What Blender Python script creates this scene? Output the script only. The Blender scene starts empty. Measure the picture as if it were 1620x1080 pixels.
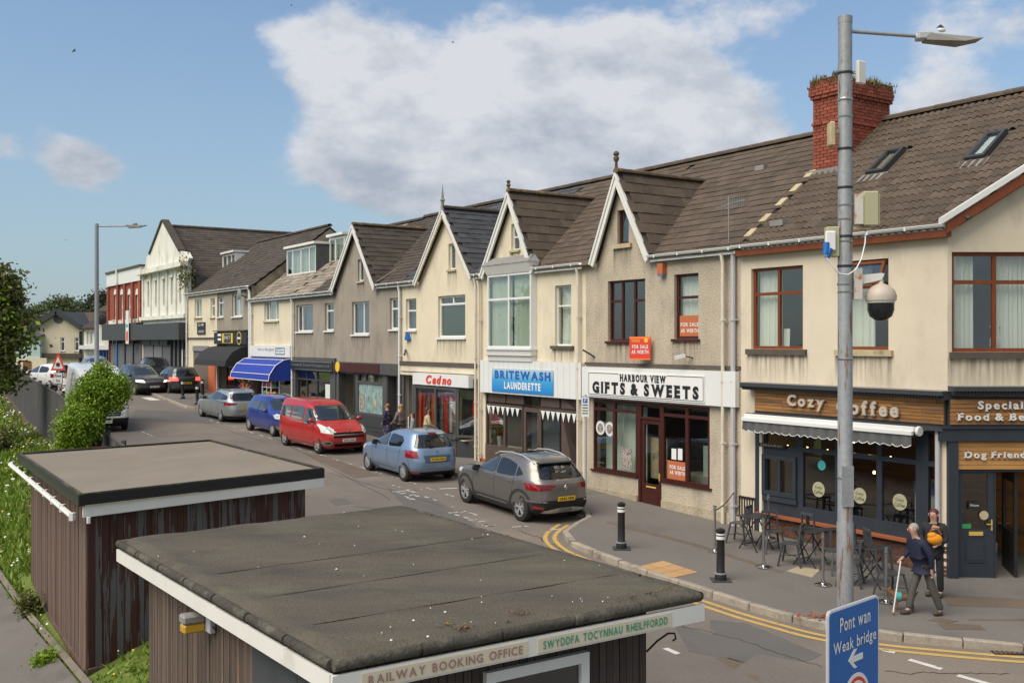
import bpy, bmesh, math, random
import numpy as np
from mathutils import Vector, Matrix
from mathutils.geometry import tessellate_polygon
random.seed(7); rng=np.random.default_rng(7)
S=bpy.context.scene; COL=S.collection
R=math.radians
# ------------------------------------------------------------------ camera
cam=bpy.data.cameras.new('camera'); co=bpy.data.objects.new('camera',cam); COL.objects.link(co)
co.location=(0,0,5); co.rotation_euler=(R(90),0,0)
cam.sensor_width=36; cam.lens=36; cam.clip_end=4000; cam.clip_start=.1
S.camera=co
S.render.resolution_x=1024; S.render.resolution_y=682
# ------------------------------------------------------------------ light
SUN_EL=R(52); SUN_AZ=R(-128)      # direction towards the sun, measured from +Y clockwise
w=bpy.data.worlds.new('World'); S.world=w; w.use_nodes=True
nt=w.node_tree; nt.nodes.clear()
def N(t,ty,**k):
    n=t.nodes.new(ty)
    for a,b in k.items():
        if a in n.inputs.keys(): n.inputs[a].default_value=b
        else: setattr(n,a,b)
    return n
def LK(t,a,b): t.links.new(a,b)
out=N(nt,'ShaderNodeOutputWorld'); bg=N(nt,'ShaderNodeBackground'); bg.inputs[1].default_value=.118
sky=N(nt,'ShaderNodeTexSky'); sky.sky_type='NISHITA'; sky.sun_disc=False; sky.sun_elevation=SUN_EL; sky.sun_rotation=SUN_AZ
sky.air_density=1.0; sky.dust_density=.5; sky.ozone_density=1.0; sky.altitude=0
tc=N(nt,'ShaderNodeTexCoord')
def math_(t,op,a,b=None,c=None,clamp=False):
    n=t.nodes.new('ShaderNodeMath'); n.operation=op; n.use_clamp=clamp
    for i,v in enumerate((a,b,c)):
        if v is None: continue
        if isinstance(v,(int,float)): n.inputs[i].default_value=v
        else: t.links.new(v,n.inputs[i])
    return n.outputs[0]
def gauss(d,rad_x,rad_z,amp):
    # soft blob round a direction of the sky, wider than tall
    v=Vector(d).normalized()
    sub=N(nt,'ShaderNodeVectorMath',operation='SUBTRACT'); LK(nt,tc.outputs['Generated'],sub.inputs[0]); sub.inputs[1].default_value=v
    mul=N(nt,'ShaderNodeVectorMath',operation='MULTIPLY'); LK(nt,sub.outputs[0],mul.inputs[0]); mul.inputs[1].default_value=(1/rad_x,1/rad_x,1/rad_z)
    dt=N(nt,'ShaderNodeVectorMath',operation='DOT_PRODUCT'); LK(nt,mul.outputs[0],dt.inputs[0]); LK(nt,mul.outputs[0],dt.inputs[1])
    e=math_(nt,'MULTIPLY',dt.outputs['Value'],-1.0); e=math_(nt,'EXPONENT',e)
    return math_(nt,'MULTIPLY',e,amp)
def dirpx(px,py): return ((px-810)/1620,1,(540-py)/1620)
noi=N(nt,'ShaderNodeTexNoise',Scale=9.0,Detail=12.0,Roughness=.6)
mp=N(nt,'ShaderNodeMapping'); mp.inputs['Scale'].default_value=(1,1,1.7); LK(nt,tc.outputs['Generated'],mp.inputs[0]); LK(nt,mp.outputs[0],noi.inputs['Vector'])
acc=noi.outputs['Fac']
for (px,py,rx,rz,a) in ((530,115,.05,.03,.27),(520,150,.05,.03,.20),(640,160,.09,.05,.26),(760,170,.10,.065,.30),(880,150,.10,.06,.34),(1010,160,.09,.055,.34),(1110,190,.07,.05,.30),(830,240,.14,.05,.26),(980,250,.14,.05,.26),(700,260,.12,.035,.22),(1180,260,.06,.05,.26),(540,235,.07,.03,.27),(620,290,.1,.025,.24),(800,300,.16,.03,.25),(1240,290,.07,.03,.22),
    (110,235,.035,.030,.30),(140,270,.05,.022,.24),(5,240,.02,.015,.2),(440,45,.05,.022,.24),(560,35,.06,.025,.23),(1015,45,.03,.022,.2),(770,10,.04,.015,.14),(1170,30,.05,.02,.12),(1540,180,.06,.04,.20),(1450,190,.05,.03,.2),(1570,40,.08,.05,.20),(1400,60,.06,.03,-.03),(250,60,.2,.1,-.16),(200,420,.4,.08,-.16),(1320,110,.05,.04,-.12),(330,300,.1,.1,-.12)):
    acc=math_(nt,'ADD',acc,gauss(dirpx(px,py),rx,rz,a))
# broken cloud behind and above the camera as well
sepc=N(nt,'ShaderNodeSeparateXYZ'); LK(nt,tc.outputs['Generated'],sepc.inputs[0])
bk=math_(nt,'MULTIPLY_ADD',sepc.outputs['Y'],-.22,.10); bk=math_(nt,'MAXIMUM',bk,0.0); acc=math_(nt,'ADD',acc,bk)
mr=N(nt,'ShaderNodeMapRange'); mr.interpolation_type='SMOOTHSTEP'; LK(nt,acc,mr.inputs[0]); mr.inputs[1].default_value=.57; mr.inputs[2].default_value=.80; mr.inputs[3].default_value=0; mr.inputs[4].default_value=.93
# cloud tone: bright tops, lilac grey undersides
n2=N(nt,'ShaderNodeTexNoise',Scale=13.0,Detail=9.0,Roughness=.6); LK(nt,mp.outputs[0],n2.inputs['Vector'])
tone=math_(nt,'MULTIPLY_ADD',sepc.outputs['Z'],3.4,-.55); tone=math_(nt,'MULTIPLY_ADD',n2.outputs['Fac'],2.2,tone); 
tr=N(nt,'ShaderNodeMapRange'); LK(nt,tone,tr.inputs[0]); tr.inputs[1].default_value=.75; tr.inputs[2].default_value=1.5
cm=N(nt,'ShaderNodeMix',data_type='RGBA'); LK(nt,tr.outputs[0],cm.inputs[0])
cm.inputs[6].default_value=(2.2,2.45,2.9,1); cm.inputs[7].default_value=(4.0,4.08,4.3,1)
hs=N(nt,'ShaderNodeHueSaturation'); hs.inputs['Saturation'].default_value=.95; hs.inputs['Value'].default_value=.80; LK(nt,sky.outputs[0],hs.inputs['Color'])
mx=N(nt,'ShaderNodeMix',data_type='RGBA'); LK(nt,mr.outputs[0],mx.inputs[0]); hz=N(nt,'ShaderNodeMapRange'); LK(nt,sepc.outputs['Z'],hz.inputs[0]); hz.inputs[1].default_value=.0; hz.inputs[2].default_value=.30; hz.inputs[3].default_value=.75; hz.inputs[4].default_value=0
hm=N(nt,'ShaderNodeMix',data_type='RGBA'); LK(nt,hz.outputs[0],hm.inputs[0]); LK(nt,hs.outputs[0],hm.inputs[6]); hm.inputs[7].default_value=(1.5,2.0,2.5,1)
tt=N(nt,'ShaderNodeMix',data_type='RGBA'); tt.blend_type='MULTIPLY'; tt.inputs[0].default_value=1; tt.inputs[7].default_value=(.91,.96,.98,1); LK(nt,hm.outputs[2],tt.inputs[6]); LK(nt,tt.outputs[2],mx.inputs[6]); LK(nt,cm.outputs[2],mx.inputs[7])
LK(nt,mx.outputs[2],bg.inputs[0]); LK(nt,bg.outputs[0],out.inputs[0])
sl=bpy.data.lights.new('sun','SUN'); sl.energy=2.8; sl.angle=R(50); sl.color=(1,.90,.76)
so=bpy.data.objects.new('sun',sl); COL.objects.link(so)
sd=Vector((math.sin(SUN_AZ)*math.cos(SUN_EL),math.cos(SUN_AZ)*math.cos(SUN_EL),math.sin(SUN_EL)))
so.rotation_euler=sd.to_track_quat('Z','Y').to_euler(); so.location=(0,0,60)
S.view_settings.view_transform='Standard'; S.view_settings.look='None'; S.view_settings.gamma=1; S.view_settings.exposure=0.62
S.view_settings.use_curve_mapping=False
# ------------------------------------------------------------------ the street's own frame
TH=math.atan(.66); SN,CS=math.sin(TH),math.cos(TH)
C0=Vector((8.55,20.1)); DV=Vector((-SN,CS)); NV=Vector((CS,SN)); Q0=C0.dot(NV)
ROT=math.atan2(-CS,SN)          # local x runs towards the camera's right, local y into the houses
def P2(s,q): return C0+DV*s+NV*(q-Q0)
def sq(x,y):
    p=Vector((x,y)); return (p-C0).dot(DV), p.dot(NV)
ZS=[(-400,-.1),(-60,-.1),(-12,-.05),(-6,.0),(-3,.1),(0,.26),(5,.42),(9,.52),(15,.78),(25,1.05),(30,1.2),(38,1.42),(47,1.95),(51,2.15),(60,2.45),(75,2.6),(100,1.8),(130,.4),(700,.2)]
def sm(a,b,x):
    t=min(1,max(0,(x-a)/(b-a))); return t*t*(3-2*t)
def zr(s,q=17):
    for (a,za),(b,zb) in zip(ZS,ZS[1:]):
        if s<=b:
            t=max(0,(s-a)/(b-a)); z=za+(zb-za)*t; break
    else: z=.2
    return z-(1-sm(3,9,s))*.03*min(6,max(0,Q0-q))
def zroad(x,y):
    s,q=sq(x,y); return zr(s,q)
def gp(px,py,up=0.,extra=0.):
    # the ground point seen at this place of the photograph (measured once, stays put)
    D=25.
    for _ in range(60):
        X=(px-810)/1620*D; z=zroad(X,D)+up
        D=.5*D+.5*(5-z)*1620/(py-540)
    return Vector(((px-810)/1620*D,D,zroad((px-810)/1620*D,D)+up+extra))
# ------------------------------------------------------------------ materials
M={}
def newmat(name):
    m=bpy.data.materials.new(name); m.use_nodes=True; t=m.node_tree; b=t.nodes['Principled BSDF']; M[name]=m; return m,t,b
def c4(c): return (c[0],c[1],c[2],1)
def plain(name,c,rough=.6,metal=0,coat=0,spec=.5,emit=None,es=1):
    m,t,b=newmat(name); b.inputs['Base Color'].default_value=c4(c); b.inputs['Roughness'].default_value=rough; b.inputs['Metallic'].default_value=metal
    b.inputs['Coat Weight'].default_value=coat; b.inputs['Coat Roughness'].default_value=.06; b.inputs['Specular IOR Level'].default_value=spec
    if emit: b.inputs['Emission Color'].default_value=c4(emit); b.inputs['Emission Strength'].default_value=es
    return m
def noisy(name,c1,c2,scale=3,rough=.8,bump=.2,bscale=60,stretch=(1,1,1),c3=None,s3=.5,thr=(.55,.7),rand=0,metal=0,st3=None,coat=0,grain=.12,spec=.3,bd=.01):
    m,t,b=newmat(name)
    b.inputs['Roughness'].default_value=rough; b.inputs['Metallic'].default_value=metal; b.inputs['Coat Weight'].default_value=coat; b.inputs['Specular IOR Level'].default_value=spec
    tc=N(t,'ShaderNodeTexCoord'); mp=N(t,'ShaderNodeMapping'); mp.inputs['Scale'].default_value=stretch
    src=tc.outputs['Object']
    if rand:
        oi=N(t,'ShaderNodeObjectInfo'); ge=N(t,'ShaderNodeNewGeometry')
        rs=math_(t,'ADD',oi.outputs['Random'],ge.outputs['Random Per Island']); rs=math_(t,'FRACT',rs)
        cx=N(t,'ShaderNodeCombineXYZ'); LK(t,math_(t,'MULTIPLY',rs,37.),cx.inputs[0]); LK(t,math_(t,'MULTIPLY',rs,13.),cx.inputs[2])
        va=N(t,'ShaderNodeVectorMath',operation='ADD'); LK(t,src,va.inputs[0]); LK(t,cx.outputs[0],va.inputs[1]); src=va.outputs[0]
    LK(t,src,mp.inputs[0])
    n=N(t,'ShaderNodeTexNoise',Scale=scale,Detail=6.,Roughness=.6); LK(t,mp.outputs[0],n.inputs['Vector'])
    r=N(t,'ShaderNodeMapRange'); LK(t,n.outputs['Fac'],r.inputs[0]); r.inputs[1].default_value=.3; r.inputs[2].default_value=.7
    mx=N(t,'ShaderNodeMix',data_type='RGBA'); LK(t,r.outputs[0],mx.inputs[0]); mx.inputs[6].default_value=c4(c1); mx.inputs[7].default_value=c4(c2)
    col=mx.outputs[2]
    if c3:
        mp3=N(t,'ShaderNodeMapping'); mp3.inputs['Scale'].default_value=st3 or stretch; mp3.inputs['Location'].default_value=(3,7,5); LK(t,src,mp3.inputs[0])
        n3=N(t,'ShaderNodeTexNoise',Scale=s3,Detail=7.,Roughness=.65); LK(t,mp3.outputs[0],n3.inputs['Vector'])
        r3=N(t,'ShaderNodeMapRange'); LK(t,n3.outputs['Fac'],r3.inputs[0]); r3.inputs[1].default_value=thr[0]; r3.inputs[2].default_value=thr[1]
        m3=N(t,'ShaderNodeMix',data_type='RGBA'); LK(t,r3.outputs[0],m3.inputs[0]); LK(t,col,m3.inputs[6]); m3.inputs[7].default_value=c4(c3); col=m3.outputs[2]
    nf=N(t,'ShaderNodeTexNoise',Scale=bscale,Detail=4.); LK(t,tc.outputs['Object'],nf.inputs['Vector'])
    fac=math_(t,'MULTIPLY_ADD',nf.outputs['Fac'],grain*4,1-grain*2)
    if rand:
        k=math_(t,'MULTIPLY_ADD',rs,rand,1-rand/2); fac=math_(t,'MULTIPLY',fac,k)
    vm=N(t,'ShaderNodeVectorMath',operation='SCALE'); LK(t,col,vm.inputs[0]); LK(t,fac,vm.inputs['Scale']); LK(t,vm.outputs[0],b.inputs['Base Color'])
    if bump:
        bp=N(t,'ShaderNodeBump',Strength=bump,Distance=bd); LK(t,nf.outputs['Fac'],bp.inputs['Height']); LK(t,bp.outputs[0],b.inputs['Normal'])
    return m
def glassy(name,tint=(.8,.86,.84),ior=1.7,rough=.0,extra=.04):
    m=bpy.data.materials.new(name); m.use_nodes=True; t=m.node_tree; t.nodes.clear(); M[name]=m
    o=N(t,'ShaderNodeOutputMaterial'); tr=N(t,'ShaderNodeBsdfTransparent'); tr.inputs[0].default_value=c4(tint); g=N(t,'ShaderNodeBsdfGlossy'); g.inputs['Roughness'].default_value=rough
    f=N(t,'ShaderNodeLayerWeight'); f.inputs[0].default_value=.5; f2=math_(t,'POWER',f.outputs['Facing'],3.0); fa=math_(t,'MULTIPLY_ADD',f2,.8,extra+(ior-1)**2/(ior+1)**2); x=N(t,'ShaderNodeMixShader'); LK(t,fa,x.inputs[0]); LK(t,tr.outputs[0],x.inputs[1]); LK(t,g.outputs[0],x.inputs[2]); LK(t,x.outputs[0],o.inputs[0])
    tc=N(t,'ShaderNodeTexCoord'); n=N(t,'ShaderNodeTexNoise',Scale=1.3,Detail=2.); LK(t,tc.outputs['Object'],n.inputs['Vector']); bp=N(t,'ShaderNodeBump',Strength=.06,Distance=.05); LK(t,n.outputs['Fac'],bp.inputs['Height']); LK(t,bp.outputs[0],g.inputs['Normal'])
    return m
glassy('glass',(.92,.95,.93)); glassy('shop_glass',(.84,.87,.86),1.6,.0,.03); glassy('tint_glass',(.30,.34,.34),1.6)
# walls
def wall(name,c,dark,stain,peb=False,streak=(.9,.9,.45)):
    noisy(name,c,dark,scale=1.1,rough=.93,bump=.9 if peb else .25,bscale=26 if peb else 30,stretch=(1,1,.8),c3=stain,s3=1.3,thr=(.5,.78),st3=streak,grain=.30 if peb else .05,bd=.02 if peb else .008)
wall('cream_wall',(.70,.63,.47),(.63,.56,.42),(.48,.42,.32))
wall('beige_wall',(.67,.59,.455),(.60,.525,.405),(.44,.385,.30))
wall('yellow_wall',(.69,.62,.46),(.63,.56,.42),(.50,.44,.33))
wall('pebble_wall',(.50,.43,.325),(.40,.345,.265),(.25,.22,.18),True)
wall('pebble_grey',(.34,.30,.245),(.28,.25,.205),(.17,.155,.13),True)
wall('old_white',(.72,.72,.65),(.62,.62,.55),(.36,.35,.28))
wall('far_cream',(.62,.54,.42),(.58,.51,.40),(.50,.44,.35))
wall('pale_blue',(.42,.52,.52),(.40,.50,.50),(.36,.44,.44))
wall('riser_render',(.44,.38,.28),(.36,.31,.23),(.24,.22,.13),True)
noisy('white_paint',(.72,.71,.67),(.66,.65,.61),scale=2,rough=.45,bump=.05,c3=(.45,.42,.36),s3=1.2,thr=(.62,.85),grain=.02)
noisy('panel_white',(.70,.71,.69),(.66,.67,.65),scale=1.5,rough=.4,bump=0,c3=(.5,.5,.48),s3=1.1,thr=(.6,.9),st3=(3,3,.4),grain=.01)
noisy('cream_pipe',(.66,.60,.48),(.58,.52,.42),scale=4,rough=.5,bump=.1,c3=(.30,.20,.12),s3=4,thr=(.66,.8),grain=.03)
noisy('grey_pipe',(.46,.46,.48),(.42,.42,.44),scale=4,rough=.5,bump=.05,grain=.02)
noisy('maroon_upvc',(.062,.018,.014),(.05,.014,.011),scale=6,rough=.35,bump=.03,grain=.03)
noisy('oak_upvc',(.20,.055,.018),(.15,.04,.014),scale=8,rough=.4,bump=.05,stretch=(1,1,.2),grain=.05)
noisy('brown_frame',(.105,.075,.06),(.085,.06,.05),scale=4,rough=.5,bump=.04,grain=.03)
noisy('dark_grey',(.052,.056,.060),(.045,.048,.052),scale=3,rough=.5,bump=.04,grain=.03)
noisy('anthracite',(.036,.044,.055),(.03,.037,.047),scale=3,rough=.4,bump=.03,grain=.03)
noisy('mid_grey_paint',(.085,.085,.083),(.07,.07,.068),scale=3,rough=.6,bump=.05,grain=.04)
noisy('black_paint',(.018,.018,.019),(.024,.023,.022),scale=8,rough=.4,bump=.04,grain=.04)
noisy('tile_brown',(.112,.084,.062),(.082,.063,.048),scale=3,rough=.9,bump=.5,bscale=45,c3=(.16,.13,.09),s3=5,thr=(.58,.75),rand=.35,grain=.16)
noisy('tile_dark',(.082,.066,.053),(.062,.052,.044),scale=3,rough=.9,bump=.5,bscale=45,c3=(.14,.12,.085),s3=5,thr=(.6,.78),rand=.4,grain=.16)
noisy('tile_pale',(.30,.26,.21),(.24,.20,.16),scale=3,rough=.9,bump=.5,bscale=45,c3=(.12,.1,.08),s3=1.2,thr=(.5,.66),rand=.3,grain=.12)
noisy('slate',(.080,.083,.088),(.062,.064,.068),scale=3,rough=.6,bump=.3,bscale=40,c3=(.13,.11,.07),s3=3,thr=(.6,.76),rand=.4,grain=.12)
noisy('ridge_lichen',(.13,.10,.07),(.10,.08,.06),scale=3,rough=.95,bump=.6,c3=(.30,.15,.035),s3=4,thr=(.5,.66),rand=.2,grain=.15)
noisy('lead',(.20,.195,.185),(.26,.25,.235),scale=3,rough=.6,bump=.2,grain=.06)
noisy('brick_red',(.30,.085,.05),(.22,.06,.038),scale=4,rough=.9,bump=.5,bscale=30,rand=.45,grain=.12)
noisy('brick_brown',(.13,.062,.04),(.10,.048,.033),scale=4,rough=.85,bump=.4,bscale=30,rand=.4,grain=.1)
noisy('mortar',(.30,.27,.23),(.22,.20,.17),scale=5,rough=.95,bump=.5,grain=.1)
noisy('mortar_red',(.16,.07,.05),(.12,.055,.04),scale=5,rough=.95,bump=.5,grain=.1)
noisy('stone_sill',(.11,.09,.075),(.085,.07,.06),scale=5,rough=.9,bump=.3,grain=.1)
noisy('sand_sill',(.50,.42,.27),(.40,.33,.20),scale=5,rough=.9,bump=.3,c3=(.2,.16,.11),s3=3,grain=.08)
noisy('asphalt',(.165,.145,.125),(.135,.12,.105),scale=.55,rough=.92,bump=.5,bscale=45,c3=(.20,.168,.138),s3=.16,thr=(.48,.62),grain=.16,bd=.015)
noisy('pavement_tar',(.160,.147,.133),(.135,.125,.114),scale=.5,rough=.93,bump=.4,bscale=40,c3=(.105,.098,.09),s3=.5,thr=(.56,.72),grain=.13)
noisy('asphalt_new',(.125,.118,.11),(.11,.104,.098),scale=.8,rough=.92,bump=.4,bscale=45,c3=(.11,.10,.09),s3=.8,thr=(.5,.7),grain=.15,bd=.012)
noisy('patch_brown',(.15,.115,.085),(.11,.088,.07),scale=1,rough=.95,bump=.4,bscale=40,grain=.14)
noisy('kerb_stone',(.34,.30,.245),(.27,.235,.19),scale=2.5,rough=.95,bump=.5,bscale=35,c3=(.15,.13,.105),s3=2.5,thr=(.5,.72),rand=.2,grain=.14)
noisy('tactile',(.46,.28,.13),(.40,.245,.115),scale=3,rough=.9,bump=.3,rand=.12,grain=.08)
noisy('buff_slab',(.36,.30,.20),(.30,.25,.17),scale=3,rough=.9,bump=.3,rand=.2,grain=.1)
noisy('yellow_line',(.52,.34,.10),(.44,.29,.09),scale=4,rough=.8,bump=.2,c3=(.14,.12,.09),s3=9,thr=(.62,.68),grain=.1)
noisy('white_line',(.60,.59,.54),(.50,.49,.45),scale=4,rough=.8,bump=.2,c3=(.11,.10,.09),s3=9,thr=(.60,.66),grain=.08)
noisy('worn_line',(.50,.49,.45),(.38,.36,.33),scale=4,rough=.85,bump=.2,c3=(.105,.095,.085),s3=7,thr=(.50,.54),grain=.08)
noisy('felt_brown',(.245,.21,.165),(.195,.17,.135),scale=.9,rough=.95,bump=.35,bscale=60,stretch=(1,.5,1),c3=(.25,.165,.085),s3=.9,thr=(.58,.76),grain=.12)
noisy('felt_dark',(.118,.102,.076),(.066,.059,.048),scale=.7,rough=.97,bump=.7,bscale=38,stretch=(.6,1.6,1),c3=(.115,.108,.075),s3=1.3,thr=(.5,.72),grain=.2,bd=.02)
noisy('felt_edge',(.075,.069,.055),(.048,.045,.038),scale=3,rough=.97,bump=.8,bscale=30,c3=(.16,.15,.115),s3=3,thr=(.5,.75),grain=.22,bd=.02)
noisy('plank_brown',(.15,.095,.072),(.10,.064,.052),scale=5,rough=.85,bump=.4,bscale=40,stretch=(2,2,.25),c3=(.21,.175,.16),s3=5,thr=(.55,.7),st3=(3,3,.2),rand=.45,grain=.1)
noisy('plank_peeled',(.062,.022,.017),(.075,.03,.022),scale=5,rough=.6,bump=.3,bscale=40,stretch=(1,1,.3),c3=(.125,.115,.118),s3=4.2,thr=(.50,.53),st3=(1.6,1.6,.35),rand=.2,grain=.06)
noisy('plank_dark',(.068,.052,.045),(.050,.039,.035),scale=5,rough=.75,bump=.4,bscale=40,stretch=(2,2,.25),c3=(.085,.05,.045),s3=5,thr=(.55,.62),st3=(3,3,.2),rand=.35,grain=.08)
noisy('plank_streak',(.14,.10,.075),(.065,.05,.042),scale=14,rough=.85,bump=.5,bscale=40,stretch=(3,3,.12),c3=(.25,.17,.10),s3=12,thr=(.58,.66),st3=(3,3,.1),rand=.5,grain=.1)
noisy('board_grey',(.062,.066,.072),(.05,.053,.058),scale=3,rough=.7,bump=.3,bscale=12,grain=.05)
noisy('fence_wood',(.085,.080,.078),(.050,.047,.047),scale=6,rough=.9,bump=.4,bscale=30,stretch=(2,2,.3),c3=(.16,.15,.14),s3=5,thr=(.56,.7),st3=(3,3,.3),rand=.5,grain=.1)
noisy('pine_board',(.50,.27,.095),(.38,.19,.06),scale=5,rough=.6,bump=.2,stretch=(.3,1,4),c3=(.20,.10,.04),s3=3,thr=(.6,.75),rand=.3,grain=.06)
noisy('weathered_board',(.40,.19,.055),(.26,.12,.04),scale=2.5,rough=.7,bump=.25,stretch=(.4,1,4),c3=(.13,.085,.055),s3=1.2,thr=(.45,.65),rand=.4,grain=.08)
noisy('copper_sill',(.34,.11,.045),(.28,.09,.04),scale=5,rough=.5,bump=.1,grain=.05)
noisy('galvanised',(.33,.345,.355),(.26,.275,.29),scale=9,rough=.5,bump=.15,bscale=20,metal=.35,c3=(.22,.20,.18),s3=3,thr=(.6,.75),grain=.08)
noisy('galv_rusty',(.33,.345,.355),(.26,.275,.29),scale=9,rough=.5,bump=.15,bscale=20,metal=.3,c3=(.22,.12,.07),s3=2.6,thr=(.555,.62),st3=(3,3,.45),grain=.08)
noisy('grass_soil',(.10,.14,.025),(.13,.18,.033),scale=1.5,rough=.95,bump=.7,bscale=20,c3=(.07,.085,.03),s3=.6,thr=(.5,.7),grain=.2)
noisy('earth',(.11,.085,.065),(.08,.065,.05),scale=2,rough=.95,bump=.7,bscale=20,grain=.2)
noisy('bark',(.09,.07,.055),(.06,.05,.04),scale=6,rough=.95,bump=.7,grain=.15)
noisy('skin',(.50,.30,.22),(.46,.27,.20),scale=9,rough=.55,bump=.05,grain=.03)
noisy('concrete',(.22,.19,.15),(.15,.135,.11),scale=2,rough=.95,bump=.6,c3=(.09,.085,.06),s3=2,thr=(.5,.7),grain=.15)
def stainmat():
    m=bpy.data.materials.new('stain'); m.use_nodes=True; t=m.node_tree; t.nodes.clear(); M['stain']=m
    o=N(t,'ShaderNodeOutputMaterial'); tr=N(t,'ShaderNodeBsdfTransparent'); d=N(t,'ShaderNodeBsdfDiffuse'); d.inputs[0].default_value=(.13,.115,.085,1)
    tc=N(t,'ShaderNodeTexCoord'); mp=N(t,'ShaderNodeMapping'); mp.inputs['Scale'].default_value=(9,9,.5); LK(t,tc.outputs['Object'],mp.inputs[0]); n=N(t,'ShaderNodeTexNoise',Scale=1.,Detail=5.); LK(t,mp.outputs[0],n.inputs['Vector'])
    sp=N(t,'ShaderNodeSeparateXYZ'); LK(t,tc.outputs['Generated'],sp.inputs[0]); r=N(t,'ShaderNodeMapRange'); LK(t,n.outputs['Fac'],r.inputs[0]); r.inputs[1].default_value=.42; r.inputs[2].default_value=.75
    z=math_(t,'POWER',sp.outputs['Z'],1.6); f=math_(t,'MULTIPLY',math_(t,'MULTIPLY',z,r.outputs[0]),.75); x=N(t,'ShaderNodeMixShader'); LK(t,f,x.inputs[0]); LK(t,tr.outputs[0],x.inputs[1]); LK(t,d.outputs[0],x.inputs[2]); LK(t,x.outputs[0],o.inputs[0])
stainmat()
def leafmat(name,a,b,rough=.5,tr=.25):
    m,t,bs=newmat(name); ge=N(t,'ShaderNodeNewGeometry'); mx=N(t,'ShaderNodeMix',data_type='RGBA'); LK(t,ge.outputs['Random Per Island'],mx.inputs[0]); mx.inputs[6].default_value=c4(a); mx.inputs[7].default_value=c4(b)
    LK(t,mx.outputs[2],bs.inputs['Base Color']); bs.inputs['Roughness'].default_value=rough; bs.inputs['Specular IOR Level'].default_value=.3
    tl=N(t,'ShaderNodeBsdfTranslucent'); LK(t,mx.outputs[2],tl.inputs[0]); ms=N(t,'ShaderNodeMixShader'); ms.inputs[0].default_value=tr
    o=t.nodes['Material Output']; LK(t,bs.outputs[0],ms.inputs[1]); LK(t,tl.outputs[0],ms.inputs[2]); LK(t,ms.outputs[0],o.inputs[0]); return m
leafmat('leaf_bright',(.13,.23,.018),(.27,.38,.04)); leafmat('leaf_olive',(.09,.105,.03),(.17,.18,.055)); leafmat('leaf_far',(.085,.115,.05),(.13,.16,.07))
leafmat('leaf_pine',(.05,.065,.04),(.08,.095,.055)); leafmat('grass_blade',(.10,.17,.018),(.24,.33,.045)); leafmat('leaf_dry',(.12,.10,.03),(.22,.18,.06))
leafmat('petal_white',(.75,.74,.66),(.85,.85,.8)); leafmat('petal_yellow',(.6,.45,.03),(.75,.55,.05))
for n_,c_,r_ in (('white_flat',(.74,.74,.72),.5),('cream_flat',(.66,.62,.5),.6),('black_flat',(.015,.015,.016),.5),('red_flat',(.66,.05,.025),.5),('orange_flat',(.85,.19,.04),.5),('blue_sign',(.006,.12,.42),.35),('yellow_flat',(.75,.50,.03),.5),('green_flat',(.03,.30,.10),.5),
    ('sign_green',(.02,.30,.18),.6),('sign_mauve',(.32,.19,.17),.6),('sign_cream',(.62,.55,.42),.6),('blue_fabric',(.012,.04,.30),.8),('black_fabric',(.02,.02,.021),.85),('grey_fabric',(.085,.088,.09),.9),('curtain_white',(.86,.86,.80),.9),('curtain_green',(.62,.68,.60),.9),
    ('plate_yellow',(.78,.50,.02),.4),('plate_white',(.72,.72,.68),.4),('tyre',(.018,.018,.018),.85),('under_black',(.01,.01,.01),.9),('trim_black',(.03,.031,.033),.55),('pink_flat',(.55,.12,.2),.6),('lilac_flat',(.4,.25,.42),.6),('teal_flat',(.05,.35,.36),.5),
    ('room_wall',(.40,.37,.31),.9),('room_dark',(.10,.09,.08),.9),('room_floor',(.25,.21,.17),.8),('blind_green',(.045,.075,.05),.8),('brown_door',(.20,.08,.03),.6),('gold',(.6,.40,.10),.3),('steel_blue',(.12,.2,.3),.5),('shutter_grey',(.20,.205,.205),.6),('shutter_brown',(.16,.125,.095),.6),
    ('hair_grey',(.30,.27,.24),.8),('hair_red',(.07,.015,.014),.6),('hair_blond',(.35,.20,.08),.7),('hair_ginger',(.28,.11,.035),.7),('hair_brown',(.07,.035,.02),.7),('navy',(.014,.018,.045),.85),('jeans_grey',(.085,.08,.072),.9),('shoe',(.07,.05,.035),.8),('yellow_cloth',(.70,.27,.01),.8),
    ('beige_cloth',(.42,.36,.22),.85),('grey_cloth',(.22,.23,.25),.85),('pink_cloth',(.45,.33,.34),.85),('white_cloth',(.7,.69,.66),.85),('dog_brown',(.20,.09,.04),.85),('taupe_cloth',(.16,.13,.13),.85),('sage_box',(.42,.40,.25),.5),('camera_dome',(.015,.017,.02),.15),('camera_shell',(.46,.40,.33),.5),('lens_amber',(.50,.30,.03),.3),('chair_metal',(.06,.062,.066),.4),('table_black',(.022,.022,.024),.5),('orange_brick',(.45,.13,.05),.8)):
    plain(n_,c_,r_)
noisy('floral_cloth',(.02,.025,.06),(.03,.03,.07),scale=6,rough=.85,bump=0,c3=(.45,.32,.34),s3=16,thr=(.58,.62),grain=.02)
noisy('floral_light',(.45,.40,.33),(.30,.25,.22),scale=12,rough=.85,bump=0,c3=(.12,.10,.12),s3=22,thr=(.5,.56),grain=.02)
noisy('whitewash_glass',(.36,.50,.46),(.14,.22,.21),scale=3.5,rough=.3,bump=0,stretch=(1.2,1,.7),c3=(.07,.10,.10),s3=5,thr=(.52,.66),st3=(2,2,.8),grain=.05)
noisy('rust_plate',(.62,.60,.54),(.55,.52,.46),scale=5,rough=.6,bump=.1,c3=(.45,.16,.03),s3=7,thr=(.55,.65),grain=.04)
noisy('shutter_old',(.15,.155,.155),(.12,.125,.125),scale=2,rough=.6,bump=.2,grain=.05)
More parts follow.
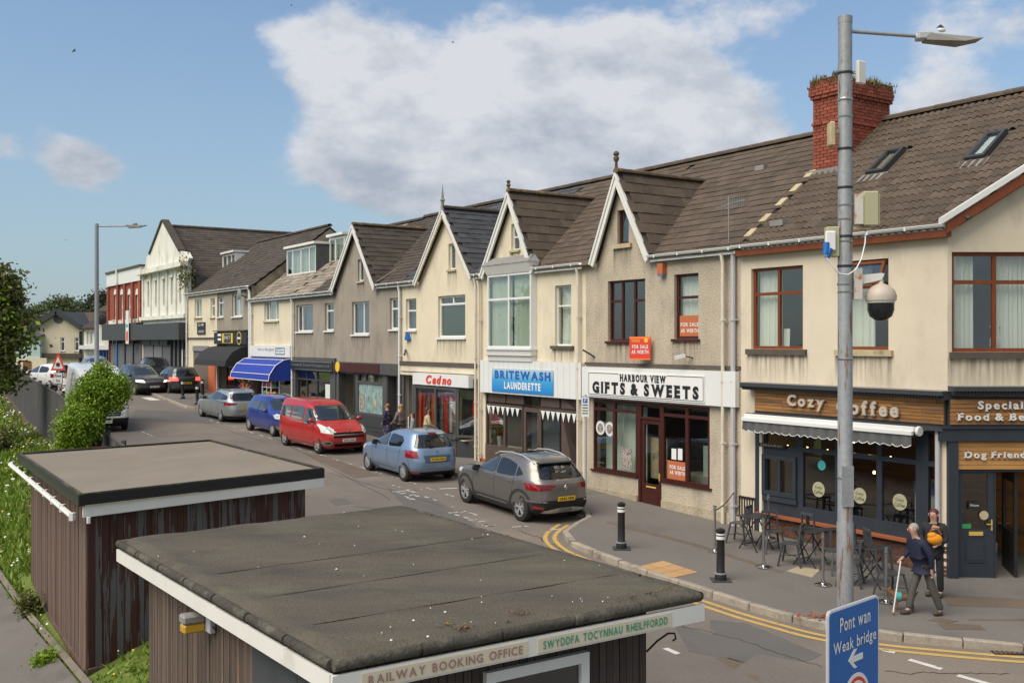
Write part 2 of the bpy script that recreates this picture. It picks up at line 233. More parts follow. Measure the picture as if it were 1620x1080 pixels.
plain('chrome',(.6,.6,.6),.18,1); plain('steel',(.45,.44,.42),.3,.9); plain('alloy',(.50,.50,.50),.35,.5); plain('car_glass',(.02,.025,.025),.04,0,1.0,.9); plain('privacy_glass',(.008,.009,.01),.05,0,.6,.6)
plain('headlamp',(.62,.63,.6),.12,0,1,.8); plain('taillamp',(.24,.006,.008),.15,0,1,.8); plain('bulb',(1,.7,.3),.5,emit=(1,.55,.16),es=14); plain('neon_red',(1,.1,.1),.5,emit=(1,.07,.06),es=2.2); plain('brake_lit',(.8,.05,.04),.3,emit=(1,.08,.05),es=1.6); plain('lamp_lit',(1,.95,.8),.3,emit=(1,.9,.7),es=1.5)
m,t,b=newmat('sign_gradient'); b.inputs['Roughness'].default_value=.35
tcx=N(t,'ShaderNodeTexCoord'); sp=N(t,'ShaderNodeSeparateXYZ'); LK(t,tcx.outputs['Generated'],sp.inputs[0]); rp=N(t,'ShaderNodeValToRGB'); LK(t,sp.outputs['Z'],rp.inputs[0])
rp.color_ramp.elements[0].color=(.01,.20,.55,1); rp.color_ramp.elements[1].color=(.45,.55,.62,1); e=rp.color_ramp.elements.new(.5); e.color=(.05,.33,.62,1); LK(t,rp.outputs[0],b.inputs['Base Color'])
# ------------------------------------------------------------------ mesh builder
class MB:
    def __init__(s): s.v=[]; s.f=[]; s.m=[]
    def add(s,vs,fs,mi=0):
        o=len(s.v); s.v+=[tuple(v) for v in vs]; s.f+=[tuple(i+o for i in f) for f in fs]; s.m+=[mi]*len(fs); return s
    def box(s,x0,x1,y0,y1,z0,z1,mi=0):
        if x0>x1:x0,x1=x1,x0
        if y0>y1:y0,y1=y1,y0
        if z0>z1:z0,z1=z1,z0
        return s.add([(x0,y0,z0),(x1,y0,z0),(x1,y1,z0),(x0,y1,z0),(x0,y0,z1),(x1,y0,z1),(x1,y1,z1),(x0,y1,z1)],[(0,3,2,1),(4,5,6,7),(0,1,5,4),(1,2,6,5),(2,3,7,6),(3,0,4,7)],mi)
    def bar(s,a,b,w,h=None,mi=0,up=(0,0,1)):
        a=Vector(a); b=Vector(b); h=h or w; d=(b-a).normalized(); u=Vector(up)
        if abs(d.dot(u))>.98: u=Vector((1,0,0))
        x=d.cross(u).normalized(); y=x.cross(d).normalized()
        vs=[p+x*i*w/2+y*j*h/2 for p in (a,b) for i,j in ((-1,-1),(1,-1),(1,1),(-1,1))]
        return s.add(vs,[(0,1,2,3),(7,6,5,4),(0,4,5,1),(1,5,6,2),(2,6,7,3),(3,7,4,0)],mi)
    def tube(s,pts,r,n=8,mi=0,cap=True):
        pts=[Vector(p) for p in pts]; rs=r if isinstance(r,(list,tuple)) else [r]*len(pts); vs=[]; fs=[]
        px=None
        for i,p in enumerate(pts):
            d=(pts[min(i+1,len(pts)-1)]-pts[max(i-1,0)]).normalized()
            if px is None:
                u=Vector((0,0,1)) if abs(d.z)<.9 else Vector((1,0,0)); px=d.cross(u).normalized()
            else:
                px=(px-d*px.dot(d)).normalized()
            py=d.cross(px)
            for k in range(n):
                a=2*math.pi*k/n; vs.append(p+(px*math.cos(a)+py*math.sin(a))*rs[i])
        for i in range(len(pts)-1):
            for k in range(n): fs.append((i*n+k,i*n+(k+1)%n,(i+1)*n+(k+1)%n,(i+1)*n+k))
        if cap: fs+= [tuple(range(n-1,-1,-1)),tuple((len(pts)-1)*n+k for k in range(n))]
        return s.add(vs,fs,mi)
    def lathe(s,prof,c=(0,0,0),n=16,mi=0,axis='z',cap=True):
        vs=[];fs=[]
        for r,z in prof:
            for k in range(n):
                a=2*math.pi*k/n; p=(r*math.cos(a),r*math.sin(a),z)
                if axis=='y': p=(p[0],p[2],p[1])
                if axis=='x': p=(p[2],p[0],p[1])
                vs.append((p[0]+c[0],p[1]+c[1],p[2]+c[2]))
        for i in range(len(prof)-1):
            for k in range(n):
                f=(i*n+k,i*n+(k+1)%n,(i+1)*n+(k+1)%n,(i+1)*n+k); fs.append(f if axis!='y' else f[::-1])
        if cap and prof[0][0]>1e-4: fs.append(tuple(range(n-1,-1,-1)))
        if cap and prof[-1][0]>1e-4: fs.append(tuple((len(prof)-1)*n+k for k in range(n)))
        return s.add(vs,fs,mi)
    def ball(s,c,r,n=12,mi=0,m=8):
        rr=r if isinstance(r,(tuple,list)) else (r,r,r); o=len(s.v)
        s.lathe([(max(1e-5,math.sin(math.pi*i/m)),-math.cos(math.pi*i/m)) for i in range(m+1)],(0,0,0),n,mi)
        for i in range(o,len(s.v)): v=s.v[i]; s.v[i]=(c[0]+v[0]*rr[0],c[1]+v[1]*rr[1],c[2]+v[2]*rr[2])
        return s
    def poly(s,outer,holes=(),y0=0.,y1=.1,mi=0,ax='xz'):
        # extruded flat polygon with holes; outer/holes in (x,z); ax 'xy' lays it flat (y0,y1 = z levels)
        loops=[list(outer)]+[list(h) for h in holes]
        tri=tessellate_polygon([[Vector((p[0],p[1],0)) for p in l] for l in loops])
        pts=[p for l in loops for p in l]; n=len(pts)
        if ax=='xz': vs=[(p[0],y0,p[1]) for p in pts]+[(p[0],y1,p[1]) for p in pts]
        else: vs=[(p[0],p[1],y0) for p in pts]+[(p[0],p[1],y1) for p in pts]
        fs=[]
        for a,b,c in tri:
            A,B,Cc=pts[a],pts[b],pts[c]; cr=(B[0]-A[0])*(Cc[1]-A[1])-(B[1]-A[1])*(Cc[0]-A[0])
            if abs(cr)<1e-12: continue
            if cr<0: b,c=c,b
            if ax=='xz': fs+=[(a,b,c),(n+c,n+b,n+a)]
            else: fs+=[(c,b,a),(n+a,n+b,n+c)]
        o=0
        for li,l in enumerate(loops):
            ar=sum(l[i][0]*l[(i+1)%len(l)][1]-l[(i+1)%len(l)][0]*l[i][1] for i in range(len(l)))
            ccw=ar>0; flip=(ccw!=(li==0)) 
            for i in range(len(l)):
                a=o+i;b=o+(i+1)%len(l); q=(a,n+a,n+b,b) if ax=='xz' else (a,b,n+b,n+a)
                fs.append(q[::-1] if flip else q)
            o+=len(l)
        return s.add(vs,fs,mi)
    def mesh(s,name,mats,smooth=None):
        me=bpy.data.meshes.new(name); me.from_pydata(s.v,[],s.f)
        for m in (mats if isinstance(mats,(list,tuple)) else [mats]): me.materials.append(M[m] if isinstance(m,str) else m)
        if len(me.materials)>1: me.polygons.foreach_set('material_index',s.m)
        me.update()
        if smooth is not None:
            me.polygons.foreach_set('use_smooth',[True]*len(me.polygons)); me.set_sharp_from_angle(angle=R(smooth))
        return me
    def build(s,name,mats,parent=None,smooth=None,bevel=0,**k):
        me=s.mesh(name,mats,smooth)
        if bevel:
            bm=bmesh.new(); bm.from_mesh(me); bmesh.ops.bevel(bm,geom=[e for e in bm.edges if len(e.link_faces)==2 and e.calc_face_angle(0)>.6],offset=bevel,segments=1,affect='EDGES',clamp_overlap=True); bm.to_mesh(me); bm.free()
        return link(name,me,parent,**k)
def link(name,data,parent=None,loc=None,rot=None,scale=None,label=None,kind=None):
    o=bpy.data.objects.new(name,data); COL.objects.link(o)
    if parent is not None: o.parent=parent
    if loc is not None: o.location=loc
    if rot is not None: o.rotation_euler=rot
    if scale is not None: o.scale=scale
    if label: o['label']=label
    if kind: o['kind']=kind
    return o
def thing(name,label,cat,loc=(0,0,0),rz=0,group=None):
    o=bpy.data.objects.new(name,None); COL.objects.link(o); o.location=loc; o.rotation_euler=(0,0,rz); o.empty_display_size=.2
    o['label']=label; o['category']=cat
    if group:o['group']=group
    return o
def tag(o,label,cat,group=None):
    o['label']=label;o['category']=cat
    if group:o['group']=group
    return o
def struct(o): o['kind']='structure'; return o
def dup(root,loc=None,rz=None,label=None,group=None):
    r=root.copy(); COL.objects.link(r)
    if loc is not None: r.location=loc
    if rz is not None: r.rotation_euler=(0,0,rz)
    if label: r['label']=label
    if group: r['group']=group
    for ch in list(root.children):
        c=ch.copy(); COL.objects.link(c); c.parent=r
        for g in list(ch.children):
            d=g.copy(); COL.objects.link(d); d.parent=c
    return r
def rect(a,b,c,d): return [(a,c),(b,c),(b,d),(a,d)]
# ------------------------------------------------------------------ lettering
SERIF={'G':[(.85,'b')],'I':[(.5,'t'),(.5,'b')],'F':[(.12,'t'),(.12,'b')],'T':[(.5,'b')],'S':[],'W':[(.08,'t'),(.5,'t'),(.92,'t')],'E':[(.1,'t'),(.1,'b')],'H':[(.12,'t'),(.12,'b'),(.88,'t'),(.88,'b')],'A':[(.08,'b'),(.92,'b')],'R':[(.12,'t'),(.12,'b'),(.9,'b')],
 'B':[(.1,'t'),(.1,'b')],'O':[],'U':[(.12,'t'),(.88,'t')],'V':[(.08,'t'),(.92,'t')],'D':[(.1,'t'),(.1,'b')],'C':[],'N':[(.12,'t'),(.12,'b'),(.88,'t')],'y':[(.1,'t'),(.9,'t')],'l':[(.5,'b'),(.3,'t')],'d':[(.85,'t')],'f':[(.4,'b')],'i':[(.5,'b')],'p':[(.2,'b')],'n':[(.12,'b'),(.88,'b')],'r':[(.2,'b')],'z':[],'k':[(.12,'b'),(.9,'b')]}
ORD=['first','second','third','fourth','fifth','sixth','seventh','eighth','ninth','tenth','eleventh','twelfth']
_gc={}
def glyphs(txt,bold=0.,shear=0.,serif=False,space=1.0):
    out=[]; x=0
    for ch in txt:
        if ch==' ': x+=.34*space; continue
        key=(ch,bold,shear)
        if key not in _gc:
            cu=bpy.data.curves.new('lettering','FONT'); cu.body=ch; cu.offset=bold; cu.shear=shear; cu.resolution_u=3
            o=bpy.data.objects.new('lettering',cu); me=bpy.data.meshes.new_from_object(o); 
            vs=[tuple(v.co) for v in me.vertices]; fs=[tuple(p.vertices) for p in me.polygons]
            bpy.data.objects.remove(o); bpy.data.curves.remove(cu); bpy.data.meshes.remove(me); _gc[key]=(vs,fs)
        vs,fs=_gc[key]
        if not vs: x+=.3; continue
        a=min(v[0] for v in vs); b=max(v[0] for v in vs); lo=min(v[1] for v in vs); hi=max(v[1] for v in vs)
        nv=[(v[0]-a+x,v[1]) for v in vs]; nf=list(fs)
        if serif:
            for cx,tb in SERIF.get(ch,[]):
                c=x+cx*(b-a); hw=.13; z0,z1=(lo,lo+.055) if tb=='b' else (hi-.055,hi)
                o=len(nv); nv+=[(c-hw,z0),(c+hw,z0),(c+hw,z1),(c-hw,z1)]; nf.append((o,o+1,o+2,o+3))
        out.append((ch,nv,nf)); x+=(b-a)+(.085+bold)*space+(.06 if serif else 0)
    return out
def text(txt,x0,x1,z0,z1,y,mat,parent,name='lettering',bold=0.,shear=0.,serif=False,depth=.004,space=1.0,each=False,slope=0.,back=None,label=None):
    # writes in the local xz plane, read from -y
    g=glyphs(txt,bold,shear,serif,space)
    ax=[v[0] for c in g for v in c[1]]; az=[v[1] for c in g for v in c[1]]
    ox,sx=min(ax),(x1-x0)/(max(ax)-min(ax)); oz,sz=min(az),(z1-z0)/(max(az)-min(az))
    allm=MB(); objs=[]
    for c,vs,fs in g:
        mb=allm if not each else MB()
        p=[((v[0]-ox)*sx+x0,(v[1]-oz)*sz+z0) for v in vs]; p=[(a,b+slope*(a-x0)) for a,b in p]; n=len(p)
        V=[(a,y-depth,b) for a,b in p]
        F=list(fs)
        if depth>.008:
            V+=[(a,y,b) for a,b in p]
            ec={}
            for f in fs:
                for i in range(len(f)):
                    e=(f[i],f[(i+1)%len(f)]); k=tuple(sorted(e)); ec.setdefault(k,[]).append(e)
            for k,l in ec.items():
                if len(l)==1: a,b=l[0]; F.append((b,a,a+n,b+n))
        mb.add(V,F)
        if each: objs.append(mb.build('letter',mat,parent))
    if not each: return allm.build(name,mat,parent,label=label)
    return objs
# ================================================================== GROUND
KN=[(-40,60),(-12,27.5),(-7.6,22.2),(-5.3,18.9),(-2.9,15.9),(-2.1,15.15),(-1.3,14.45),(-.43,13.95),(.8,13.78),(2.2,13.75),(4.2,13.7),(6.2,13.75),(7.15,14.15),(7.8,15.0),(8.4,15.95),(9.0,16.2),(39,16.2),(40.2,15.1),(41,14.9),(49,14.9),(50.5,16.3),(110,16.3)]
def qk(s):
    for (a,x),(b,y) in zip(KN,KN[1:]):
        if s<=b: return x+(y-x)*max(0,(s-a))/(b-a)
    return 16.3
def qf(s): return 5.6+.0477*s
def terrain_z(x,y):
    s,q=sq(x,y); e=qf(s)-q
    z=zr(s)-.06-(.22*sm(0,1.2,-e) if s<100 else 0)
    if e>0 and s>-14: z-=(1.15+.5*(1-sm(8,18,s)))*sm(0,6.5,e)*sm(-14,-2,s)*(1-sm(60,90,s))
    return z
def sheet(name,mat,sv,qa,qb,nq,up,zf=None):
    vs=[];fs=[];n=nq+1
    for s in sv:
        a,b=qa(s),qb(s)
        for j in range(n):
            q=a+(b-a)*j/nq; p=P2(s,q); vs.append((p.x,p.y,(zf(p.x,p.y) if zf else zr(s,q))+up))
    for i in range(len(sv)-1):
        for j in range(nq):
            k=i*n+j; fs.append((k,k+n,k+n+1,k+1))
    me=bpy.data.meshes.new(name); me.from_pydata(vs,[],fs); me.materials.append(M[mat]); me.update()
    if me.polygons[0].normal.z<0: me.flip_normals()
    me.shade_smooth(); return struct(link(name,me))
# far terrain sheet to the horizon
g=MB(); xs=sorted(set([-900,-500,-250,-120,-60]+list(range(-40,41,2))+[60,120,250,500,900])); ys=sorted(set([-300,-120,-60,-20]+[-10+2*i for i in range(46)]+[90,100,120,150,200,300,500,900,1800]))
vs=[(x,y,terrain_z(x,y)-.03) for y in ys for x in xs]; nx=len(xs)
fs=[(j*nx+i,j*nx+i+1,(j+1)*nx+i+1,(j+1)*nx+i) for j in range(len(ys)-1) for i in range(nx-1)]
me=bpy.data.meshes.new('ground'); me.from_pydata(vs,[],fs); me.materials.append(M['grass_soil']); me.shade_smooth(); struct(link('ground',me))
SV=[-40,-30,-20,-15,-12]+[-11+.5*i for i in range(44)]+[11+i for i in range(90)]
sheet('road','asphalt',SV,lambda s: qf(s)+.0 if s>13 else (6.0 if s>1 else -40),lambda s:qk(s)+.06,30,0)
SVp=[-20,-16,-12]+[-10+.25*i for i in range(84)]+[11+.5*i for i in range(180)]
pav=sheet('pavement','pavement_tar',SVp,lambda s:qk(s)+.01,lambda s:max(qk(s)+1,Q0+12),12,.12)
ks=[]; 
def kerb(sa,sb,step=.9):
    # walk the kerb line and lay one stone after another
    pts=[];s=sa
    while s<sb: pts.append(P2(s,qk(s)).to_tuple()+(s,)); s+=.02
    acc_=0; last=0
    for i in range(1,len(pts)):
        acc_+=math.hypot(pts[i][0]-pts[i-1][0],pts[i][1]-pts[i-1][1])
        if acc_>=step:
            a,b=pts[last],pts[i]; ks.append((a,b)); last=i; acc_=0
kerb(-9,56)
kme=MB().box(-.5,.5,-.07,.07,-.12,.135).mesh('kerb_stone','kerb_stone')
bmx=bmesh.new(); bmx.from_mesh(kme); bmesh.ops.bevel(bmx,geom=list(bmx.edges),offset=.018,segments=1,affect='EDGES'); bmx.to_mesh(kme); bmx.free()
for a,b in ks[:120]:
    mx_,my_=(a[0]+b[0])/2,(a[1]+b[1])/2; L=math.hypot(b[0]-a[0],b[1]-a[1]); s,q=sq(mx_,my_)
    low=0
    o=link('kerb_stone',kme,pav,(mx_,my_,zr(s,q)+low+random.uniform(-.006,.006)),(0,math.atan2(zr(a[2])-zr(b[2]),L),math.atan2(b[1]-a[1],b[0]-a[0])),(L-.012,1,1))
# tactile paving at the dropped kerb: single slabs
a0=gp(1005,897,.12);a1=gp(1105,908,.12);a2=gp(1050,885,.12)
# slabs measured in the photograph: corners (1008,897) (1060,914) (1104,903) (1049,887)
A,B_,C_,D_=[gp(px,py,.12,.006) for px,py in ((1006,897),(1064,914),(1105,905),(1049,887))]
for i in range(3):
    for j in range(2):
        def L4(u,v): return (A*(1-u)+B_*u)*(1-v)+(D_*(1-u)+C_*u)*v
        g_=.02; q4=[L4((i+g_)/3,(j+g_)/2),L4((i+1-g_)/3,(j+g_)/2),L4((i+1-g_)/3,(j+1-g_)/2),L4((i+g_)/3,(j+1-g_)/2)]
        mb=MB(); mb.add([(p.x,p.y,p.z-.03) for p in q4]+[(p.x,p.y,p.z+.004) for p in q4],[(4,5,6,7),(0,1,5,4),(1,2,6,5),(2,3,7,6),(3,0,4,7)])
        mb.build('tactile_slab','tactile',pav)
# cover slabs and iron covers in the pavement
def ground_patch(name,pts,mat,up=.12,extra=.008,parent=pav,th=.01):
    P=[gp(px,py,up,extra) for px,py in pts]; mb=MB(); n=len(P)
    mb.add([(p.x,p.y,p.z-th) for p in P]+[tuple(p) for p in P],[tuple(n+i for i in range(n))]+[(i,(i+1)%n,n+(i+1)%n,n+i) for i in range(n)])
    o=mb.build(name,mat,parent); me=o.data
    if me.polygons[0].normal.z<0: me.flip_normals()
    return o
ground_patch('buff_slab',[(1245,903),(1262,896),(1298,901),(1285,913)],'buff_slab')
ground_patch('manhole_cover',[(1467,981),(1484,977),(1517,982),(1500,986)],'patch_brown')
ground_patch('access_cover',[(1484,986),(1548,988),(1560,996),(1494,995)],'patch_brown')
ground_patch('pavement_patch',[(1490,940),(1640,948),(1640,962),(1500,958)],'patch_brown',extra=.004)
ground_patch('rust_strip',[(961,824),(1100,859),(1240,903),(1236,906),(1098,863),(958,827)],'patch_brown',extra=.004)
ground_patch('rust_strip',[(1532,979),(1640,979),(1640,981.5),(1532,981)],'patch_brown',extra=.006)
def leafscatter(cx,cy,n):
    mb=MB()
    for i in range(n):
        x=cx+random.gauss(0,.32);y=cy+random.gauss(0,.10);a=random.uniform(0,6.3);l=random.uniform(.03,.08);z=zroad(x,y)+.135+random.uniform(0,.02)
        mb.add([(x,y,z),(x+l*math.cos(a),y+l*math.sin(a),z+.01),(x+l*math.cos(a+1),y+l*math.sin(a+1),z+.015)],[(0,1,2)])
    o=mb.build('dry_leaves','copper_sill'); o['kind']='stuff'
p=gp(1290,976,.12); leafscatter(p.x,p.y,90)
# ---- repairs, covers and cracks in the road
road=bpy.data.objects['road']
def road_patch(pts,mat,name='road_patch',up=.003):
    P=[gp(*p) for p in pts]; n=len(P); Q=[]
    for i in range(n):
        for k in range(8): a=P[i].lerp(P[(i+1)%n],k/8); Q.append((a.x+random.uniform(-.02,.02),a.y+random.uniform(-.02,.02)))
    me=bpy.data.meshes.new(name); cx=sum(q[0] for q in Q)/len(Q); cy=sum(q[1] for q in Q)/len(Q); rings=[Q]
    vs=[];fs=[];m_=len(Q);K=5
    for k in range(K+1):
        for q in Q: x=q[0]+(cx-q[0])*k/K; y=q[1]+(cy-q[1])*k/K; vs.append((x,y,zroad(x,y)+up))
    for k in range(K):
        for i in range(m_): fs.append((k*m_+i,k*m_+(i+1)%m_,(k+1)*m_+(i+1)%m_,(k+1)*m_+i))
    me.from_pydata(vs,[],fs); me.materials.append(M[mat]); me.update()
    if me.polygons[0].normal.z<0: me.flip_normals()
    return link(name,me,road)
road_patch([(214,648),(330,652),(395,672),(300,668),(205,664)],'asphalt_new'); road_patch([(610,770),(690,790),(760,835),(640,800)],'asphalt_new'); road_patch([(1060,975),(1180,985),(1300,1035),(1240,1060),(1090,1030)],'asphalt_new')
road_patch([(1130,1040),(1160,1040),(1300,1100),(1240,1100)],'patch_brown'); road_patch([(480,716),(520,722),(600,752),(560,756)],'patch_brown'); road_patch([(520,790),(545,788),(560,796),(530,800)],'asphalt_new')
def crack(px0,py0,px1,py1,w=.018,n=26):
    a=gp(px0,py0);b=gp(px1,py1); pts=[]; o=0
    for i in range(n+1): o=o*.85+random.uniform(-.05,.05); p=a.lerp(b,i/n); d=(b-a).normalized(); pts.append(Vector((p.x-d.y*o,p.y+d.x*o,0)))
    link('tar_seam',line(pts,w,'black_paint','tar_seam',.0045),road)
CRK=[(520,748,700,800),(430,690,620,790),(1060,985,1300,1055),(1400,1060,1600,1068),(820,838,900,870),(300,660,420,700),(560,800,700,812)]
# ---- painted lines on the road
def line(pts,wd,mat,name,up=.006,closed=False):
    P=[Vector((p.x,p.y)) for p in pts]; L=[];Rr=[]
    for i,p in enumerate(P):
        d=(P[min(i+1,len(P)-1)]-P[max(i-1,0)]).normalized(); nn=Vector((-d.y,d.x))*wd/2; L.append(p+nn);Rr.append(p-nn)
    vs=[(v.x,v.y,zroad(v.x,v.y)+up) for v in L]+[(v.x,v.y,zroad(v.x,v.y)+up) for v in Rr]; n=len(P)
    me=bpy.data.meshes.new(name); me.from_pydata(vs,[],[(i,i+n,i+n+1,i+1) for i in range(n-1)]); me.materials.append(M[mat]); me.update()
    if me.polygons[0].normal.z<0: me.flip_normals()
    return me
for c_ in CRK: crack(*c_)
def kerboff(off,s0,s1,n=90):
    out=[]
    for i in range(n+1):
        s=s0+(s1-s0)*i/n; a=P2(s-.05,qk(s-.05));b=P2(s+.05,qk(s+.05)); d=(b-a).normalized(); nn=Vector((-d.y,d.x)); 
        if nn.dot(NV)>0: nn=-nn
        out.append(P2(s,qk(s))+nn*off)
    # smooth
    for _ in range(6): out=[out[0]]+[(out[i-1]+out[i]*2+out[i+1])/4 for i in range(1,len(out)-1)]+[out[-1]]
    return out
for off in (.30,.52): link('yellow_line',line(kerboff(off,-3.1,7.9),.10,'yellow_line','yellow_line'),road)
for off in (.27,.47): link('yellow_line',line(kerboff(off,-14,-3.0,60),.09,'yellow_line','yellow_line'),road)
for a,b,wd,m in (((1396,1028),(1416,1032),.1,'white_line'),((1438,1043),(1490,1058),.11,'white_line'),((1515,1068),(1580,1086),.11,'white_line'),((1052,1025),(1073,1034),.11,'white_line'),((1353,1015),(1372,1020),.1,'white_line'),
   ((695,773),(723,772),.09,'white_line'),((866,839),(888,836),.09,'worn_line'),
   ((920,815),(941,823),.09,'white_line'),((900,838),(941,823),.10,'white_line'),
   ((241,634),(262,638),.0,'x')):
    if wd: link('road_marking',line([gp(*a),gp((a[0]+b[0])/2,(a[1]+b[1])/2),gp(*b)],wd,m,'road_marking'),road)
link('road_arrow',line([gp(231,628.5),gp(246,633)],.55,'white_line','road_arrow'),road)
# parking bay edge: short dashes down the street
s_=11.5
while s_<36:
    a=P2(s_,14.35 if s_<26 else 14.9-0.4);b=P2(s_+.45,14.35 if s_<26 else 14.5)
    link('bay_dash',line([a,b],.09,'worn_line','bay_dash'),road); s_+=1.12
for s_ in (40,46,52): link('bay_dash',line([P2(s_,11.6),P2(s_+2,11.6)],.1,'worn_line','bay_dash'),road)
s_=28
for s_ in (24,30,36): link('centre_dash',line([P2(s_,10.6),P2(s_+2.,10.6)],.09,'worn_line','centre_dash'),road)
# fragments of two worn bay legends
def strokes(lst):
    for (x0,y0,x1,y1) in lst: link('worn_legend',line([gp(x0,y0),gp(x1,y1)],.085,'worn_line','worn_legend'),road)
Z3=lambda l:[(580+a/6.23,730+b/6.23,580+c/6.23,730+d/6.23) for a,b,c,d in l]
strokes(Z3([(375,277,500,310),(375,277,552,270),(250,296,380,291),(330,318,400,306),(300,300,350,320),(380,335,440,375),(400,340,460,325),(450,322,515,345),(430,358,474,378),(255,232,280,238),(305,245,330,252),(572,345,625,360),(650,374,688,382),
   (805,505,920,497),(960,488,1088,527),(870,520,940,545),(960,548,1010,560),(1000,577,1090,570),(1100,590,1180,585),(1150,612,1190,618),(1170,638,1270,630),(1060,600,1075,603),(835,442,870,446),(1430,645,1520,640),(1550,635,1605,640),(930,500,945,503),(1115,625,1150,628)]))
# drain grating by the kerb
P=[gp(1586,1026),gp(1608,1024),gp(1640,1027),gp(1640,1036),gp(1600,1035)]
dr=thing('drain_grating','slotted iron drain grating in the road below the kerb at the right edge','drain',tuple(gp(1612,1030)))
mb=MB(); mb.box(-.45,.45,-.16,.16,-.03,.004); mb.build('frame','black_paint',dr)
for i in range(12): MB().box(-.42+.072*i,-.385+.072*i,-.13,.13,.004,.014).build('slat','patch_brown',dr)
bs_=[14+.8*i for i in range(50)]; vs=[]
for s_ in bs_:
    for e in (.10,.75+.25*math.sin(s_*1.7)): p=P2(s_,qf(s_)-e); vs.append((p.x,p.y,terrain_z(p.x,p.y)+.015))
me=bpy.data.meshes.new('bare_earth'); me.from_pydata(vs,[],[(2*i,2*i+1,2*i+3,2*i+2) for i in range(len(bs_)-1)]); me.materials.append(M['earth']); me.update()
if me.polygons[0].normal.z<0: me.flip_normals()
struct(link('bare_earth',me))
# path at the lower left
def flat_strip(name,mat,pts,up):
    mb=[]; 
    vs=[(x,y,terrain_z(x,y)+up) for x,y in pts]; me=bpy.data.meshes.new(name); n=len(pts)//2
    me.from_pydata(vs,[],[(2*i,2*i+1,2*i+3,2*i+2) for i in range(n-1)]); me.materials.append(M[mat]); me.update()
    if me.polygons[0].normal.z<0: me.flip_normals()
    me.shade_smooth(); return link(name,me)
ed=[(-8.3-1.9*t,18.1+2.7*t) for t in [-5+.25*i for i in range(28)]]
struct(flat_strip('path','pavement_tar',[p for x,y in ed for p in ((x,y),(x-3.5,y-.8))],.03))
te=flat_strip('path_edging','concrete',[p for x,y in ed for p in ((x,y),(x+.09,y+.05))],.09); struct(te)

# ================================================================== HOUSES
HB_all={}
class HB:
    def __init__(s,name,label,cat,uL,uR,base=None,group=None):
        s.uL,s.uR=uL,uR; p=P2(uL,Q0); s.z0=base if base is not None else zr((uL+uR)/2)+.05
        s.o=thing(name,label,cat,(p.x,p.y,s.z0),ROT,group); s.W=uL-uR
    def x(s,px,m=0):
        t=(px-810)/1620; D=(Q0+m)/(CS*t+SN); return s.uL-((Vector((t*D,D))-C0).dot(DV))
    def z(s,px,py,m=0):
        t=(px-810)/1620; D=(Q0+m)/(CS*t+SN); return 5+(540-py)/1620*D-s.z0
    def r(s,pa,pb,yt,yb,m=0):      # rectangle from pixel columns, heights read at its left edge
        return (s.x(pa,m),s.x(pb,m),s.z(pa,yb,m),s.z(pa,yt,m))
def inset(r,d): return (r[0]+d,r[1]-d,r[2]+d,r[3]-d)
def splitr(r,xs,zs,bar):
    # cells between bars; xs, zs are fractions
    X=[0]+list(xs)+[1]; Z=[0]+list(zs)+[1]; out=[]
    for i in range(len(X)-1):
        for j in range(len(Z)-1):
            a=r[0]+(r[1]-r[0])*X[i]+bar/2*(1 if i else 2);b=r[0]+(r[1]-r[0])*X[i+1]-bar/2*(1 if i<len(X)-2 else 2)
            c=r[2]+(r[3]-r[2])*Z[j]+bar/2*(1 if j else 2);d=r[2]+(r[3]-r[2])*Z[j+1]-bar/2*(1 if j<len(Z)-2 else 2)
            out.append((a,b,c,d))
    return out
def curtain_mesh(x0,x1,z0,z1,y,fold=.09,amp=.025):
    n=max(6,int((x1-x0)/.022)); vs=[];fs=[]
    ph=random.uniform(0,6)
    for i in range(n+1):
        x=x0+(x1-x0)*i/n; a=amp*(math.sin(ph+x*6.283/fold)+.5*math.sin(ph*2+x*6.283/fold*.43))
        for k,z in enumerate((z0,z1)): vs.append((x,y+a*(1.2-.6*k),z))
    for i in range(n): fs.append((2*i,2*i+2,2*i+3,2*i+1))
    mb=MB(); mb.add(vs,fs); return mb
ground_stain=True
def window(parent,r,fmat,xs=(),zs=(),y=.09,bar=.05,cells=None,cur=None,sill=None,glass='glass',name='window',curmat='curtain_white',siz=(.06,.07,.07)):
    """frame + panes (+ curtain, sill) in the wall opening r"""
    mb=MB(); cs=cells or splitr(r,xs,zs,bar)
    mb.poly(rect(*r),[rect(*c) for c in cs],y,y+.07); f=mb.build(name,fmat,parent)
    for c in cs: MB().box(c[0]-.005,c[1]+.005,y+.03,y+.034,c[2]-.005,c[3]+.005).build('pane',glass,f)
    if cur:
        for (a,b,c0,c1) in cur:
            w_=r[1]-r[0];h=r[3]-r[2]; curtain_mesh(r[0]+a*w_,r[0]+b*w_,r[2]+c0*h,r[2]+c1*h,y+.19).build('curtain_or_reflection',curmat,f,smooth=60)
    if sill:
        ov,th,pr=siz; MB().box(r[0]-ov,r[1]+ov,-pr,y+.02,r[2]-th,r[2]-.002).build('sill',sill,f)
        if ground_stain: g_=MB(); g_.add([(r[0]-ov-.03,-.004,r[2]-th-.9),(r[1]+ov+.03,-.004,r[2]-th-.9),(r[1]+ov+.03,-.004,r[2]-th),(r[0]-ov-.03,-.004,r[2]-th)],[(0,1,2,3)]); g_.build('rain_stain','stain',f)
    return f
def wall_mesh(parent,outer,holes,mat,y0=0,y1=.25,name='wall'):
    mb=MB(); mb.poly(outer,[rect(*h) for h in holes],y0,y1); return mb.build(name,mat,parent)
